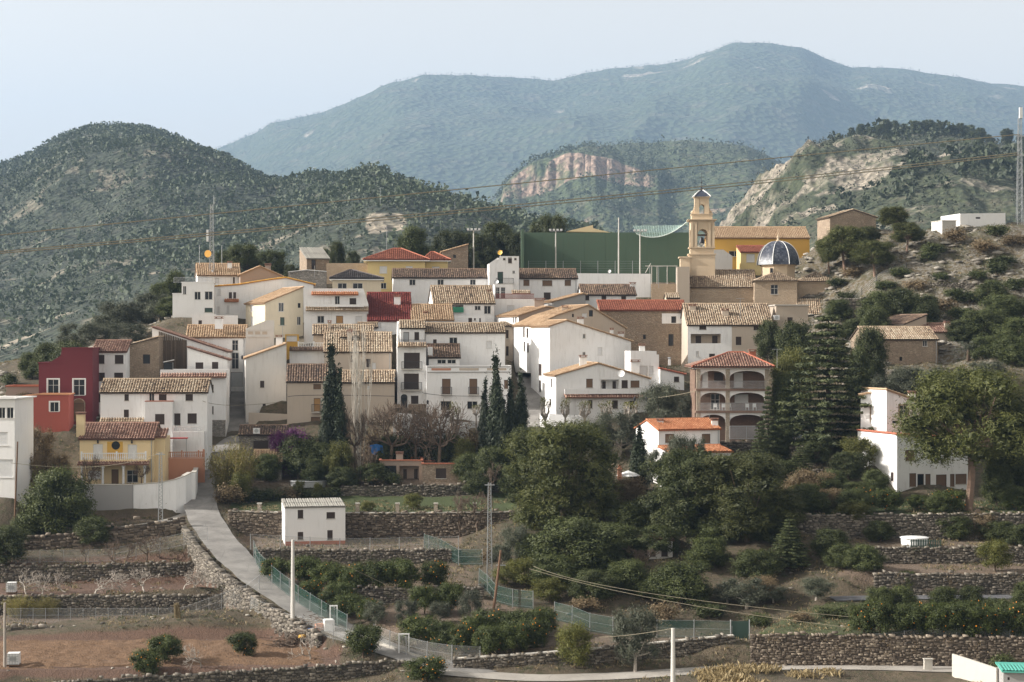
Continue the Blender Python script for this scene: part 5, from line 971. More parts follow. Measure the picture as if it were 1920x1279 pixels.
def plant(kind, label, spots, group=None):
    """spots: (photo x, y of top, y of foot, width[, distance]); several of a kind are told apart by their order"""
    spots = sorted(spots, key=lambda s: s[0]); k = len(spots)
    for i, s in enumerate(spots):
        px, yt, yb, wp = s[:4]
        if len(s) > 4 and s[4]: D = s[4]; x = (px-CX)*D/F; p = np.array([x, D, ground(x, D)])
        else: p = hit(px, yb); D = p[1]
        hgt = max((CY-yt)*D/F-p[2], .5)*(random.uniform(.88, 1.14) if kind in ('orange_tree', 'olive_tree') else 1); wid = wp*D/F*{'almond_tree': 1.2, 'cypress': 1.35}.get(kind, 1); hgt = max(hgt, wid*TPL[kind][0][2]/TPL[kind][0][1]*(.62 if kind != 'shrub' else .5)); v = NT[0] % len(TPL[kind]); NT[0] += 1
        parts, w0, h0 = TPL[kind][v]
        lb = label if k == 1 else (label+', '+('leftmost' if i == 0 else 'rightmost' if i == k-1 else (ORD[i]+' from left' if i < 16 else ORD[k-1-i]+' from right')))
        o = thing(kind, lb, CAT[kind], p, group or (None if k == 1 else label)); o.scale = (wid/w0, wid/w0, hgt/h0); o.rotation_euler.z = random.uniform(0, 6.28)
        for nm, me in parts:
            c = bpy.data.objects.new(nm, me); COL.objects.link(c); c.parent = o
            if nm == 'fruit': c['kind'] = 'stuff'
# ---- skyline and hilltop
plant('evergreen_tree', 'round evergreen tree rising behind the yellow villa', [(775, 424, 476, 64, 350)])
plant('dark_pine', 'dark pine behind the floodlight and stone shed', [(840, 432, 480, 70, 358), (882, 436, 485, 62, 362), (932, 416, 482, 84, 366), (972, 436, 482, 52, 362), (905, 440, 486, 60, 356)])
plant('dark_pine', 'dark pine showing over the green court wall', [(1030, 402, 440, 70, 376), (1005, 415, 440, 40, 378)])
plant('evergreen_tree', 'small dark tree right of the ruined stone hut', [(632, 452, 492, 32, 350), (662, 470, 500, 30, 345), (610, 466, 498, 26, 352)])
plant('dark_pine', 'dark tree crown behind the radio mast houses', [(455, 458, 515, 88, 322), (510, 470, 515, 60, 320), (425, 470, 512, 50, 322), (545, 496, 515, 34, 318)])
plant('evergreen_tree', 'dark bush tree at the left end of the hilltop houses', [(328, 507, 548, 56, 318), (300, 530, 565, 50, 316)])
plant('evergreen_tree', 'dense round tree below the cubic modern house', [(322, 562, 612, 60, 300)])
plant('olive_tree', 'grey olive tree on the terraced slope above the maroon house', [(180, 607, 652, 80), (142, 600, 640, 62, 304), (225, 572, 625, 95, 308), (262, 560, 620, 80, 308), (290, 545, 600, 70, 312), (242, 614, 648, 72), (200, 590, 632, 70, 306), (130, 625, 655, 50), (300, 590, 632, 60, 304)])
plant('evergreen_tree', 'green leafy tree behind the maroon house', [(95, 642, 712, 82, 276), (135, 640, 702, 70, 272), (60, 660, 718, 50, 280)])
plant('shrub', 'low shrub on the stony bank left of maroon house', [(20, 700, 724, 40), (150, 690, 712, 40, 270), (45, 735, 752, 36), (15, 750, 770, 30)])
# ---- right hillside
plant('pine', 'pine on the rocky hilltop right of the stone barn', [(1676, 388, 448, 60, 334), (1585, 425, 512, 100, 318), (1640, 452, 522, 84, 312), (1700, 428, 500, 70, 318), (1555, 445, 505, 60, 322), (1625, 425, 490, 60, 326)])
plant('evergreen_tree', 'dark tree on the terrace above the stone cottage', [(1650, 545, 615, 80, 284), (1690, 540, 620, 84, 284), (1735, 552, 622, 70, 282), (1640, 575, 640, 60, 276)])
plant('evergreen_tree', 'dark tree on the far right slope', [(1860, 525, 600, 60, 292), (1880, 560, 660, 80, 282), (1840, 590, 670, 90, 272), (1905, 610, 690, 80, 268), (1800, 600, 668, 60, 272), (1900, 640, 730, 90, 258), (1850, 660, 720, 70, 262)])
plant('palm', 'spiky palm beside the stone cottage', [(1815, 625, 690, 62, 262)])
plant('shrub', 'scrubby bush on the rocky slope', [(1790, 428, 456, 50), (1740, 470, 490, 40), (1845, 450, 475, 60), (1900, 440, 462, 50), (1880, 478, 500, 56), (1760, 510, 528, 40), (1830, 505, 525, 44), (1720, 525, 545, 50), (1905, 520, 545, 50), (1790, 540, 560, 46), (1690, 500, 520, 40), (1600, 500, 522, 44), (1570, 520, 540, 40), (1660, 525, 545, 44), (1870, 420, 442, 44)])
plant('evergreen_tree', 'leafy tree in the gap right of the church house', [(1490, 602, 668, 78, 268)])
plant('yellow_tree', 'yellowish tree between arcaded house and cedar', [(1492, 655, 735, 80, 250), (1468, 668, 730, 50, 248)])
plant('evergreen_tree', 'dark tree between cedar and stone cottage', [(1632, 612, 712, 64, 256), (1610, 650, 740, 50, 252), (1470, 700, 790, 60, 242)])
plant('olive_tree', 'silvery olive tree above the upper white house', [(1705, 682, 745, 88, 250), (1745, 690, 750, 80, 248), (1660, 695, 745, 64, 250), (1790, 690, 745, 60, 248), (1850, 690, 750, 80, 250)])
plant('cedar', 'tall dark cedar with tiered branches right of the arcaded house', [(1553, 588, 840, 215, 234)])
plant('cedar', 'young conifer in front of the arcaded house corner', [(1440, 722, 870, 52, 231), (1425, 790, 880, 56, 226)])
# ---- village front
plant('cypress', 'tall dark cypress in front of the patched house', [(622, 638, 850, 34, 247), (636, 690, 850, 26, 246.4), (611, 715, 850, 20, 246)])
plant('white_poplar', 'bare white-barked poplar in front of the beige house', [(672, 608, 800, 74, 249)])
plant('cypress', 'slender cypress in front of the big white house', [(930, 660, 838, 32, 246), (909, 706, 840, 21, 246.5), (957, 702, 832, 24, 247), (977, 698, 822, 25, 248), (943, 740, 838, 20, 245)])
plant('pollard_tree', 'pollarded plane with yellow tufts below the white terrace house', [(1022, 752, 800, 28, 249), (1060, 752, 800, 28, 248.4), (1097, 757, 805, 34, 247.6), (1137, 756, 805, 36, 247.4), (1182, 758, 808, 44, 247)])
plant('pollard_tree', 'young pollarded tree before the big white house door', [(852, 762, 808, 27, 252), (893, 762, 808, 24, 252)])
plant('plane_tree', 'bare spreading plane tree with dense brown twigs above the gardens', [(735, 786, 858, 150, 247.5), (825, 786, 858, 140, 247), (665, 790, 850, 100, 247.6), (780, 786, 850, 120, 249)])
plant('bougainvillea', 'purple flowering bougainvillea over the garden house', [(552, 802, 850, 60, 245.6), (522, 808, 848, 36, 245.8)])
plant('evergreen_tree', 'dark climbing shrub under the bougainvillea', [(560, 815, 885, 90, 244.6), (598, 830, 890, 60, 244)])
plant('bamboo_clump', 'yellow-green bamboo clump beside the upper road', [(437, 808, 935, 100, 237)])
plant('yellow_tree', 'light green young tree at the bamboo foot', [(450, 885, 940, 44, 234), (640, 828, 905, 52, 243), (622, 850, 905, 36, 242), (872, 822, 880, 46, 246), (560, 900, 935, 24, 238), (596, 905, 935, 20, 238)])
plant('bare_tree', 'grey leafless tree in the gardens below the cypress', [(676, 828, 916, 92, 242), (895, 895, 1005, 100, 221), (862, 905, 1000, 70, 221.5), (920, 860, 960, 70, 236)])
plant('evergreen_tree', 'dark garden tree below the slender cypresses', [(925, 838, 915, 74, 241), (985, 800, 900, 70, 242), (965, 870, 930, 60, 236), (1000, 830, 900, 60, 238)])
plant('olive_tree', 'grey-green tree at the foot of the white terrace house', [(1160, 770, 860, 92, 240), (1240, 712, 795, 84, 250), (1125, 785, 860, 60, 240), (1280, 730, 800, 50, 248), (1245, 770, 820, 70, 244)])
plant('shrub', 'clipped dark hedge bush along the garden wall', [(430, 908, 945, 60, 232), (470, 915, 945, 60, 236), (505, 917, 945, 56, 237), (545, 918, 945, 56, 238), (585, 918, 944, 56, 238.5), (625, 920, 944, 50, 239), (700, 890, 912, 50), (735, 885, 910, 44)])
plant('yellow_tree', 'small fruit tree on the lawn above the long wall', [(775, 925, 955, 40), (690, 945, 960, 30)])
plant('evergreen_tree', 'dark garden shrub between the terracotta house and plane trees', [(700, 868, 905, 60, 242), (880, 850, 905, 60, 243), (640, 880, 915, 60, 241), (900, 880, 925, 60, 239), (730, 815, 850, 60, 249), (845, 812, 850, 60, 249), (500, 850, 900, 60, 243), (590, 860, 905, 50, 242)])
plant('shrub', 'bush along the foot of the white wall terraces', [(760, 806, 825, 50, 251), (800, 806, 825, 50, 250.6), (880, 806, 828, 50, 250), (930, 812, 840, 60, 249), (1050, 815, 845, 70, 246), (1090, 815, 845, 60, 246), (700, 806, 825, 50, 251)])
# ---- central and right groves
plant('bushy_pine', 'huge bushy pine in the centre of the slope', [(1058, 792, 1035, 212, 214)])
plant('evergreen_tree', 'dark broad tree below the huge central pine', [(1075, 990, 1150, 170, 198), (1000, 1000, 1110, 80, 204), (1160, 985, 1090, 90, 204), (1130, 1020, 1120, 90, 200), (1040, 1060, 1150, 100, 194)])
plant('olive_tree', 'pale olive left of the dark broad tree', [(965, 985, 1110, 70, 205), (940, 1020, 1100, 50, 205)])
plant('bushy_pine', 'big pine right of the orange roofed cottage foot', [(1400, 850, 1088, 195, 203), (1460, 920, 1085, 110, 202)])
plant('dark_pine', 'big dark pine below the orange roofed cottage', [(1285, 843, 1060, 165, 207), (1345, 870, 1065, 120, 208)])
plant('cypress', 'dark short cypress by the parasol', [(1199, 842, 912, 32, 224)])
plant('brown_tree', 'brownish half-bare tree beside the short cypress', [(1180, 895, 965, 74, 218), (1520, 880, 1000, 86, 212), (1490, 900, 985, 60, 215)])
plant('olive_tree', 'grey leafy tree before the orange roofed cottage', [(1275, 800, 880, 60, 222), (1305, 812, 880, 44, 222), (1235, 830, 890, 44, 222)])
plant('evergreen_tree', 'dense dark tree above the green gate', [(1275, 1068, 1190, 124, 188)])
plant('bare_tree', 'white leafless fig tree between the groves', [(1205, 1040, 1120, 100, 197)])
plant('cedar', 'dark conifer bush right of the groves', [(1480, 1020, 1130, 92, 196), (1500, 860, 960, 70, 222)])
plant('olive_tree', 'grey olive tree along the lower right grove', [(1400, 1088, 1180, 100, 186), (1530, 1092, 1168, 72, 186), (1450, 1098, 1165, 56, 187), (1365, 1095, 1170, 60, 188)])
plant('evergreen_tree', 'dark tree in the shaded right-hand gardens', [(1580, 1060, 1135, 70, 193), (1620, 1058, 1135, 76, 191), (1560, 880, 960, 60, 218), (1600, 990, 1050, 70, 206), (1470, 870, 960, 70, 222), (1530, 1000, 1060, 60, 206), (1890, 840, 950, 90, 214), (1910, 760, 870, 80, 226), (1870, 870, 955, 60, 212), (1905, 915, 960, 60, 210), (1790, 1000, 1028, 70, 203), (1840, 1000, 1030, 50, 203)])
plant('yellow_tree', 'light leafy tree left of the lower white house', [(1612, 820, 905, 74, 224), (1600, 968, 1030, 70, 204)])
plant('pine', 'big umbrella pine with bare trunk before the white house', [(1815, 694, 968, 268, 208)])
plant('bare_tree', 'leafless shrub on the right garden wall', [(1832, 945, 1010, 56, 204), (1740, 1095, 1140, 36, 187)])
plant('evergreen_tree', 'dark tree filling the shady central grove', [(1120, 880, 985, 90, 222), (1190, 960, 1050, 90, 210), (1010, 940, 1020, 80, 216), (1230, 985, 1075, 80, 203), (1330, 1010, 1110, 90, 198), (1180, 1070, 1150, 90, 192), (1110, 1085, 1160, 90, 189), (1420, 1040, 1130, 90, 194), (1550, 930, 1010, 80, 212), (1350, 960, 1060, 80, 204), (1130, 1000, 1090, 80, 206), (1230, 1080, 1150, 70, 190)])
plant('yellow_tree', 'olive-green tree at the left of the central grove', [(985, 1050, 1140, 80, 196), (1030, 1085, 1160, 70, 190), (950, 1060, 1130, 60, 196)])
plant('dark_pine', 'dark pine right of the grove toward the lower white house', [(1590, 850, 960, 70, 222), (1530, 830, 930, 60, 228), (1460, 800, 900, 60, 232)])
plant('evergreen_tree', 'dark bush below the church apse', [(1440, 600, 655, 50, 272), (1570, 590, 640, 60, 290), (1600, 600, 660, 60, 280), (1560, 640, 700, 60, 268)])
plant('shrub', 'scrub on the stony slope left of the stone cottage', [(1590, 545, 568, 50), (1640, 600, 625, 50), (1770, 560, 585, 60), (1820, 545, 570, 60), (1870, 490, 515, 50), (1750, 455, 480, 50), (1700, 560, 590, 60), (1915, 560, 590, 50), (1730, 600, 630, 60), (1800, 575, 600, 50), (1850, 545, 565, 50)])
plant('evergreen_tree', 'leafy dark tree on the right-hand terraces', [(1510, 965, 1035, 80, 207), (1560, 1035, 1100, 80, 197), (1650, 1000, 1050, 60, 201), (1700, 1070, 1110, 50, 189.5), (1600, 905, 965, 60, 214), (1640, 880, 940, 60, 217), (1760, 940, 975, 50, 206), (1880, 985, 1030, 60, 201), (1915, 1010, 1060, 60, 199), (1450, 1000, 1080, 80, 201)])
plant('brown_tree', 'dry brownish thicket on the right-hand terraces', [(1430, 1090, 1150, 70, 188), (1560, 960, 1010, 60, 209), (1840, 960, 1010, 60, 203), (1470, 960, 1030, 60, 206), (1790, 1080, 1115, 40, 189)])
plant('bamboo_clump', 'straw-coloured reed hedge against the left terrace wall', [(35, 1108, 1152, 62, 197.6), (85, 1110, 1152, 62, 197.6)])
# ---- orchards
plant('orange_tree', 'orange tree in the fenced orchard above the road kerb', [(515, 1046, 1090, 58), (570, 1048, 1098, 64), (615, 1050, 1106, 66), (660, 1066, 1118, 56), (698, 1058, 1112, 66), (748, 1046, 1108, 84), (815, 1058, 1104, 54), (580, 1086, 1124, 62), (640, 1098, 1140, 62)], 'orange trees in the upper orchard')
plant('orange_tree', 'orange tree in the middle orchard terrace', [(655, 1112, 1160, 64), (620, 1108, 1150, 50), (795, 1096, 1152, 58), (842, 1096, 1152, 58), (690, 1120, 1168, 50)], 'orange trees in the middle orchard')
plant('olive_tree', 'small olive tree in the middle orchard terrace', [(705, 1118, 1176, 46), (762, 1126, 1172, 46), (826, 1126, 1168, 44), (882, 1108, 1166, 54)], 'olives in the middle orchard')
plant('orange_tree', 'orange tree in the lower orchard by the white gate frames', [(785, 1148, 1214, 78), (832, 1164, 1216, 60), (868, 1172, 1232, 58), (928, 1142, 1194, 90), (978, 1144, 1204, 86), (918, 1172, 1232, 62), (962, 1170, 1228, 56), (1015, 1138, 1196, 66), (890, 1150, 1205, 60), (1000, 1165, 1215, 60)], 'orange trees in the lower orchard')
plant('orange_tree', 'lone orange tree beside the rubbish heap', [(682, 1176, 1236, 74)])
plant('orange_tree', 'small round orange tree on the ploughed field', [(455, 1184, 1232, 54), (272, 1213, 1268, 62), (308, 1190, 1244, 70)], 'field orange trees')
plant('orange_tree', 'orange tree at the bottom edge below the kerb wall', [(800, 1243, 1292, 86, 166)])
plant('yellow_tree', 'yellowing tree beside the valley lane', [(1078, 1168, 1272, 76, 169.5)])
plant('olive_tree', 'slim olive tree beside the valley lane', [(1190, 1140, 1278, 92, 168.5)])
plant('orange_tree', 'orange tree full of fruit behind the lower right wall', [(1650, 1130, 1192, 72), (1700, 1134, 1194, 76), (1752, 1138, 1196, 70), (1802, 1128, 1196, 84), (1848, 1132, 1198, 72), (1900, 1122, 1196, 76), (1620, 1140, 1192, 60), (1730, 1128, 1186, 60), (1825, 1134, 1188, 60), (1870, 1130, 1186, 60)], 'orange trees in the right orchard')
plant('evergreen_tree', 'round dark bush before the asphalt road', [(1690, 1098, 1146, 60), (1770, 1100, 1146, 56), (1820, 1098, 1142, 52), (1925, 1090, 1150, 60), (1650, 1100, 1150, 60)])
plant('orange_tree', 'citrus bush on the right-hand lawn', [(1660, 916, 970, 66, 207), (1782, 916, 968, 66, 208), (1610, 920, 965, 60, 212), (1905, 930, 970, 50, 208), (1720, 930, 968, 44, 209)])
plant('yellow_tree', 'yellow-green citrus on the strip field', [(1866, 1012, 1072, 66)])
plant('almond_tree', 'leafless almond tree on the upper brown terrace', [(52, 1056, 1116, 70), (78, 1060, 1118, 60), (178, 1058, 1116, 84), (272, 1060, 1117, 80), (345, 1054, 1112, 64), (374, 1052, 1116, 64), (362, 1060, 1110, 50), (125, 1064, 1112, 60), (225, 1062, 1112, 60)], 'almond trees on the terrace')
plant('almond_tree', 'leafless pale almond tree on the ploughed field', [(376, 1190, 1252, 60), (582, 1176, 1238, 66)])
plant('bare_tree', 'tangled bare bush on the rubble bank', [(215, 998, 1058, 64), (275, 990, 1058, 80), (300, 985, 1050, 60), (240, 1005, 1058, 60), (380, 1020, 1056, 40), (160, 1012, 1056, 50)])
plant('evergreen_tree', 'feathery pepper tree at the left below the modern house', [(105, 878, 1020, 128, 222)])
plant('evergreen_tree', 'dark glossy tree beside the left path', [(178, 968, 1036, 74, 218), (45, 960, 1010, 50, 221), (8, 985, 1066, 84, 212)])
plant('plane_tree', 'gnarled pruned tree in the yellow house yard', [(168, 872, 915, 54, 230), (265, 880, 912, 40, 231)])
plant('brown_tree', 'ivy-brown thicket beside the modern house', [(75, 800, 880, 60, 236), (60, 850, 900, 40, 232), (110, 850, 905, 50, 234)])
plant('shrub', 'wild bush on a dry bank', [(980, 940, 965, 60, 226), (1150, 940, 975, 60, 216), (1200, 930, 960, 60, 217), (920, 1030, 1060, 40, 208), (1420, 1150, 1180, 50, 180), (1100, 1120, 1160, 60, 186), (1240, 1130, 1165, 60, 183), (1330, 1130, 1170, 60, 184), (1500, 1155, 1185, 50, 178), (1560, 1150, 1185, 60, 180), (1880, 1225, 1250, 50, 166), (990, 1190, 1216, 40)])
# ---- far woods: a mass of trees on each hill
def woods(name, label, Hh, n, size, mat, seed, dens, nq=22, pxr=(-100, 2050), srange=(.02, 1.0)):
    X, D, Z, PX, s, R = Hh; r = np.random.default_rng(seed); nt_ = X.shape[0]; k = n*6
    i = r.integers(0, nt_-2, k); j = r.integers(0, X.shape[1]-2, k); a = r.random(k); b_ = r.random(k)
    lerp = lambda A: (A[i, j]*(1-a)+A[i+1, j]*a)*(1-b_)+(A[i, j+1]*(1-a)+A[i+1, j+1]*a)*b_
    x, d, z, px, sv, rk = map(lerp, (X, D, Z, PX, s, R)); w = dens(x, d, px, sv)*(px > pxr[0])*(px < pxr[1])*(sv >= srange[0])*(sv <= srange[1])*np.clip(1.2-rk*1.1, .03, 1)*(d/d.max())**1.0
    keep = np.nonzero(r.random(k) < w/np.percentile(w, 98))[0][:n]; x, d, z = x[keep], d[keep], z[keep]; m_ = len(x); hgt = size*r.uniform(.55, 1.35, m_); wd = hgt*r.uniform(.28, .42, m_)
    u_ = r.random((m_, nq)); th = r.random((m_, nq))*6.28; rad = np.sin(np.clip(u_*1.05, 0, 1)*2.9+.25)**.8*r.uniform(.7, 1.05, (m_, nq))
    c = np.stack([x[:, None]+wd[:, None]*rad*np.cos(th), d[:, None]+wd[:, None]*rad*np.sin(th), z[:, None]+hgt[:, None]*(.12+.88*u_)], -1).reshape(-1, 3)
    V, Q = rquads(c, 1., .75, r); sc = np.repeat(np.repeat(wd*.95, nq), 4)[:, None]; V = np.repeat(c, 4, 0)+(V-np.repeat(c, 4, 0))*sc
    T = np.clip(np.repeat(r.random(m_), nq)*.7+r.random(m_*nq)*.3, 0, 1)
    tag(link(bpy.data.objects.new(name, mesh_np(name, V, Q, mat, T)), None, (0, 0, 0)), label, 'woodland', kind='stuff')
M['f_woods'] = foliage('distant_pine_foliage', (.032, .046, .020), (.064, .082, .036), .12); M['f_maquis'] = foliage('distant_scrub_foliage', (.036, .045, .023), (.075, .082, .042), .1)
den = lambda x, d, px, s: np.clip((fbm(x*.006, d*.008, 4)-.36)*5, .05, 1)
woods('pine_wood', 'pine wood covering the left hill', HA, 17000, 6.6, M['f_woods'], 1, lambda x, d, px, s: .25+den(x, d, px, s), 9)
woods('hill_scrub', 'low scrub covering the left hill', HA, 12000, 4.2, M['f_maquis'], 2, lambda x, d, px, s: np.ones_like(x), 6)
woods('hill_scrub', 'low scrub covering the rocky right hill', HB, 6500, 3.2, M['f_maquis'], 3, lambda x, d, px, s: np.ones_like(x), 7, (1300, 2050))
woods('pine_wood', 'scattered pines on the rocky right hill', HB, 420, 9.5, M['f_woods'], 4, lambda x, d, px, s: np.clip((fbm(x*.01, d*.012+3)-.45)*6, .02, 1)*np.clip((px-1500)/150, .1, 1), 30, (1380, 2050))
woods('pine_wood', 'pine wood on the butte', HC, 6500, 9.5, M['f_woods'], 5, lambda x, d, px, s: np.clip((fbm(x*.006, d*.006)-.33)*5, .05, 1), 8, (800, 1900))
woods('pine_wood', 'pine wood on the far mountain', HD, 9000, 11, M['f_woods'], 6, lambda x, d, px, s: np.clip((fbm(x*.003, d*.003)-.32)*5, .05, 1)*(s > .35)*(s < .975), 5, (380, 2000))
def ridge_trees(kind, label, Hh, lo, hi, n, hm, seed):
    X, D, Z, PX, s, R = Hh; r = random.Random(seed); k = int(np.argmax(s[:, 0] >= .999)); sp = []
    for i in range(n):
        px = lo+(hi-lo)*(i+r.random())/n; j = int(np.searchsorted(PX[0], px)); kk = k-r.randint(0, 16)
        p = np.array([X[kk, j], D[kk, j], Z[kk, j]-.2]); h_ = hm*r.uniform(.4, 1.25); parts, w0, h0 = TPL[kind][i % 2]
        sp.append((px, p, h_, parts, w0, h0))
    for i, (px, p, h_, parts, w0, h0) in enumerate(sp):
        o = thing(kind, label+', '+ordw(i, len(sp)), 'pine tree', p, label); sc = h_/h0; o.scale = (sc*1.0, sc*1.0, sc); o.rotation_euler.z = r.uniform(0, 6)
        for nm, me in parts: c = bpy.data.objects.new(nm, me); COL.objects.link(c); c.parent = o
ridge_trees('dark_pine', 'pine standing on the crest of the rocky right hill', HB, 1590, 1925, 26, 10.5, 3)
ridge_trees('dark_pine', 'pine on the skyline of the left wooded hill', HA, 270, 900, 46, 10, 4)
# ---- ground cover
M['f_weed'] = foliage('weed_leaves', (.035, .045, .016), (.09, .095, .035), .2)
def tufts(name, label, boxes, n, size, mat, seed, attrs=None):
    r = np.random.default_rng(seed); Cc = []
    for (x0, x1, y0, y1, k) in boxes:
        for _ in range(k):
            x, y = r.uniform(x0, x1), r.uniform(y0, y1); Cc.append((x, y, ground(x, y)))
    Cc = np.array(Cc); keep = fbm(Cc[:, 0]*.15, Cc[:, 1]*.15, 3) > .45
    for q, w in ROADL.values(): keep &= np.min(np.linalg.norm(Cc[:, None, :2]-q[None, ::2, :2], axis=2), 1) > w+.5
    for poly, k in PATCH:
        if k == 'soil': keep &= ~inside(np.array([P(*p) for p in poly])[:, :2], Cc[:, 0], Cc[:, 1])
    Cc = Cc[keep]; nb = 6; c = np.repeat(Cc, nb, 0)+r.normal(size=(len(Cc)*nb, 3))*[size*.6, size*.6, size*.12]+[0, 0, size*.3]
    V, Q = rquads(c, size, .22, r, 1.4); tag(link(bpy.data.objects.new(name, mesh_np(name, V, Q, mat, r.random(len(Q)))), None, (0, 0, 0)), label, 'grass', kind='stuff')
FRT = [(-60, 60, 158, 235, 9000), (20, 100, 235, 340, 9000), (-95, -40, 235, 320, 2500), (-30, 50, 330, 400, 1000)]
tufts('dry_grass', 'dry straw grass on banks and terraces', FRT, 0, .34, M['f_straw'], 1)
tufts('ground_scrub', 'low green weeds on banks and terraces', FRT, 0, .34, M['f_weed'], 2)
tufts('bank_grass', 'dense dry grass bank below the valley lane', [(17, 60, 157, 165.5, 4500)], 0, .7, M['f_straw'], 3)
# ------------------------------------------------------------------ church
def church():
    f = Fr('E', 235, 780, 1100, 318, -3, 9); root = thing('church', 'tan stone church with bell tower and blue tiled dome', 'church', f.pt(f.W/2, 4, f.zb)); Z = 'E'
    def block(x0, x1, yb, ye, D, dep, mat, hip=None, par=None, wins=(), seed=0, ov=.35, nm='wall', tile='tile_old', drop=3):
        g = Fr(Z, x0, x1, yb, D, -3, dep); w = MB(); ze = g.z(ye, D); hs_ = []
        for q in wins: a, z1 = g.tz(q[0], q[1]); b_, z0 = g.tz(q[2], q[3]); hs_.append((a, z0, b_, z1, .3))
        ps = [(0, ze), (dep, ze)]
        if par: zr = g.z(par, D+dep/2); ps = [(0, ze), (dep/2, zr), (dep, ze)]
        face(w, g, g.A, g.u, [(0, ze), (g.W, ze)], g.zb-drop, hs_, g.v); face(w, g, g.A, g.v, ps, g.zb-drop, [], g.u); face(w, g, g.A+g.u*g.W, g.v, ps, g.zb-drop, [], -g.u); face(w, g, g.A+g.v*dep, g.u, [(0, ze), (g.W, ze)], g.zb-drop, [], -g.v)
        wo = w.build(nm, M[mat], root)
        for q in hs_: window(root, g.A, g.u, g.v, q, 'g', mat)
        c = MB(); c.obox(g.pt(-.12, -.14, ze-.22), g.u*(g.W+.24), g.v*.138, up*.2); c.build('cornice', M['tower'], root)
        r = MB(); tp = []
        if par:
            for sg in (1, -1):
                o = g.pt(-.2, -ov if sg > 0 else dep+ov, ze+.05-ov*(zr-ze)/(dep/2)); s_ = g.v*sg*(dep/2+ov)+up*((zr-ze)/(dep/2)*(dep/2+ov)); su = unit(s_); S = np.linalg.norm(s_); n_ = unit(np.cross(g.u, su)); n_ = n_ if n_[2] > 0 else -n_
                slab(r, [o, o+g.u*(g.W+.4), o+g.u*(g.W+.4)+su*S, o+su*S], .12, n_); tp.append((o, g.u, su, [(0, 0), (g.W+.4, 0), (g.W+.4, S), (0, S)]))
        if hip:
            e = [g.pt(-ov, -ov, ze), g.pt(g.W+ov, -ov, ze), g.pt(g.W+ov, dep+ov, ze), g.pt(-ov, dep+ov, ze)]; t_, zr = g.tz(hip[0], hip[1], dep/2); ap = g.pt(t_, dep/2, zr)
            for k in range(4):
                a, b_ = e[k], e[(k+1) % 4]; ed = unit(b_-a); s_ = ap-a; s_ = s_-ed*(s_@ed); su = unit(s_); n_ = unit(np.cross(ed, su)); n_ = n_ if n_[2] > 0 else -n_
                slab(r, [a, b_, ap], .12, n_); tp.append((a, ed, su, [(0, 0), ((b_-a)@ed, 0), ((ap-a)@ed, (ap-a)@su)]))
        r.t = [.15]*len(r.t); ro = r.build('roof', M[tile], root); tile_object([tiles(o, e_, s_, p, seed=seed) for o, e_, s_, p in tp], M[tile], ro); return g  # roof bed darker than its tiles, shade of the gaps painted in
    block(235, 790, 1100, 950, 318, 11, 'stone_tan', par=825, seed=201)
    block(778, 1098, 1095, 908, 315, 10, 'stone_tan', hip=(940, 838), wins=[(900, 935, 955, 1005)], seed=202)
    block(1100, 1362, 1110, 912, 317.5, 9, 'stone_tan', hip=(1235, 838), seed=203)
    block(1105, 1355, 1275, 1148, 313, 5, 'stone_tan', par=1045, wins=[(1178, 1200, 1210, 1262)], seed=204)
    g = Fr(Z, 200, 292, 1060, 316, -3, 5); w = MB(); zt = g.z(800, 316); w.obox(g.pt(0, 0, g.zb-3), g.u*g.W, g.v*5, up*(zt-g.zb+3)); w.build('buttress', M['beige2'], root)
    # dome on its drum
    D = 322.; c = P(zx(Z, 955), zy(Z, 790), D); k = D/F/ZOOM[Z][2]; R = 158*k; w = MB(); w.lathe(c+[0, 0, -3.2], [(118*k*1.08, 0), (118*k*1.08, 3.0), (118*k*1.2, 3.05), (118*k*1.2, 3.25)], 8, a0=math.pi/8); w.build('drum', M['tower'], root)
    win = MB(); win.box(c+[-1.6, -118*k*1.03, -1.5], (.5, .3, .9)); win.build('window', M['glass'], root)
    Hd = 178*k; prof = [(R*math.cos(a)**.85 if a < 1.56 else .12, Hd*math.sin(a)) for a in np.linspace(0, math.pi/2, 12)]; d = MB(); d.lathe(c+[0, 0, .06], prof, 8, a0=math.pi/8); d.t = [.15]*len(d.t); do = d.build('dome', M['tile_blue'], root)
    V, Q, T = [], [], []; r_ = np.random.default_rng(5); base = 0   # glazed scale tiles in courses, white ribs
    for s in range(8):
        a0 = math.pi/8+s*math.pi/4; p0 = np.array([math.cos(a0), math.sin(a0)]); p1 = np.array([math.cos(a0+math.pi/4), math.sin(a0+math.pi/4)])
        for i in range(22):
            t0, t1 = i/22*1.5, (i+1.1)/22*1.5; r0, r1 = R*math.cos(t0)**.85*1.012, R*math.cos(min(t1, 1.55))**.85*1.012; z0, z1 = Hd*math.sin(t0)*1.01, Hd*math.sin(t1)*1.01; n_ = max(1, int(r0*.765/.28))
            for j in range(n_):
                q0, q1 = (j+.06)/n_, (j+.94)/n_; A = [(*(p0*(1-q0)+p1*q0)*r0*1.02, z0), (*(p0*(1-q1)+p1*q1)*r0*1.02, z0), (*(p0*(1-q1)+p1*q1)*r1, z1), (*(p0*(1-q0)+p1*q0)*r1, z1)]; V += A; Q.append([base, base+1, base+2, base+3]); base += 4; T.append(np.clip(r_.normal(.45, .28), 0, 1))
    V = np.array(V)+c+[0, 0, .06]-ORG[root]; tag(link(bpy.data.objects.new('dome_tiles', mesh_np('dome_tiles', V, np.array(Q), M['tile_blue'], T)), do, ORG[root]), kind='stuff')
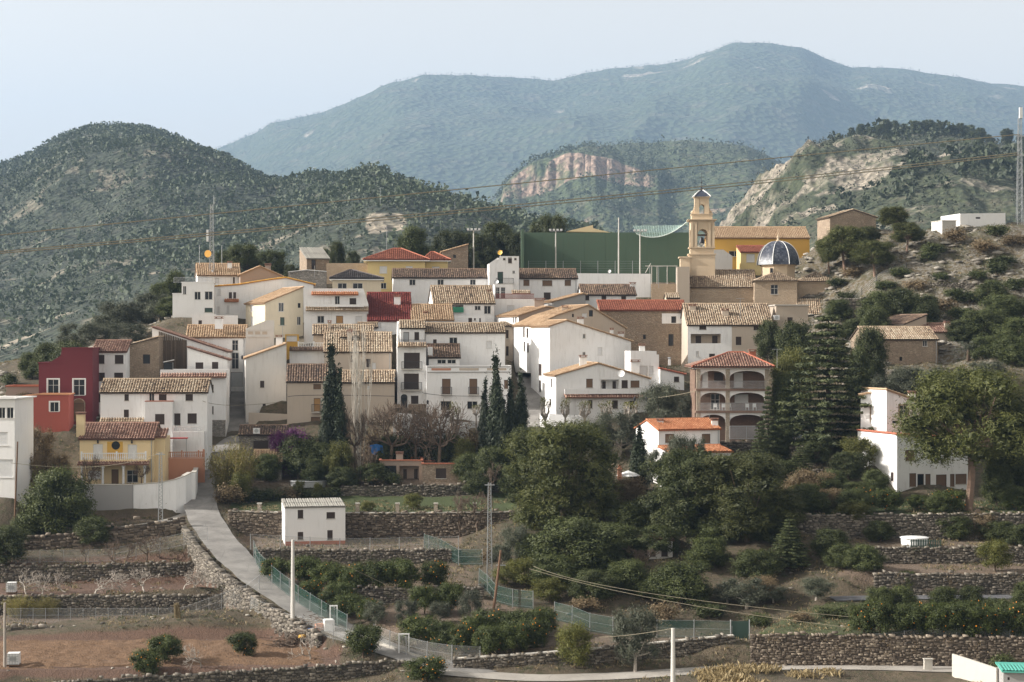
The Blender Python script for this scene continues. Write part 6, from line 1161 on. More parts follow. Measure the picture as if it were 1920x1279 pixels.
    for s in range(8):
        a0 = math.pi/8+s*math.pi/4; rb = MB(); rb.path([c+np.array([r*1.03*math.cos(a0), r*1.03*math.sin(a0), z+.08]) for r, z in prof], .075, .06, 6); rb.build('rib', M['whitepaint'], do)
    l = MB(); l.lathe(c+[0, 0, Hd], [(.35, 0), (.35, .25), (.2, .3), (.2, .7), (.3, .75), (.05, 1.15), (.03, 2.0)], 8); l.build('lantern', M['tower'], do)
    # bell tower
    D = 321.; k = D/F/ZOOM[Z][2]; cx, cy = zx(Z, 381), D+2.4; x0 = (cx-CX)*cy/F; zz = lambda y: (CY-zy(Z, y))*cy/F; a = math.radians(-3)
    t = MB(); bx = lambda mb, w, y0, y1, ox=0., oy=0., d=None: mb.box((x0+ox*math.cos(a), cy+oy, zz(y0)), (w, d or w, zz(y1)-zz(y0)), a)
    bw = 176*k; bx(t, bw*1.10, 950, 715); bx(t, bw*1.18, 715, 706); bx(t, bw, 706, 662); bx(t, bw*1.12, 664, 656)
    t.build('tower_base', M['tower'], root); an = MB(); an.box((x0-bw*.72, cy-.4, zz(950)), (bw*.42, bw*.9, zz(738)-zz(950)), a); an.box((x0-bw*.72, cy-.4, zz(737)), (bw*.55, bw, zz(728)-zz(737)), a); an.build('stair_turret', M['tower'], root)
    b3 = MB(); pw = bw*.27          # belfry: four corner piers with arched openings
    for sx in (-1, 1):
        for sy in (-1, 1):
            b3.box((x0+sx*(bw/2-pw/2-.05), cy+sy*(bw/2-pw/2-.05), zz(656)), (pw, pw, zz(466)-zz(656)), a)
            pi_ = MB()
    ow = bw-2*pw; zs = zz(560)
    for sgn, ax in ((-1, 0), (1, 0), (-1, 1), (1, 1)):
        for i in range(10):                                   # arch voussoir infill above each opening
            t0, t1 = math.pi*i/10, math.pi*(i+1)/10; r = ow/2*.92; q = []
            for tt in (t0, t1): q.append((-r*math.cos(tt), zs+r*math.sin(tt)))
            for dd in (0, 1): pass
            def pp(u_, z_, w_):
                return np.array([x0+u_, cy+sgn*(bw/2-.1-w_), z_]) if ax == 0 else np.array([x0+sgn*(bw/2-.1-w_), cy+u_, z_])
            zt = zz(468); b3.hexa([pp(q[0][0], q[0][1], 0), pp(q[1][0], q[1][1], 0), pp(q[1][0], q[1][1], .5), pp(q[0][0], q[0][1], .5), pp(q[0][0], zt, 0), pp(q[1][0], zt, 0), pp(q[1][0], zt, .5), pp(q[0][0], zt, .5)])
    bx(b3, bw*1.0, 470, 461); b3.build('belfry', M['tower'], root)
    pl = MB()
    for sx in (-1, 1):
        for o_ in (.5, .34): pl.box((x0+sx*bw*(o_-.045), cy-bw/2-.02, zz(654)), (bw*.10, .2, zz(478)-zz(654)), a)
    pl.build('pilaster', M['tower'], root); co_ = MB(); bx(co_, bw*1.16, 461, 455); bx(co_, bw*1.24, 455, 450); co_.build('cornice', M['tower'], root)
    bl = MB(); bl.lathe((x0, cy-.2, zz(625)), [(.62, 0), (.5, .25), (.38, .75), (.28, 1.0), (.06, 1.1)], 12); bl.build('bell', M['darkmetal'], root)
    yk = MB(); yk.box((x0, cy-.2, zz(570)), (ow, .2, .3)); yk.build('bell_yoke', M['wood'], root)
    u2 = MB(); uw = bw*.88; bx(u2, uw, 450, 412); bx(u2, uw*1.06, 414, 408); zc = zz(408)   # upper stage with curved shoulders and a small arch
    tw = 108*k; ah = zz(285)-zc
    for sx in (-1, 1):
        u2.box((x0+sx*(tw/2-tw*.16), cy, zc), (tw*.32, tw*.9, ah), a)
        for i in range(8):                                     # volute
            z0, z1 = zc+ah*.62*i/8, zc+ah*.62*(i+1)/8; ex = (uw/2-tw/2)*(1-i/7.5)**2+.02; u2.box((x0+sx*(tw/2+ex/2), cy, z0), (ex, tw*.55, z1-z0), a)
        u2.ball((x0+sx*(uw/2-.22), cy, zc+.35), .32)
    for i in range(8):
        r = tw*.18; t0, t1 = math.pi*i/8, math.pi*(i+1)/8; zs2 = zz(355); q = [(-r*math.cos(t0), zs2+r*math.sin(t0)), (-r*math.cos(t1), zs2+r*math.sin(t1))]; f1, b1 = cy-tw*.45, cy+tw*.45
        u2.hexa([(x0+q[0][0], f1, q[0][1]), (x0+q[1][0], f1, q[1][1]), (x0+q[1][0], b1, q[1][1]), (x0+q[0][0], b1, q[0][1]), (x0+q[0][0], f1, zz(285)), (x0+q[1][0], f1, zz(285)), (x0+q[1][0], b1, zz(285)), (x0+q[0][0], b1, zz(285))])
    u2.build('upper_stage', M['tower'], root)
    c2 = MB(); bx(c2, tw*1.12, 285, 279); c2.build('cap_cornice', M['tower'], root)
    cap = MB(); cap.lathe((x0, cy, zz(279)), [(tw*.82, 0), (tw*.5, (zz(225)-zz(279))*.5), (.22, zz(225)-zz(279))], 4, a0=math.pi/4); cap.t = [.3]*len(cap.t); co2 = cap.build('cap', M['tile_blue'], root)
    for s in range(4): an_ = math.pi/4+s*math.pi/2; rb = MB(); rb.path([np.array([x0+r*1.02*math.cos(an_), cy+r*1.02*math.sin(an_), zz(279)+h_+.04]) for r, h_ in ((tw*.82, 0), (tw*.5, (zz(225)-zz(279))*.5), (.22, zz(225)-zz(279)))], .10, n=5); rb.build('rib', M['whitepaint'], co2)
    fn = MB(); fn.lathe((x0, cy, zz(226)), [(.25, 0), (.32, .15), (.12, .4), (.1, .7)], 8); fn.tube((x0, cy, zz(215)), (x0, cy, zz(95)), .05, .03); fn.ball((x0, cy, zz(170)), .16); fn.tube((x0-.45, cy, zz(130)), (x0+.45, cy, zz(130)), .04); fn.build('weather_vane', M['darkmetal'], root)
church()
# ------------------------------------------------------------------ ball court
def court():
    D = 350.; z0 = P(0, 535, D)[2]-1; zt = P(0, 436, D)[2]; xa, xb = P(978, 0, D)[0], P(1292, 0, D)[0]
    root = thing('ball_court', 'huge green ball-court wall behind the white houses', 'court wall', ((xa+xb)/2, D, z0))
    n_ = 8
    for i in range(n_):
        w = MB(); a, b_ = xa+(xb-xa)*i/n_+.01, xa+(xb-xa)*(i+1)/n_-.01; w.hexa([(a, D, z0), (b_, D, z0), (b_, D+.6, z0), (a, D+.6, z0), (a, D, zt), (b_, D, zt), (b_, D+.6, zt), (a, D+.6, zt)]); w.build('wall_panel', M['green_wall'], root)
    w = MB(); w.box((xa+.1, D-6, z0), (.5, 12, zt-z0)); w.build('side_wall', M['green_wall'], root)
    g2 = MB(); q = [P(1062, 434, 353), P(1112, 422, 353), P(1112, 428, 353), P(1145, 436, 353)]; g2.poly(q); b2 = [p+np.array([0, 5, 0]) for p in q]; g2.poly(b2[::-1])
    for i in range(4): g2.poly([q[i], q[(i+1) % 4], b2[(i+1) % 4], b2[i]])
    gable = g2.build('gable_wall', M['yellow'], None); tag(gable, 'sandy gable top showing over the green court wall', 'gable')
    # net hung across the corner
    t = MB(); n1, n2 = 22, 8
    top = [P(1188+102*i/n1, 424-2*i/n1, 348.5) for i in range(n1+1)]; bot = [P(1193+97*i/n1, 438+8*math.sin(math.pi*(i/n1)**.75)-24*(i/n1)**3, 347.5) for i in range(n1+1)]
    net = thing('ball_net', 'pale green net slung over the court corner by the tower', 'net', P(1240, 448, 348))
    for i in range(n1+1): t.tube(top[i], bot[i], .035, n=3, cap=False)
    for j in range(n2+1): t.path([top[i]*(1-j/n2)+bot[i]*j/n2 for i in range(n1+1)], .035, n=3)
    tag(t.build('mesh_cords', M['net'], net), kind='stuff'); e = MB(); e.path(bot, .10, n=5); e.build('hem_rope', M['net2'], net)
    cl = MB()
    for i in range(n1): cl.poly([top[i], top[i+1], bot[i+1], bot[i]])
    cl.build('net_cloth', M['netcloth'], net)
    for i, (px, yt, yb, hd) in enumerate(((888, 432, 500, 1), (1042, 433, 503, 1), (1200, 434, 512, 1), (1160, 408, 512, 0))):
        Dp = 344 if i else 340; p0 = P(px, yb+14, Dp); p1 = P(px, yt, Dp)
        o = thing('floodlight_mast' if hd else 'flag_pole', ['floodlight mast behind the long white house', 'floodlight mast at the left half of the green wall', 'floodlight mast at the right half of the green wall', 'tall thin pole before the green wall'][i], 'mast' if hd else 'pole', p0)
        m = MB(); m.tube(p0, p1, .16, .10, 8); m.build('pole', M['polecon'], o)
        if hd:
            b_ = MB(); b_.box(p1+[0, 0, -.1], (2.4, .12, .12)); b_.build('crossbar', M['metal'], o)
            for k in range(4): l = MB(); l.box(p1+[-1.05+.7*k, -.15, .03], (.42, .3, .34)); l.build('lamp', M['blind'], o)
    fr = thing('court_fence', 'row of thin fence posts along the green wall foot', 'fence', P(1100, 512, 346))
    for i in range(8): px = 991+i*32.5; m = MB(); m.tube(P(px, 520, 346), P(px, 489 if i < 7 else 498, 346), .06, n=5); m.build('post', M['metal'], fr)
    w = MB()
    for j in range(6): w.tube(P(991, 490+j*4.5, 346), P(1218, 490+j*4.5, 346), .012, n=3)
    tag(w.build('wire', M['metal'], fr), kind='stuff')
    gf = thing('goal_fence', 'white tubular fence frame at the court corner', 'fence frame', P(1245, 530, 330))
    m = MB(); pts_ = [(1222, 530, 1222, 498), (1232, 530, 1232, 499), (1251, 530, 1251, 499), (1268, 530, 1268, 499)]
    for a in pts_: m = MB(); m.tube(P(a[0], a[1]+3, 331), P(a[2], a[3], 331), .07, n=5); m.build('post', M['polecon'], gf)
    m = MB(); m.tube(P(1210, 499, 331), P(1270, 499, 331), .06, n=5); m.tube(P(1210, 512, 331), P(1220, 494, 331), .06, n=5); m.build('rail', M['polecon'], gf)
def netmat(name, c, op):
    m, t, b = _mat(name); tr = t.nodes.new('ShaderNodeBsdfTransparent'); mx = t.nodes.new('ShaderNodeMixShader'); mx.inputs[0].default_value = op; b.inputs['Base Color'].default_value = (*c, 1); b.inputs['Roughness'].default_value = .8
    t.links.new(tr.outputs[0], mx.inputs[1]); t.links.new(b.outputs[0], mx.inputs[2]); t.links.new(mx.outputs[0], t.nodes['Material Output'].inputs[0]); return m
M['net'] = plain('pale_green_cord', (.38, .50, .46), .8); M['net2'] = plain('pale_rope', (.62, .70, .66), .8); M['netcloth'] = netmat('fine_net', (.40, .55, .50), .30); M['meshfence'] = netmat('chain_link', (.34, .34, .32), .22); M['greenmesh'] = netmat('green_shade_mesh', (.010, .05, .037), .45)
court()
# ------------------------------------------------------------------ arcaded house
def arcade():
    D = 240.; f = Fr('F', 185, 724, 1140, D, 0, 9); root = thing('arcaded_house', 'three-storey house with stone piers and white arched balconies', 'house', f.pt(f.W/2, 4, f.zb)); dep = 9; Zf = 'F'
    zf = [f.z(y, D) for y in (1135, 920, 755, 592)]; w = MB(); bk = 2.4
    for (a, b_) in ((0, f.W),): face(w, f, f.A+f.v*bk, f.u, [(0, zf[3]), (f.W, zf[3])], f.zb-3, [(f.tz(240, 0)[0], zf[2]+.1, f.tz(285, 0)[0], zf[2]+2.2, .15), (f.tz(330, 0)[0], zf[2]+1., f.tz(400, 0)[0], zf[2]+2.1, .15), (f.tz(480, 0)[0], zf[2]+.1, f.tz(550, 0)[0], zf[2]+2.1, .15), (f.tz(305, 0)[0], zf[1]+.1, f.tz(372, 0)[0], zf[1]+2.2, .15), (f.tz(485, 0)[0], zf[1]+1, f.tz(590, 0)[0], zf[1]+2.1, .15)], f.v)
    face(w, f, f.A+f.v*bk, f.v, [(0, zf[3]), (dep-bk, zf[3])], f.zb-3, [], f.u); face(w, f, f.A+f.u*f.W+f.v*bk, f.v, [(0, zf[3]), (dep-bk, zf[3])], f.zb-3, [], -f.u); face(w, f, f.A+f.v*dep, f.u, [(0, zf[3]), (f.W, zf[3])], f.zb-3, [], -f.v)
    w.build('wall', M['brick'], root); org = f.A+f.v*bk
    for (xa, z0, xb, z1, ty) in ((240, zf[2]+.1, 285, zf[2]+2.2, 'b'), (330, zf[2]+1., 400, zf[2]+2.1, 's'), (480, zf[2]+.1, 550, zf[2]+2.1, 'b'), (305, zf[1]+.1, 372, zf[1]+2.2, 'g'), (485, zf[1]+1, 590, zf[1]+2.1, 'b')): window(root, org, f.u, f.v, (f.tz(xa, 0)[0], z0, f.tz(xb, 0)[0], z1, .15), ty, 'salmon')
    for k in (1, 2):
        s = MB(); s.obox(f.pt(-.1, -.12, zf[k]-.28), f.u*(f.W+.2), f.v*(bk+.1), up*.28); so = s.build('balcony_floor', M['brick'], root); railing(so, f.pt(.2, .02, zf[k]+.01), f.pt(f.W-.2, .02, zf[k]+.01), 1.0, mat='metal', gap=.15)
    px_ = [f.tz(x, 0)[0] for x in (198, 418, 712)]
    for t in px_: p = MB(); p.box(f.pt(t, .26, f.zb-1.5), (.52, .5, zf[3]-f.zb+1.2), 0); p.build('pier', M['stone_light'], root)
    for k in range(3):
        zt = zf[k+1]-.30
        for a, b_ in zip(px_, px_[1:]):
            ar = MB(); n_ = 14; a2, b2 = a+.27, b_-.27; rise = 1.05; zs = zt-rise-.22
            for i in range(n_):
                q = [(a2+(b2-a2)*(1-math.cos(math.pi*(i+j)/n_))/2, zs+rise*math.sin(math.pi*(i+j)/n_)**.75) for j in (0, 1)]
                ar.hexa([f.pt(q[0][0], .10, q[0][1]), f.pt(q[1][0], .10, q[1][1]), f.pt(q[1][0], .42, q[1][1]), f.pt(q[0][0], .42, q[0][1]), f.pt(q[0][0], .10, zt), f.pt(q[1][0], .10, zt), f.pt(q[1][0], .42, zt), f.pt(q[0][0], .42, zt)])
            ar.build('arch', M['white2'], root)
    ce = MB(); ce.obox(f.pt(-.15, -.1, zf[3]-.30), f.u*(f.W+.3), f.v*(dep+.2), up*.26); ce.build('eaves', M['white2'], root)
    ov = .7; ze = zf[3]; e = [f.pt(-ov, -ov, ze), f.pt(f.W+ov, -ov, ze), f.pt(f.W+ov, dep+ov, ze), f.pt(-ov, dep+ov, ze)]; t_, zr = f.tz(480, 487, dep/2); ra, rb = f.pt(t_-1, dep/2, zr), f.pt(t_+1, dep/2, zr); r = MB(); tp = []; rd = MB()
    for a, b_, pts in ((e[0], e[1], [rb, ra]), (e[1], e[2], [rb]), (e[2], e[3], [ra, rb]), (e[3], e[0], [ra])):
        ed = unit(b_-a); s_ = pts[0]-a; s_ = s_-ed*(s_@ed); su = unit(s_); n_ = unit(np.cross(ed, su)); n_ = n_ if n_[2] > 0 else -n_; slab(r, [a, b_]+pts, .12, n_); tp.append((a, ed, su, [((p-a)@ed, (p-a)@su) for p in [a, b_]+pts]))
    for a, b_ in ((e[0], ra), (e[1], rb), (ra, rb)): rd.tube(a+up*.12, b_+up*.12, .13, n=6)
    r.t = [.15]*len(r.t); ro = r.build('roof', M['tile_brown'], root); tile_object([tiles(o, e_, s_, p, seed=300) for o, e_, s_, p in tp], M['tile_brown'], ro); rd.build('ridge_cap', M['tile_red'], ro)  # dark bed below the tiles, gap shade put into its colour
    chimney(root, f.pt(f.tz(602, 0, 6)[0], 6, f.z(500, 246)-.8), f.z(458, 246), .9, 'terracotta')
    # white plastic chairs on the middle balcony
    for i, x in enumerate((330, 392, 437, 570, 625)):
        t = f.tz(x, 0)[0]; p = f.pt(t, .75, zf[1]+.0); ch = thing('plastic_chair', 'white plastic chair on the middle arcade balcony, '+['leftmost', 'second from left', 'third from left', 'fourth from left', 'rightmost'][i], 'chair', p, 'balcony chairs')
        s = MB(); s.box(p+[0, 0, .42], (.48, .46, .05)); s.build('seat', M['whitepaint'], ch); s = MB(); s.box(p+[0, .22, .47], (.48, .05, .45)); s.build('backrest', M['whitepaint'], ch)
        for sx in (-1, 1):
            for sy in (-1, 1): s = MB(); s.tube(p+[sx*.2, sy*.19, 0], p+[sx*.2, sy*.19, .42], .025, n=5); s.build('leg', M['whitepaint'], ch)
    gt = thing('metal_gate', 'tall grey bar gate under the arcade', 'gate', f.pt(f.tz(540, 0)[0], -.2, f.zb))
    for xa, xb in ((430, 487), (488, 557), (558, 640)): railing(gt, f.pt(f.tz(xa, 0)[0], -.3, f.zb+.1), f.pt(f.tz(xb, 0)[0], -.3, f.zb+.1), 1.75, 'gate_leaf', 'metal', .13, .03)
M['stone_light'] = masonry('pale_pier_masonry', (.42, .34, .26), (.58, .50, .40), (.34, .29, .23), 4.5)
arcade()
# ------------------------------------------------------------------ dry-stone and plastered walls
def dry_wall(label, pts, mat='drystone', th=.5, size=(.36, .21), plasterm=None, name='stone_wall', cat='wall', cap=None, jag=.14):
    """pts: (photo x, y of top, y of foot, distance); real stones laid in courses on a core"""
    dq = .8 if not plasterm else 0
    P0 = [P(p[0], p[1], p[3]-dq) for p in pts]; B0 = [P(p[0], p[2], p[3]-dq) for p in pts]; mid = P0[len(P0)//2]
    root = thing(name, label, cat, np.array([*mid[:2], B0[len(B0)//2][2]])); core = MB(); V, Q, T = [], [], []; r = np.random.default_rng(int(abs(pts[0][0])*7+pts[0][1])); base = 0
    for a, b_, c, d in zip(P0, P0[1:], B0, B0[1:]):
        L = np.linalg.norm((b_-a)[:2]); ud = np.array([*((b_-a)[:2]/L), 0]); nn = np.array([ud[1], -ud[0], 0]); nn = nn if nn[1] < 0 else -nn; dn = np.array([0, 0, 1.2])
        cs = [c-dn, d-dn, d-dn-nn*th, c-dn-nn*th, a-[0, 0, .05], b_-[0, 0, .05], b_-nn*th-[0, 0, .05], a-nn*th-[0, 0, .05]]; core.hexa(cs, .05)
        if plasterm: 
            if cap: cp = MB()
            continue
        x = 0.; zt = lambda u_: a[2]+(b_[2]-a[2])*u_/L; zbm = lambda u_: c[2]+(d[2]-c[2])*u_/L-.35
        hmax = max(a[2]-c[2], b_[2]-d[2])+.4; nrow = max(1, int(hmax/size[1]))
        for k in range(nrow+1):
            u_ = r.uniform(-.2, 0)
            while u_ < L:
                w = size[0]*r.uniform(.45, 1.9); h_ = size[1]*r.uniform(.75, 1.25); z = zt(min(u_, L))-(k+.5)*size[1]+r.normal(0, .05)+(abs(r.normal(0, jag)) if k == 0 else 0)
                if z > zbm(min(u_, L))-.2:
                    uc = min(max(u_+w/2, w*.3), L-w*.2); cc = a+ud*uc; cc = np.array([cc[0], cc[1], z]); dp = r.uniform(.03, .16); j = lambda: r.normal(0, .028, 3)
                    hw, hh = w*.47, h_*.46; o_ = [cc+ud*sx*hw+np.array([0, 0, sz*hh])+j() for sz in (-1, 1) for sx in (-1, 1)]; i_ = [cc+ud*sx*hw*.72+np.array([0, 0, sz*hh*.7])+nn*dp+j()*.6 for sz in (-1, 1) for sx in (-1, 1)]
                    bkk = [o+(-nn*(th if k == 0 else .05)) for o in o_]
                    V += o_+i_+(bkk if k == 0 else []); q = [[4, 5, 7, 6], [0, 1, 5, 4], [1, 3, 7, 5], [3, 2, 6, 7], [2, 0, 4, 6]]
                    if k == 0: q += [[2, 3, 11, 10], [0, 2, 10, 8], [1, 9, 11, 3]]
                    Q += [[base+e for e in f_] for f_ in q]; T += [np.clip(r.normal(.48, .24)+(.08 if k == 0 else 0), 0, 1)]*len(q); base += 12 if k == 0 else 8
                u_ += w
    core.build('core', M[plasterm or mat], root)
    if V: tag(link(bpy.data.objects.new('stones', mesh_np('stones', np.array(V)-ORG[root], np.array(Q), M[mat], T)), root, ORG[root]), kind='stuff')
    if V:                                     # weeds rooted in the joints
        cl = []
        for a, b_, c, d in zip(P0, P0[1:], B0, B0[1:]):
            L = np.linalg.norm((b_-a)[:2])
            for _ in range(int(L*1.5)):
                q = r.random(); hgt_ = r.random()**1.6; p = (a+(b_-a)*q)*(1-hgt_)+(c+(d-c)*q)*hgt_+[0, -.12, .05]; s_ = r.uniform(.12, .4)
                cl.append(p+r.normal(size=(16, 3))*[s_, s_*.5, s_*.7])
        if cl:
            vv, qq = rquads(np.concatenate(cl), .17, .4, r, .3); tag(link(bpy.data.objects.new('wall_weeds', mesh_np('wall_weeds', vv-ORG[root], qq, M['f_weed' if r.random() < .6 else 'f_dry'], r.random(len(qq)))), root, ORG[root]), kind='stuff')
    if cap:
        cp = MB()
        for a, b_ in zip(P0, P0[1:]): 
            L = np.linalg.norm((b_-a)[:2]); ud = (b_-a)/L; nn = unit(np.array([ud[1], -ud[0], 0])); nn = nn if nn[1] < 0 else -nn; cp.hexa([a+nn*.06-[0, 0, .048], b_+nn*.06-[0, 0, .048], b_-nn*(th+.06)-[0, 0, .048], a-nn*(th+.06)-[0, 0, .048], a+nn*.06+[0, 0, .06], b_+nn*.06+[0, 0, .06], b_-nn*(th+.06)+[0, 0, .06], a-nn*(th+.06)+[0, 0, .06]])
        cp.build('coping', M[cap], root)
    return root
dry_wall('dark dry-stone wall along the bottom left edge', [(100, 1282, 1310, 166), (330, 1266, 1300, 168.5), (560, 1253, 1298, 170.3), (758, 1239, 1275, 171.8)], size=(.34, .22))
dry_wall('low row of rough stones behind the ploughed field', [(10, 1177, 1196, 189.8), (300, 1175, 1195, 190), (525, 1173, 1192, 190.4)], size=(.4, .28), jag=.2)
dry_wall('long concrete kerb behind the ploughed field', [(20, 1191, 1202, 188), (200, 1190, 1202, 188), (335, 1189, 1200, 188), (530, 1187, 1197, 188.4)], plasterm='concrete', th=.25, name='kerb', cat='kerb')
dry_wall('dry-stone wall below the almond terrace', [(-30, 1119, 1153, 199.4), (230, 1118, 1152, 199.5), (470, 1116, 1150, 199.6)], size=(.36, .22))
dry_wall('dark dry-stone wall behind the almond trees', [(-30, 1062, 1095, 211), (200, 1060, 1093, 211.2), (405, 1055, 1090, 211.5)], size=(.38, .24))
dry_wall('tumbledown rubble bank below the left path', [(40, 1012, 1052, 217.5), (150, 1000, 1052, 218), (250, 985, 1050, 219), (348, 974, 1040, 220)], 'drystone_warm', size=(.5, .3), jag=.3)
q, w = ROADL['road']; tg = np.gradient(q[:, :2], axis=0); tg /= np.linalg.norm(tg, axis=1)[:, None]; nl = np.c_[-tg[:, 1], tg[:, 0]]; nl[nl[:, 0] > 0] *= -1; pts = []
for i in range(0, len(q), 4):
    if 180.5 < q[i, 1] < 221: p = q[i, :2]+nl[i]*(w+1.15); o_ = p+nl[i]*.9; pts.append((CX+F*p[0]/p[1], CY-F*(q[i, 2]+.02)/p[1], CY-F*(min(ground(*o_), q[i, 2]-.2))/p[1], p[1]+.8))
dry_wall('rough stone retaining wall along the outer side of the road', pts, 'drystone', size=(.42, .26))
dry_wall('curved pale concrete kerb wall along the road', [(474, 1050, 1068, 207.5), (478, 1068, 1088, 203), (505, 1095, 1116, 197.6), (560, 1132, 1153, 190), (620, 1166, 1186, 184), (690, 1196, 1213, 178.6), (770, 1224, 1240, 174), (848, 1248, 1264, 170.5)], plasterm='concrete', th=.3, name='kerb_wall')
dry_wall('long rubble wall behind the white farm shed', [(428, 958, 1012, 222), (560, 962, 1014, 222.2), (760, 962, 1018, 222.3), (965, 960, 1016, 222.4)], 'drystone_warm', cap='concrete', size=(.4, .24))
dry_wall('grey garden wall below the terracotta porch', [(640, 913, 937, 240.2), (800, 910, 935, 240.4), (965, 908, 932, 240.8)])
dry_wall('rubble wall under the shed terrace fence', [(478, 1031, 1062, 210), (650, 1032, 1060, 210.2), (865, 1032, 1060, 210.4)])
dry_wall('short stone wall inside the orange orchard', [(640, 1104, 1132, 193), (780, 1104, 1131, 193.2), (905, 1102, 1130, 193.6)])
dry_wall('rubble wall between orchard and valley lane', [(850, 1236, 1268, 170.6), (1000, 1226, 1262, 170.8), (1150, 1214, 1256, 171.4), (1290, 1200, 1250, 172), (1376, 1192, 1244, 172.6)], cap='concrete')
dry_wall('pale rubble wall below the right orange orchard', [(1408, 1190, 1242, 169.8), (1560, 1191, 1240, 169.2), (1640, 1194, 1241, 168.8), (1780, 1196, 1246, 168.4), (1990, 1196, 1252, 168)], 'drystone_warm')
dry_wall('grey rubble wall above the asphalt road', [(1640, 1076, 1109, 189), (1800, 1077, 1108, 189), (1990, 1076, 1106, 189)])
dry_wall('rubble wall below the white tub', [(1560, 1028, 1060, 197), (1760, 1027, 1060, 197), (1990, 1026, 1060, 197)])
dry_wall('rubble wall below the right lawn', [(1480, 967, 1015, 203.3), (1700, 965, 1012, 203.3), (1990, 963, 1012, 203.3)])
dry_wall('grey block wall below the yellow house yard', [(92, 915, 975, 228.9), (168, 909, 970, 228.9), (249, 909, 966, 228.9)], plasterm='grey', cap='concrete')
dry_wall('curved white wall below the yellow house yard', [(250, 909, 966, 228.9), (300, 905, 966, 228.8), (330, 899, 962, 228.9), (348, 892, 958, 229.6), (359, 886, 945, 231.6), (363, 881, 925, 235), (364, 877, 908, 239)], plasterm='white', cap='concrete')
dry_wall('stone retaining wall below the arcaded house', [(1285, 829, 868, 237.4), (1430, 829, 868, 237.4), (1580, 828, 866, 237.4)], size=(.4, .25))
dry_wall('white stepped wall below the big white house', [(737, 773, 806, 252.2), (786, 777, 806, 252.2), (787, 782, 806, 252.2), (842, 785, 806, 252.2), (843, 790, 806, 252.2), (897, 790, 807, 252.2)], plasterm='white', th=.25)
dry_wall('white garden wall behind the bare plane trees', [(712, 838, 860, 250.6), (856, 838, 858, 251)], plasterm='white', th=.25)
dry_wall('white curved wall around the pollarded trees', [(1012, 774, 796, 252), (1030, 775, 800, 250.6), (1060, 778, 806, 250), (1090, 778, 810, 249.6)], plasterm='white', th=.25)
dry_wall('plastered retaining wall below the aged white house', [(466, 773, 800, 259.5), (540, 776, 800, 258.6)], plasterm='beige', th=.3)
dry_wall('stone terrace wall right of the church apse', [(1560, 562, 602, 296), (1636, 558, 596, 296)], size=(.4, .25), cap='concrete')
dry_wall('garden wall right of the stone cottage', [(1757, 690, 712, 256), (1830, 692, 714, 255), (1862, 676, 716, 254)])
dry_wall('low terrace wall across the rocky slope', [(1740, 530, 545, 303), (1850, 532, 548, 301), (1990, 530, 548, 300)])
dry_wall('upper terrace wall on the rocky slope', [(1820, 470, 482, 316), (1990, 468, 482, 316)])
dry_wall('stone wall under the court corner', [(1222, 532, 566, 322), (1272, 532, 560, 322)], plasterm='stone_tan')
dry_wall('pale stone wall left of the yellow villa', [(612, 493, 520, 325), (692, 493, 520, 325)], plasterm='stone_tan')
dry_wall('grey rendered wall with white top behind the orange roof', [(540, 510, 540, 315), (574, 506, 540, 315), (612, 509, 540, 315)], plasterm='stone_grey', cap='whitepaint')
dry_wall('long white parapet below the green wall', [(1083, 512, 545, 324), (1220, 513, 545, 324)], plasterm='white')
dry_wall('dark terrace wall below the asphalt edge of the right gardens', [(1430, 880, 905, 226), (1560, 882, 905, 224)])
dry_wall('tall pale concrete wall at the bottom right corner', [(1785, 1225, 1262, 164), (1826, 1238, 1280, 161.5), (1868, 1252, 1300, 159)], plasterm='concrete', th=.2)
# ------------------------------------------------------------------ fences
def fence(label, pts, h, step=2.6, mat='metal', mesh='meshfence', name='wire_fence', r=.045, wires=3):
    q = np.array([hit(*p[:2]) if len(p) == 2 else [*P(p[0], p[1], p[2])[:2], ground(*P(p[0], p[1], p[2])[:2])] for p in pts]); root = thing(name, label, 'fence', q[0])
    d = np.r_[0, np.cumsum(np.linalg.norm(np.diff(q[:, :2], axis=0), axis=1))]; n_ = max(2, int(d[-1]/step)+1); s = np.linspace(0, d[-1], n_); g = np.c_[np.interp(s, d, q[:, 0]), np.interp(s, d, q[:, 1])]; g = np.c_[g, [max(ground(*x), np.interp(t_, d, q[:, 2])) for x, t_ in zip(g, s)]]
    pm = MB(); pm.tube((0, 0, -.3), (0, 0, h), r, n=5); me = trunk_mesh('post', pm, M[mat])
    for p in g: o = bpy.data.objects.new('post', me); COL.objects.link(o); o.parent = root; o.location = p-q[0]; o.rotation_euler = (random.gauss(0, .02), random.gauss(0, .02), 0)
    m = MB()
    for a, b_ in zip(g, g[1:]): m.poly([a+[0, 0, .03], b_+[0, 0, .03], b_+[0, 0, h*.96], a+[0, 0, h*.96]])
    m.build('mesh_panel', M[mesh], root)
    w = MB()
    for k in range(wires):
        for a, b_ in zip(g, g[1:]): w.tube(a+[0, 0, h*(.1+.85*k/max(1, wires-1))], b_+[0, 0, h*(.1+.85*k/max(1, wires-1))], .012, n=3)
    tag(w.build('wire', M['metal'], root), kind='stuff'); return root
fence('green netted fence along the road kerb above the orchard', [(476, 1050, 207), (482, 1068, 202.6), (508, 1096, 197.2), (562, 1134, 189.6), (622, 1168, 183.6), (650, 1180, 181)], 2.0, mesh='greenmesh')
fence('wire fence along the lower road kerb', [(700, 1200, 178.3), (772, 1226, 173.6), (800, 1234, 172.6), (850, 1242, 171.4), (900, 1240, 171.2)], 1.9)
fence('wire fence on the shed terrace edge', [(470, 1032, 210.6), (650, 1032, 210.8), (860, 1032, 211)], 2.0, 3.2)
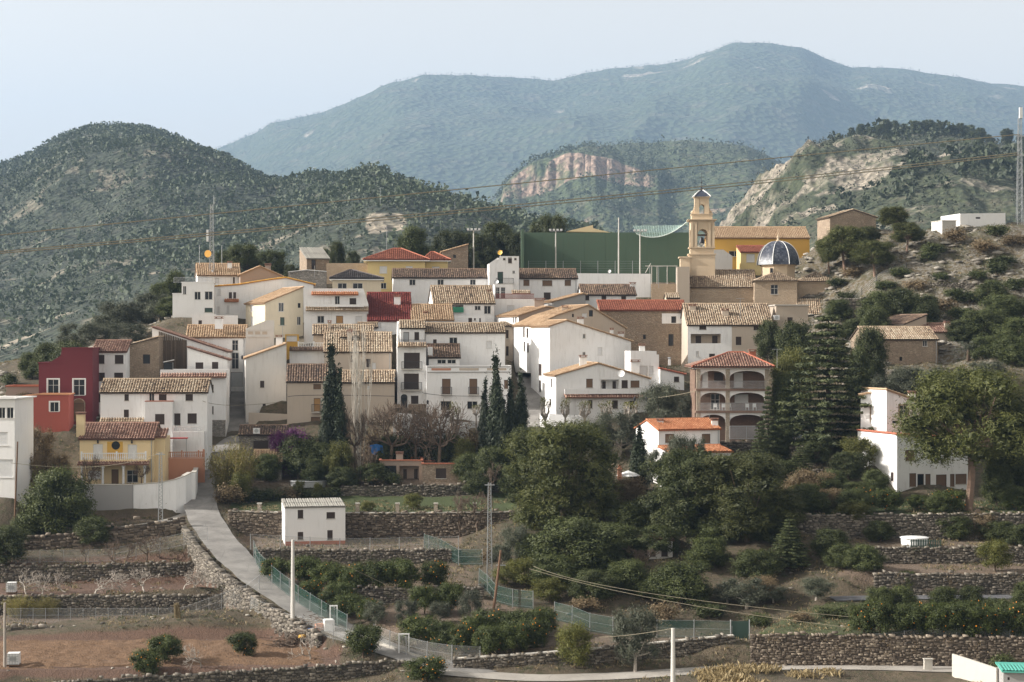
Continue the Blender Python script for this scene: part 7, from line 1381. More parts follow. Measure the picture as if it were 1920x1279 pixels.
fence('dark green shade-net fence right of the shed terrace', [(795, 1028, 213), (850, 1040, 209), (905, 1045, 207.5)], 1.9, mesh='greenmesh', name='green_fence')
fence('green mesh fence running down beside the wooden pole', [(898, 1090, 197), (935, 1120, 191), (1000, 1140, 188)], 1.9, mesh='greenmesh', name='green_fence')
fence('green mesh fence above the valley lane', [(1040, 1160, 184), (1120, 1190, 178.5), (1200, 1200, 176.5)], 1.9, mesh='greenmesh', name='green_fence')
fence('green mesh fence below the dense dark tree', [(1232, 1195, 176), (1330, 1200, 174.5), (1372, 1200, 174)], 1.8, mesh='greenmesh', name='green_fence')
fence('wire fence with many thin stakes on the tan strip', [(15, 1165, 193.5), (180, 1165, 193.5), (340, 1165, 193.5), (510, 1164, 194)], 1.7, 1.3, r=.028)
fence('grey post fence across the upper brown terrace', [(30, 1056, 212.6), (200, 1055, 212.8), (390, 1053, 213)], 1.6, 2.6, r=.03)
fence('tall wire fence above the right rubble wall', [(1500, 1192, 170.4), (1700, 1194, 169.6), (1900, 1196, 169), (1990, 1196, 169)], 2.0, 4.6)
fence('wire fence beside the road above the rubble wall', [(470, 1130, 191.2), (520, 1160, 186.8), (600, 1195, 180.5), (690, 1228, 175.4)], 1.5, 2.6, r=.03)
fence('dark railing along the hillside path', [(1560, 535, 309), (1630, 533, 309), (1700, 532, 309)], 1.2, 2.2, 'darkmetal', r=.06, name='path_railing', wires=4)
fence('thin railing in front of the parked car', [(1450, 824, 238.4), (1510, 824, 238.4), (1560, 824, 238.4)], 1.3, 1.8)
# ------------------------------------------------------------------ poles, masts, lines
def pole(name, label, px, yt, yb, D, r0, r1, mat, cat='utility pole', lean=0, arm=None):
    b_ = P(px, yb, D); b_[2] = min(b_[2], ground(b_[0], b_[1])) if yb < 1279 else b_[2]; t_ = P(px+lean, yt, D); o = thing(name, label, cat, b_); m = MB(); m.tube(b_-[0, 0, .3], t_, r0, r1, 8); m.build('shaft', M[mat], o)
    if arm: a = MB(); a.box(t_-[0, 0, arm[1]], (arm[0], .1, .1)); a.build('crossarm', M['metal'], o)
    return t_
tA = pole('concrete_pole', 'tall pale concrete pole beside the road above the rubbish', 549, 1012, 1182, 184, .25, .15, 'polecon')
tB = pole('concrete_pole', 'pale concrete pole standing at the bottom edge below the lane', 1262, 1178, 1300, 160, .24, .16, 'polecon')
tC = pole('wooden_pole', 'leaning brown wooden pole among the orchards', 925, 1032, 1142, 189, .15, .11, 'rust', lean=14, arm=(1.0, 1.6))
tE = pole('wooden_pole', 'dark thin wooden pole before the left modern house', 27, 828, 955, 222, .12, .09, 'rust', lean=6)
pole('wooden_stake', 'weathered wooden post at the left edge of the field', 9, 1130, 1262, 172, .16, .12, 'paleBark', cat='post')
pole('lamp_post', 'street lamp on the white wall before the balcony house', 802, 760, 805, 251.6, .06, .05, 'darkmetal', cat='street lamp')
for i, (px, yt, yb, D) in enumerate(((301, 848, 1022, 219), (918, 905, 1078, 199))):
    b_ = P(px, yb, D); b_[2] = ground(b_[0], b_[1]); t_ = P(px, yt, D); o = thing('lattice_pole', ['grey ladder-like lattice pole beside the left path', 'grey ladder-like lattice pole in the central trees'][i], 'utility pole', b_); h_ = t_[2]-b_[2]
    for sx in (-1, 1): m = MB(); m.tube(b_+[sx*.28, 0, -.3], t_+[sx*.14, 0, 0], .07, .05, 5); m.build('rail', M['metal'], o)
    m = MB(); n_ = int(h_/.45)
    for k in range(n_): w = .28-.14*k/n_; m.tube(b_+[-w, 0, h_*k/n_], b_+[w, 0, h_*(k+.5)/n_], .025, n=4); m.tube(b_+[w, 0, h_*(k+.5)/n_], b_+[-w*.97, 0, h_*(k+1)/n_], .025, n=4)
    m.build('lacing', M['metal'], o); m = MB(); m.box(t_-[0, 0, .3], (1.1, .1, .1)); m.build('crossarm', M['metal'], o)
    if i == 0: tD = t_
    else: tF = t_
def lattice(name, label, base, top, w0, w1, cat, mat='metal', r=.06, step=1.0):
    o = thing(name, label, cat, base); h_ = top[2]-base[2]; c = lambda k, s, w: np.array([base[0]+s[0]*w, base[1]+s[1]*w, base[2]+h_*k]); S = ((-1, -1), (1, -1), (1, 1), (-1, 1))
    for s in S: m = MB(); m.tube(c(0, s, w0)-[0, 0, .5], c(1, s, w1), r, r*.7, 5); m.build('leg', M[mat], o)
    n_ = int(h_/step); m = MB()
    for k in range(n_):
        a, b_ = k/n_, (k+1)/n_; wa, wb = w0+(w1-w0)*a, w0+(w1-w0)*b_
        for i in range(4): s, t_ = S[i], S[(i+1) % 4]; m.tube(c(a, s, wa), c(b_, t_, wb), r*.5, n=3, cap=False); m.tube(c(a, t_, wa), c(b_, s, wb), r*.5, n=3, cap=False); m.tube(c(b_, s, wb), c(b_, t_, wb), r*.5, n=3, cap=False)
    m.build('lacing', M[mat], o); return o
b_ = P(397, 525, 308); o = lattice('radio_mast', 'lattice radio mast with dishes above the hilltop houses', np.array([b_[0], b_[1], ground(b_[0], b_[1])]), P(397, 384, 308), .45, .22, 'mast', r=.035, step=.8)
m = MB(); m.tube(P(401, 384, 308), P(401, 366, 308), .03); m.build('whip', M['metal'], o); m = MB(); m.box(P(389, 453, 307.6), (.35, .3, 2.0)); m.build('panel_antenna', M['blind'], o)
m = MB(); m.lathe((0, 0, 0), [(.02, 0), (.45, .12), (.62, .3)], 14); dsh = trunk_mesh('dish', m, plain('orange_dish', (.75, .40, .08), .5))
dd = bpy.data.objects.new('dish', dsh); COL.objects.link(dd); dd.parent = o; dd.location = P(391, 476, 306.8)-ORG[o]; dd.rotation_euler = (1.57, 0, -.2)
for i, (px, yt) in enumerate(((374, 460), (416, 460))): m = MB(); m.tube(P(px, 496, 306), P(px, yt, 306), .04); m.build('side_antenna', M['metal'], o)
b_ = P(1912, 424, 332); pyl = lattice('pylon', 'steel lattice pylon at the right edge carrying the cables', np.array([b_[0], b_[1], ground(b_[0], b_[1])-1]), P(1914, 222, 332), .55, .26, 'pylon', r=.045, step=1.2)
m = MB(); m.box(P(1914, 222, 332), (.55, .5, 2.0)); m.build('head', M['blind'], pyl); m = MB(); m.box(P(1914, 256, 332), (2.0, .15, .15)); m.box(P(1914, 292, 332), (2.6, .15, .15)); m.build('crossarm', M['metal'], pyl)
def cable(label, pts, r, cat='cable', name='power_cable', mat='cable'):
    q = np.array(pts); n_ = 48; t = np.linspace(0, 1, n_+1); d = np.linspace(0, 1, len(q)); co_ = [np.polyfit(d, q[:, k], min(2, len(q)-1)) for k in range(3)]; L = np.c_[[np.polyval(c, t) for c in co_]].T
    m = MB(); m.path(L, r, n=5); tag(m.build(name, M[mat]), label, cat)
cable('upper thick power cable crossing the whole view', [P(-160, 455, 262), P(720, 374, 294), P(1400, 297, 318), P(1908, 254, 332)], .085)
cable('middle thick power cable crossing the whole view', [P(-160, 484, 262), P(720, 411, 294), P(1400, 338, 318), P(1906, 288, 332)], .085)
cable('lowest thick power cable crossing the whole view', [P(-160, 487, 260), P(720, 416, 292), P(1400, 343, 316), P(1912, 291, 332)], .085)
cable('thin wire from the concrete pole down to the orchard', [tA, P(700, 1085, 186), P(860, 1160, 187)], .025, 'wire', 'wire')
cable('upper thin wire sagging across the right grove', [P(990, 1060, 188), P(1200, 1110, 182), P(1450, 1140, 176), P(1990, 1190, 168)], .025, 'wire', 'wire')
cable('lower thin wire sagging across the right grove', [P(990, 1065, 187.5), P(1200, 1120, 181.5), P(1450, 1155, 175.5), P(1800, 1200, 168)], .025, 'wire', 'wire')
cable('thin wire between concrete pole and wooden pole', [tB, P(1080, 1195, 172), P(940, 1170, 180)], .025, 'wire', 'wire')
cable('thin wires from the lattice pole to the left edge', [tD, P(180, 875, 224), P(20, 868, 224)], .03, 'wire', 'wire')
cable('cable sagging over the street between the white houses', [P(380, 752, 242), P(440, 760, 254), P(540, 752, 258)], .03, 'wire', 'wire')
cable('pale cable across to the arcaded house', [P(1215, 748, 249), P(1260, 742, 245), P(1306, 733, 239)], .035, 'wire', 'wire')
cable('black cable looped along the big white house wall', [P(798, 736, 259), P(806, 741, 258.9), P(900, 743, 259.5), P(950, 741, 260)], .035, 'wire', 'wire', 'darkmetal')
cable('black cable along the patched house wall', [P(540, 744, 256.5), P(600, 741, 256.2), P(740, 743, 257)], .04, 'wire', 'wire', 'darkmetal')
# ------------------------------------------------------------------ smaller things
def yard():
    root, h = HH['yellow house with white balustraded balcony and arched porch beside the road']; f = h['F']; Zp = 'A'
    # porch: columns, arches, tiled edge and balustrade, all part of the house
    D2 = 2.0; zt = lambda y: f.tz(700, y, -D2)[1]; tx = lambda x: f.tz(x, 1000, -D2)[0]
    m = MB(); m.obox(f.pt(tx(600), -D2-.2, zt(1062)), f.u*(tx(1110)-tx(600)), f.v*(D2+.19), up*.25); m.build('balcony_floor', M['yellow'], root)
    o = f.pt(tx(585), -D2-.75, zt(1083)); s_ = f.v*.6+up*.36; su = unit(s_); n_ = unit(np.cross(f.u, su)); n_ = n_ if n_[2] > 0 else -n_; L = tx(1122)-tx(585); q = MB(); slab(q, [o, o+f.u*L, o+f.u*L+su*.72, o+su*.72], .1, n_); lo = q.build('tiled_ledge', M['tile_brown'], root); tile_object([tiles(o, f.u, su, [(0, 0), (L, 0), (L, .72), (0, .72)], seed=77)], M['tile_brown'], lo)
    balusters(root, f.pt(tx(612), -D2-.05, zt(1055)), f.pt(tx(1092), -D2-.05, zt(1055)), 1.0)
    xs = [615, 770, 925, 1085]
    for x in xs: c = MB(); c.lathe(f.pt(tx(x), -D2, zt(1240)-.3), [(.24, 0), (.24, .35), (.16, .4), (.15, zt(1105)-zt(1240)+.1), (.24, zt(1100)-zt(1240)+.2), (.24, zt(1092)-zt(1240)+.3)], 12); c.build('column', M['whitepaint'], root)
    for a, b_ in zip(xs, xs[1:]):
        ar = MB(); a2, b2 = tx(a)+.1, tx(b_)-.1; n2 = 12; z0 = zt(1112); z1 = zt(1064)
        for i in range(n2):
            qq = [(a2+(b2-a2)*(1-math.cos(math.pi*(i+j)/n2))/2, z0+(z1-z0)*.78*math.sin(math.pi*(i+j)/n2)) for j in (0, 1)]
            ar.hexa([f.pt(qq[0][0], -D2-.12, qq[0][1]), f.pt(qq[1][0], -D2-.12, qq[1][1]), f.pt(qq[1][0], -D2+.12, qq[1][1]), f.pt(qq[0][0], -D2+.12, qq[0][1]), f.pt(qq[0][0], -D2-.12, z1), f.pt(qq[1][0], -D2-.12, z1), f.pt(qq[1][0], -D2+.12, z1), f.pt(qq[0][0], -D2+.12, z1)])
        ar.build('arch', M['yellow'], root)
    pn = MB(); a, z1 = f.tz(803, 912); b_, z0 = f.tz(920, 1050); pn.obox(f.pt(a, -.04, z0), f.u*(b_-a), f.v*.037, up*(z1-z0)); pn.build('niche_panel', M['ochre'], root); oc = MB(); t_, z_ = f.tz(868, 940); n3 = 14
    oc.poly([f.pt(t_+.55*math.cos(2*math.pi*i/n3), -.06, z_+.55*math.sin(2*math.pi*i/n3)) for i in range(n3)]); oc.build('round_window', M['glass'], root)
    for x in (735, 990): l = MB(); t_, z_ = f.tz(x, 925); l.box(f.pt(t_, -.2, z_), (.18, .22, .42)); l.build('wall_lamp', M['darkmetal'], root)
    t_, zc = f.tz(600, 690, .6); chimney(root, f.pt(f.tz(602, 0)[0]-.1, .9, f.z(880, 233)), f.z(690, 233), 1.0, 'yellow')
    w = MB(); a, _ = f.tz(1150, 0); b_, z1 = f.tz(1226, 882); w.obox(f.pt(a+.005, 1.2, f.zb-2), f.u*(b_-a), f.v*5, up*(z1-f.zb+2)); w.build('side_wing', M['yellow'], root); o = f.pt(a, .9, z1); L = b_-a+.2; s_ = f.v*2.5+up*1.0; su = unit(s_); n_ = unit(np.cross(f.u, su)); n_ = n_ if n_[2] > 0 else -n_; q = MB(); slab(q, [o, o+f.u*L, o+f.u*L+su*2.7, o+su*2.7], .12, n_); lo = q.build('wing_roof', M['tile_brown'], root); tile_object([tiles(o, f.u, su, [(0, 0), (L, 0), (L, 2.7), (0, 2.7)], seed=78)], M['tile_brown'], lo)
    root, h = HH['salmon pink flat-roofed annex with balustrade at the road corner']; f = h['F']; z1 = f.z(1035, f.D); balusters(root, f.pt(.1, .15, z1), f.pt(f.W-.1, .15, z1), .8, 'salmon'); balusters(root, f.pt(f.W-.15, .3, z1), f.pt(f.W-.15, f.dep-.3, z1), .8, 'salmon')
    # terrace of the long white house
    root, h = HH['long white house with golden tiled roof and many small dark windows']; f = h['F']; a, z0 = f.tz(1295, 838, -1.6); b_, z1 = f.tz(1530, 795, -1.6); m = MB(); m.obox(f.pt(a, -1.7, f.zb-2), f.u*(b_-a), f.v*1.69, up*(z0-f.zb+2)); m.build('terrace_block', M['white'], root); balusters(root, f.pt(a+.1, -1.55, z0), f.pt(b_-.1, -1.55, z0), z1-z0)
    a, z1 = f.tz(1087, 612, -1.2); b_, z0 = f.tz(1293, 900, -1.2); m = MB(); m.obox(f.pt(a, -1.2, f.zb-2), f.u*(b_-a), f.v*1.18, up*(z1-f.zb+2)); m.build('projecting_bay', M['white'], root); m = MB(); m.obox(f.pt(a-.05, -1.25, z1), f.u*(b_-a+.1), f.v*1.22, up*.1); m.build('bay_coping', M['terracotta'], root)
    wn = MB(); ta, z1 = f.tz(1163, 705, -1.2); tb, z0 = f.tz(1232, 783, -1.2); wn.obox(f.pt(ta, -1.24, z0), f.u*(tb-ta), f.v*.035, up*(z1-z0)); wn.build('window', M['shutter'], root)
    p = thing('pergola', 'red topped pergola beside the long white house door', 'pergola', f.pt(f.tz(1320, 0, -3.6)[0], -3.4, f.zb)); ta, zz = f.tz(1228, 890, -3.4); tb, _ = f.tz(1405, 890, -3.4); m = MB(); m.obox(f.pt(ta, -4.0, zz), f.u*(tb-ta), f.v*1.6, up*.12); m.build('roof', M['red'], p)
    for t_ in (ta+.1, tb-.1): m = MB(); m.tube(f.pt(t_, -3.8, f.zb-1.5), f.pt(t_, -3.8, zz), .06, n=6); m.build('post', M['metal'], p)
    # arched terrace wall of the balcony house, awning and laundry in the centre
    root, h = HH['white narrow house with two big brown balcony doors and an arched doorway']; f = h['F']; z0 = f.z(322, f.D); m = MB(); pr = [(0, f.z(225, f.D)), (.6, f.z(120, f.D)), (2.2, f.z(102, f.D)), (3.6, f.z(165, f.D)), (5.6, f.z(300, f.D))]
    face(m, f, f.A+f.u*.02, f.v, pr, z0-.2, [], f.u); face(m, f, f.A+f.u*.3, f.v, pr, z0-.2, [], f.u)
    for (a, za), (b_, zb2) in zip(pr, pr[1:]): m.poly([f.pt(.02, a, za), f.pt(.3, a, za), f.pt(.3, b_, zb2), f.pt(.02, b_, zb2)])
    m.poly([f.pt(.02, 0, z0-.2), f.pt(.3, 0, z0-.2), f.pt(.3, 0, pr[0][1]), f.pt(.02, 0, pr[0][1])]); m.build('scroll_gable', M['white'], root); railing(root, f.pt(.4, .15, z0+.05), f.pt(f.W-.1, .15, z0+.05), .95)
    root, h = HH['white house with open tiled loggia and green awning in the village centre']; f = h['F']; a, z1 = f.tz(750, 578, -.3); b_, z0 = f.tz(893, 622, -.3); m = MB(); m.obox(f.pt(a, -.32, z0), f.u*(b_-a), f.v*.06, up*(z1-z0)); m.build('awning_screen', M['awning_green'], root); p = f.pt(f.tz(741, 560, -.3)[0], -.35, z0+.2); r = MB(); r.lathe(p, [(.28, 0), (.34, .5), (.24, .9), (.08, 1.15)], 8); tag(r.build('red_cloth', M['red'], org=p), 'red cloth hanging at the left end of green awning', 'cloth')
    for lb in ('white house with orange tiled awning on its roof terrace left of the red roof', 'white house with roof terrace and tile strip behind the pollarded trees'):
        root, h = HH[lb]; f = h['F']; k = 'B' if 'orange' in lb else 'D'; x0, x1, y0, y1 = (1112, 1540, 473, 492) if k == 'B' else (540, 1262, 866, 905); a, z1 = f.tz(x0, y0, -.55); b_, z0 = f.tz(x1, y1, -.55); m = MB(); m.obox(f.pt(a, -.75, z0), f.u*(b_-a), f.v*.2, up*(z1-z0)); m.build('terrace_parapet', M['white'], root)
yard()
root, h = HH['small white roof terrace with tile edge between aged house and beige house']; f = h['F']; z1 = f.z(815, f.D); balusters(root, f.pt(f.W*.25, .3, z1-.3), f.pt(f.W-.1, .3, z1-.3), 1.0)
root, h = HH['white terrace house with tile strip below its parapet and grey stone base']; f = h['F']; z1 = f.z(372, f.D)-.2; m = MB(); m.obox(f.pt(.4, 1.0, z1), f.u*1.2, f.v*1.2, up*1.2); m.build('roof_pavilion', M['glass'], root); m = MB(); m.hexa([f.pt(.3, .9, z1+1.2), f.pt(1.7, .9, z1+1.5), f.pt(1.7, 2.3, z1+1.5), f.pt(.3, 2.3, z1+1.2), f.pt(.3, .9, z1+1.3), f.pt(1.7, .9, z1+1.6), f.pt(1.7, 2.3, z1+1.6), f.pt(.3, 2.3, z1+1.3)]); m.build('pavilion_roof', M['whitepaint'], root)
root, h = HH['white cubic modern house with wide dark windows on the hilltop edge']; f = h['F']; railing(root, f.pt(.2, .2, f.z(300, f.D)), f.pt(f.W-.2, .2, f.z(300, f.D)), .9, mat='metal')
def dish(label, px, py, D, r, mat='blind', host=None):
    c = P(px, py, D); o = thing('satellite_dish', label, 'satellite dish', c-[0, 0, r*2]); m = MB(); n_ = 14; rings = [(.03, 0), (.6, .12), (1, .3)]; fwd = unit([-.35, -1, .35]); a = unit(np.cross(fwd, up)); b_ = np.cross(a, fwd)
    V = [[c+a*r*q*math.cos(2*math.pi*i/n_)+b_*r*q*math.sin(2*math.pi*i/n_)+fwd*r*d for i in range(n_)] for q, d in rings]
    for A, B in zip(V, V[1:]):
        for i in range(n_): m.poly([A[i], A[(i+1) % n_], B[(i+1) % n_], B[i]])
    m.build('reflector', M[mat], o); s = MB(); s.tube(c, c-[0, 0, r*2], .04, n=5); s.tube(c, c+fwd*r*.9, .02, n=4); s.build('stand', M['metal'], o)
M['dish_o'] = plain('orange_yellow_dish', (.78, .46, .08), .5)
dish('orange-yellow satellite dish on the white tower house roof', 938, 474, 305, .42, 'dish_o'); dish('white satellite dish on the white terrace house wall', 1165, 701, 250.5, .5); dish('small grey dish beside the green door', 931, 529, 302, .4, 'metal'); dish('small white dish on the long white parapet', 1143, 509, 323, .3)
for i, (px, yt, yb, D) in enumerate(((530, 610, 640, 262), (725, 425, 500, 330), (1388, 560, 600, 277), (1330, 775, 815, 236), (1457, 655, 690, 238), (1495, 575, 600, 300), (1235, 500, 540, 302), (1740, 540, 600, 300), (590, 498, 520, 315), (713, 352, 384, 820), (853, 378, 392, 800))):
    c = P(px, yt, D); b_ = P(px, yb, D); o = thing('antenna', 'thin rooftop aerial '+['near the aged white house chimney', 'beside the yellow villa', 'on the two-tone house roof', 'before the arcaded house', 'right of the arcaded house roof', 'right of the church apse', 'above the white parapet', 'on the rocky slope', 'on the grey rendered wall', 'mast far on the left hill', 'mast far right on the left hill'][i], 'aerial', b_); m = MB(); k = D/280; m.tube(b_, c, .035*k, n=5); m.build('mast', M['metal'], o)
    if i in (0, 2, 4, 6):
        m = MB(); m.tube(c-[.6, 0, 0], c+[.6, 0, 0], .02, n=4)
        for j in range(6): m.tube(c+[-.6+.24*j, -.3, 0], c+[-.6+.24*j, .3, 0], .015, n=4)
        m.build('boom', M['metal'], o)
def lamp(label, px, py, D):
    c = P(px, py, D); o = thing('wall_lantern', label, 'lantern', c-[0, 0, .4]); m = MB(); m.lathe(c, [(.10, 0), (.16, .35), (.2, .38), (.05, .6)], 6); m.build('lantern_head', M['darkmetal'], o); m = MB(); m.tube(c+[0, 0, .1], c+[.1, .55, -.1], .03, n=4); m.build('bracket', M['darkmetal'], o)
lamp('lantern on the corner of the aged white house', 454, 674, 261); lamp('lantern on the white terrace house, left of two', 1190, 752, 249.6); lamp('lantern on the white terrace house, right of two', 1212, 752, 250); lamp('lantern between the beige and balcony houses', 741, 715, 258.5); lamp('lantern head on the post before the balcony house', 802, 758, 251.6)
# parked car
def car(px, py, D, L=4.2):
    c = P(px, py, D); c[2] = ground(c[0], c[1])+.02; o = thing('parked_car', 'blue-grey hatchback parked under the cedar', 'car', c)
    side = [(-2.1, .35), (-2.1, .75), (-1.55, .92), (-.75, 1.42), (.75, 1.45), (1.45, 1.0), (2.08, .88), (2.1, .35)]
    m = MB(); w = .85
    for y in (-w, w): m.poly([c+[x, y, z] for x, z in (side if y < 0 else side[::-1])])
    for (x0, z0), (x1, z1) in zip(side, side[1:]+side[:1]): m.poly([c+[x0, -w, z0], c+[x0, w, z0], c+[x1, w, z1], c+[x1, -w, z1]])
    m.build('body', M['car'], o)
    for xa, xb in ((-1.2, -.1), (0, 1.15)): g = MB(); g.poly([c+[xa, -w-.01, .93], c+[xb, -w-.01, .95], c+[xb-.25 if xb > 1 else xb, -w-.01, 1.36], c+[xa+.5 if xa < -1 else xa, -w-.01, 1.36]]); g.build('side_window', M['glass'], o)
    for x in (-1.35, 1.35):
        for y in (-w, w): t = MB(); t.tube(c+[x, y-.1, .32], c+[x, y+.1, .32], .32, n=14); wo = t.build('wheel', M['shutter'], o); r = MB(); r.tube(c+[x, y-.11, .32], c+[x, y+.11, .32], .19, n=10); r.build('rim', M['metal'], wo)
    for y in (-.6, .6): l = MB(); l.box(c+[-2.1, y, .62], (.06, .3, .16)); l.build('headlight', M['blind'], o)
car(1472, 824, 241)
# left-edge field things
def ibc(label, px, py, D, s=1.1):
    c = P(px, py, D); c[2] = ground(c[0], c[1])+.1; o = thing('water_tank', label, 'water tank', c); m = MB(); m.box(c+[0, 0, .12], (s, s, 1.05), .1); m.build('tank', M['whitepaint'], o); m = MB()
    for k in range(5):
        z = .15+k*.25; m.box(c+[0, -s/2-.03, z], (s+.06, .03, .03), .1); m.box(c+[-s/2+k*s/4, -s/2-.03, .12], (.03, .03, 1.05), .1)
    m.build('cage', M['metal'], o); m = MB(); m.box(c, (s+.1, s+.1, .12), .1); m.build('pallet', M['wood'], o); m = MB(); m.box(c+[.08, -s/2-.06, .5], (.6, .02, .35), .1); m.build('plate', M['metal'], o)
ibc('white caged water tank at the left edge of the ploughed field', 26, 1240, 173); ibc('white water tank with dark lid on the almond terrace', 22, 1114, 202, 1.0)
o = thing('reed_bundle', 'upright bundle of dry reeds behind the ploughed field', 'reed bundle', P(334, 1195, 189)); m = MB(); r = random.Random(3)
for i in range(60): a = np.array([r.gauss(0, .16), r.gauss(0, .16), 0]); m.tube(P(336, 1197, 189)+a, P(331, 1133, 189)+a*.9+[0, 0, r.uniform(-.3, .2)], .03, .02, 4)
m.build('stems', M['f_straw'], o)
def rubbish():
    c = hit(580, 1188); o = thing('rubbish_heap', 'heap of cut branches and rubbish beside the road', 'rubbish heap', c); m = MB(); r = random.Random(8)
    for i in range(420): p = c+np.array([r.gauss(-1.2, 1.2), r.gauss(.1, .6), 0]); p[2] = ground(p[0], p[1])+abs(r.gauss(0, .6)); d = np.array([r.gauss(0, 1), r.gauss(0, 1), r.gauss(0, .35)])*.8; m.tube(p-d*.5, p+d*.5, .035, .015, 4)
    m.build('branches', M['twig'], o)
    for i, (dx, dz, s, mt, nm, lb) in enumerate(((.2, 0, (.7, .6, .6), 'blue', 'blue_crate', 'blue crate in the rubbish heap'), (2.0, 0, (1.0, .9, 1.1), 'whitepaint', 'white_tank', 'white plastic tank beside the rubbish heap'), (1.1, 0, (.9, .5, .7), 'salmon', 'pink_sack', 'pinkish sack leaning in the rubbish heap'), (-.5, .8, (1.0, .6, .2), 'ochre', 'yellow_tarp', 'yellow tarpaulin on top of the rubbish heap'))):
        p = c+np.array([dx, -.5, dz]); p[2] = ground(p[0], p[1])+dz; q = MB(); q.box(p, s, .3*i); q.box(p+[0, 0, s[2]], (s[0]*.85, s[1]*.85, .06), .3*i); tag(q.build(nm, M[mt]), lb, ['crate', 'tank', 'sack', 'tarpaulin'][i])
rubbish()
def gate_frame(label, px, yt, yb, D, w, lean=0):
    b_ = P(px, yb, D); b_[2] = ground(b_[0], b_[1]); h_ = (CY-yt)*D/F-b_[2]; o = thing('gate_frame', label, 'gate', b_)
    for sx in (0, 1): m = MB(); m.box(b_+[sx*w, 0, -.2], (.12, .12, h_+.2)); m.build('post', M['whitepaint'], o)
    m = MB(); m.box(b_+[w/2, 0, h_], (w+.12, .12, .12)); m.build('lintel', M['whitepaint'], o); m = MB(); m.poly([b_+[.1, .02, .1], b_+[w-.1, .02, .1], b_+[w-.1, .02, h_-.1], b_+[.1, .02, h_-.1]]); m.build('wire_leaf', M['meshfence'], o)
gate_frame('white gate frame on the kerb wall, left of two', 619, 1137, 1170, 183, .7); gate_frame('white gate frame on the kerb wall, right of two', 748, 1190, 1224, 174.6, .95)
o = hit(560, 900); q = P(578, 905, 241.4); q[2] = ground(q[0], q[1])+.45; pl = thing('pool', 'raised oval garden pool below the bougainvillea', 'pool', q-[0, 0, .45]); m = MB(); n_ = 20; ring = [q+np.array([2.4*math.cos(2*math.pi*i/n_), 1.2*math.sin(2*math.pi*i/n_), 0]) for i in range(n_)]
m.poly([p-[0, 0, .12] for p in ring]); m.build('water', M['water'], pl); m = MB()
for i in range(n_): a, b_ = ring[i], ring[(i+1) % n_]; m.poly([a, b_, b_-[0, 0, .8], a-[0, 0, .8]]); m.tube(a, b_, .09, n=5)
m.build('rim', M['metal'], pl)
q = P(705, 840, 247.5); tp = MB(); n1 = 8
for i in range(n1):
    for j in range(4):
        w = lambda i, j: q+np.array([(i-4)*.22+j*.08, .15*math.sin(i*1.3), .55-.28*j*(1+.25*math.sin(i))-abs(i-4)*.05]); tp.poly([w(i, j), w(i+1, j), w(i+1, j+1), w(i, j+1)])
tag(tp.build('blue_tarpaulin', M['blue']), 'blue tarpaulin hanging below the bare plane trees', 'tarpaulin')
q = P(1178, 888, 222); o = thing('parasol', 'white garden parasol left of the short cypress', 'parasol', q-[0, 0, 2.2]); m = MB(); m.lathe(q-[0, 0, .25], [(1.5, 0), (1.0, .28), (.05, .62)], 8); m.build('canopy', M['whitepaint'], o); m = MB(); m.tube(q-[0, 0, 2.2], q+[0, 0, .4], .04); m.build('pole', M['metal'], o)
q = P(1162, 880, 221); m = MB(); m.box(q-[0, 0, 1.6], (.5, .5, 1.6)); m.box(q, (.65, .65, .12)); m.box(q+[0, 0, .12], (.35, .35, .4)); tag(m.build('brick_barbecue', M['salmon']), 'brick barbecue chimney beside the parasol', 'barbecue')
c = hit(1714, 1026); o = thing('white_tub', 'big white covered tub behind a green slatted fence', 'tub', c); m = MB(); m.lathe(c, [(1.3, 0), (1.42, .3), (1.45, .95), (1.38, 1.05), (.2, 1.12)], 16); m.build('basin', M['whitepaint'], o); m = MB(); m.lathe(c+[0, 0, .93], [(1.56, 0), (1.56, .09)], 16); m.build('rim', M['blind'], o)
o = thing('slat_fence', 'short green slatted fence before the white tub', 'fence', c+[.4, -1.8, 0])
for i in range(13): m = MB(); p = c+np.array([-.7+.26*i, -1.8, 0]); m.box(p, (.12, .04, .95)); m.build('slat', M['green_door'], o)
m = MB(); m.box(c+[.86, -1.76, .2], (3.4, .04, .08)); m.box(c+[.86, -1.76, .75], (3.4, .04, .08)); m.build('rail', M['green_door'], o)
# pillars on the long garden wall
for i, px in enumerate((486, 670, 745, 817, 890)):
    q = P(px, 962, 222.3); o = thing('wall_pillar', 'stone pillar on the long rubble wall, '+['leftmost', 'second from left', 'third from left', 'fourth from left', 'rightmost'][i], 'pillar', q, 'wall pillars'); m = MB(); m.box(q-[0, -.25, .05], (.45, .45, 1.15)); m.build('shaft', M['stone_light'], o); m = MB(); m.box(q+[0, .25, 1.1], (.58, .58, .12)); m.build('cap', M['concrete'], o)
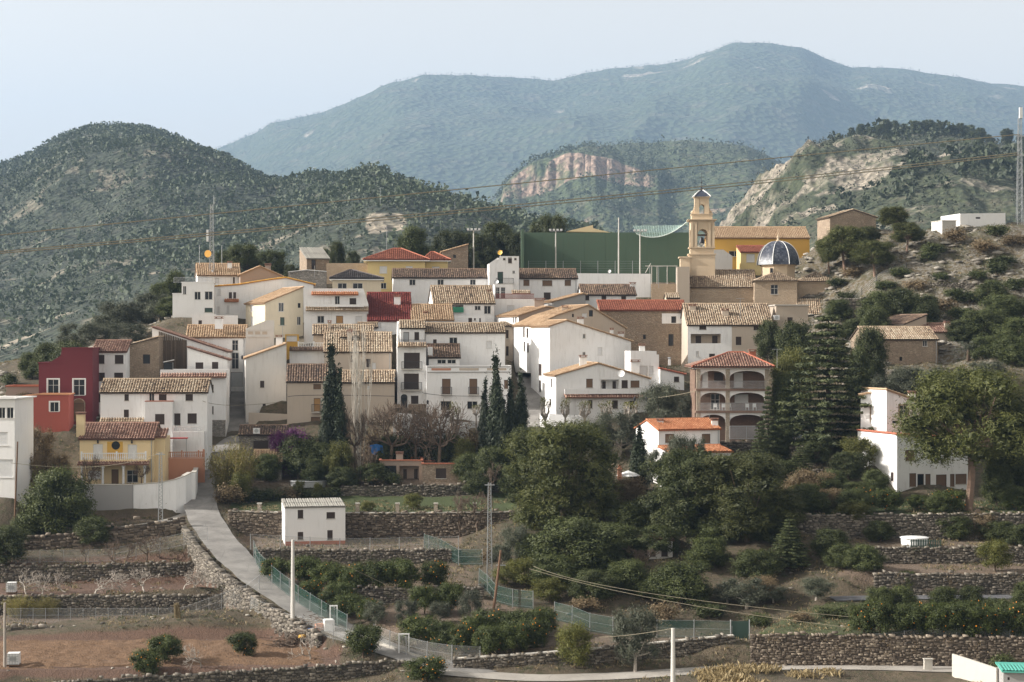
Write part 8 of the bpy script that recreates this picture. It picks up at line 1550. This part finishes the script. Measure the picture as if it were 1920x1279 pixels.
# small bits on facades
for i, (px, py, D, lb) in enumerate(((1456, 600, 279.5, 'air conditioner on the beige flat-roofed house'), (481, 813, 247.6, 'air conditioner on the garden house roof edge'))):
    q = P(px, py, D); o = thing('air_conditioner', 'white '+lb, 'air conditioner', q); m = MB(); m.box(q, (.9, .35, .75)); m.build('casing', M['blind'], o); m = MB(); m.tube(q+[0, -.19, .38], q+[0, -.175, .38], .28, n=14); m.build('fan_grille', M['metal'], o)
q = P(1370, 1185, 174); q[2] = ground(q[0], q[1]); o = thing('green_gate', 'dark green sheet gate at the end of the mesh fence', 'gate', q); m = MB(); m.box(q+[.9, 0, .05], (1.7, .05, 1.7)); m.build('leaf', M['green_door'], o)
for sx in (0, 1.8): m = MB(); m.tube(q+[sx, 0, -.2], q+[sx, 0, 1.9], .06); m.build('post', M['metal'], o)
for px, py, D in ((1610, 1258, 165.5),):
    q = P(1740, 1258, 166); q[2] = ground(q[0], q[1]); m = MB(); m.box(q, (.75, .4, 1.0)); m.box(q+[0, 0, 1.0], (.85, .5, .08)); tag(m.build('meter_box', M['concrete']), 'small concrete meter box beside the valley lane', 'box')
# loose rocks
def rocks(name, label, n, x0, x1, y0, y1, smin, smax, seed, test=None):
    r = np.random.default_rng(seed); V, Q, T = [], [], []; base = 0; ico = np.array([(0, 0, 1), (.9, 0, .35), (.25, .85, .4), (-.75, .5, .35), (-.7, -.55, .4), (.3, -.85, .3), (.6, .5, -.5), (-.5, .6, -.5), (-.6, -.5, -.5), (.6, -.55, -.5)]); fc = [(0, 1, 2), (0, 2, 3), (0, 3, 4), (0, 4, 5), (0, 5, 1), (1, 6, 2), (2, 6, 7), (2, 7, 3), (3, 7, 8), (3, 8, 4), (4, 8, 5), (5, 8, 9), (5, 9, 1), (1, 9, 6)]
    for i in range(n):
        x, y = r.uniform(x0, x1), r.uniform(y0, y1)
        if fbm(np.array([x*.1]), np.array([y*.1]), 3)[0] < .47 or (test and not test(x, y)): continue
        s = smin+(smax-smin)*r.random()**3; V.append(ico*s*r.uniform(.6, 1.3, 3)*[1.3, 1.3, .38]*r.uniform(.8, 1.2, (10, 1))+[x, y, ground(x, y)+s*.1]); Q += [[base+k for k in f_] for f_ in fc]; T += [r.random()]*14; base += 10
    tag(link(bpy.data.objects.new(name, mesh_np(name, np.concatenate(V), np.array(Q), M['rock'], T)), None, (0, 0, 0)), label, 'rocks', kind='stuff')
rocks('loose_rocks', 'limestone rocks scattered on the right hillside', 8000, 45, 110, 248, 345, .12, .9, 1)
rocks('bank_stones', 'stones on the left olive slope', 1500, -100, -55, 250, 310, .12, .8, 2)
rocks('field_stones', 'stones scattered on the lower terraces', 1800, -60, 60, 165, 232, .06, .3, 3, lambda x, y: all(np.min(np.hypot(q[::2, 0]-x, q[::2, 1]-y)) > w+.4 for q, w in ROADL.values()))
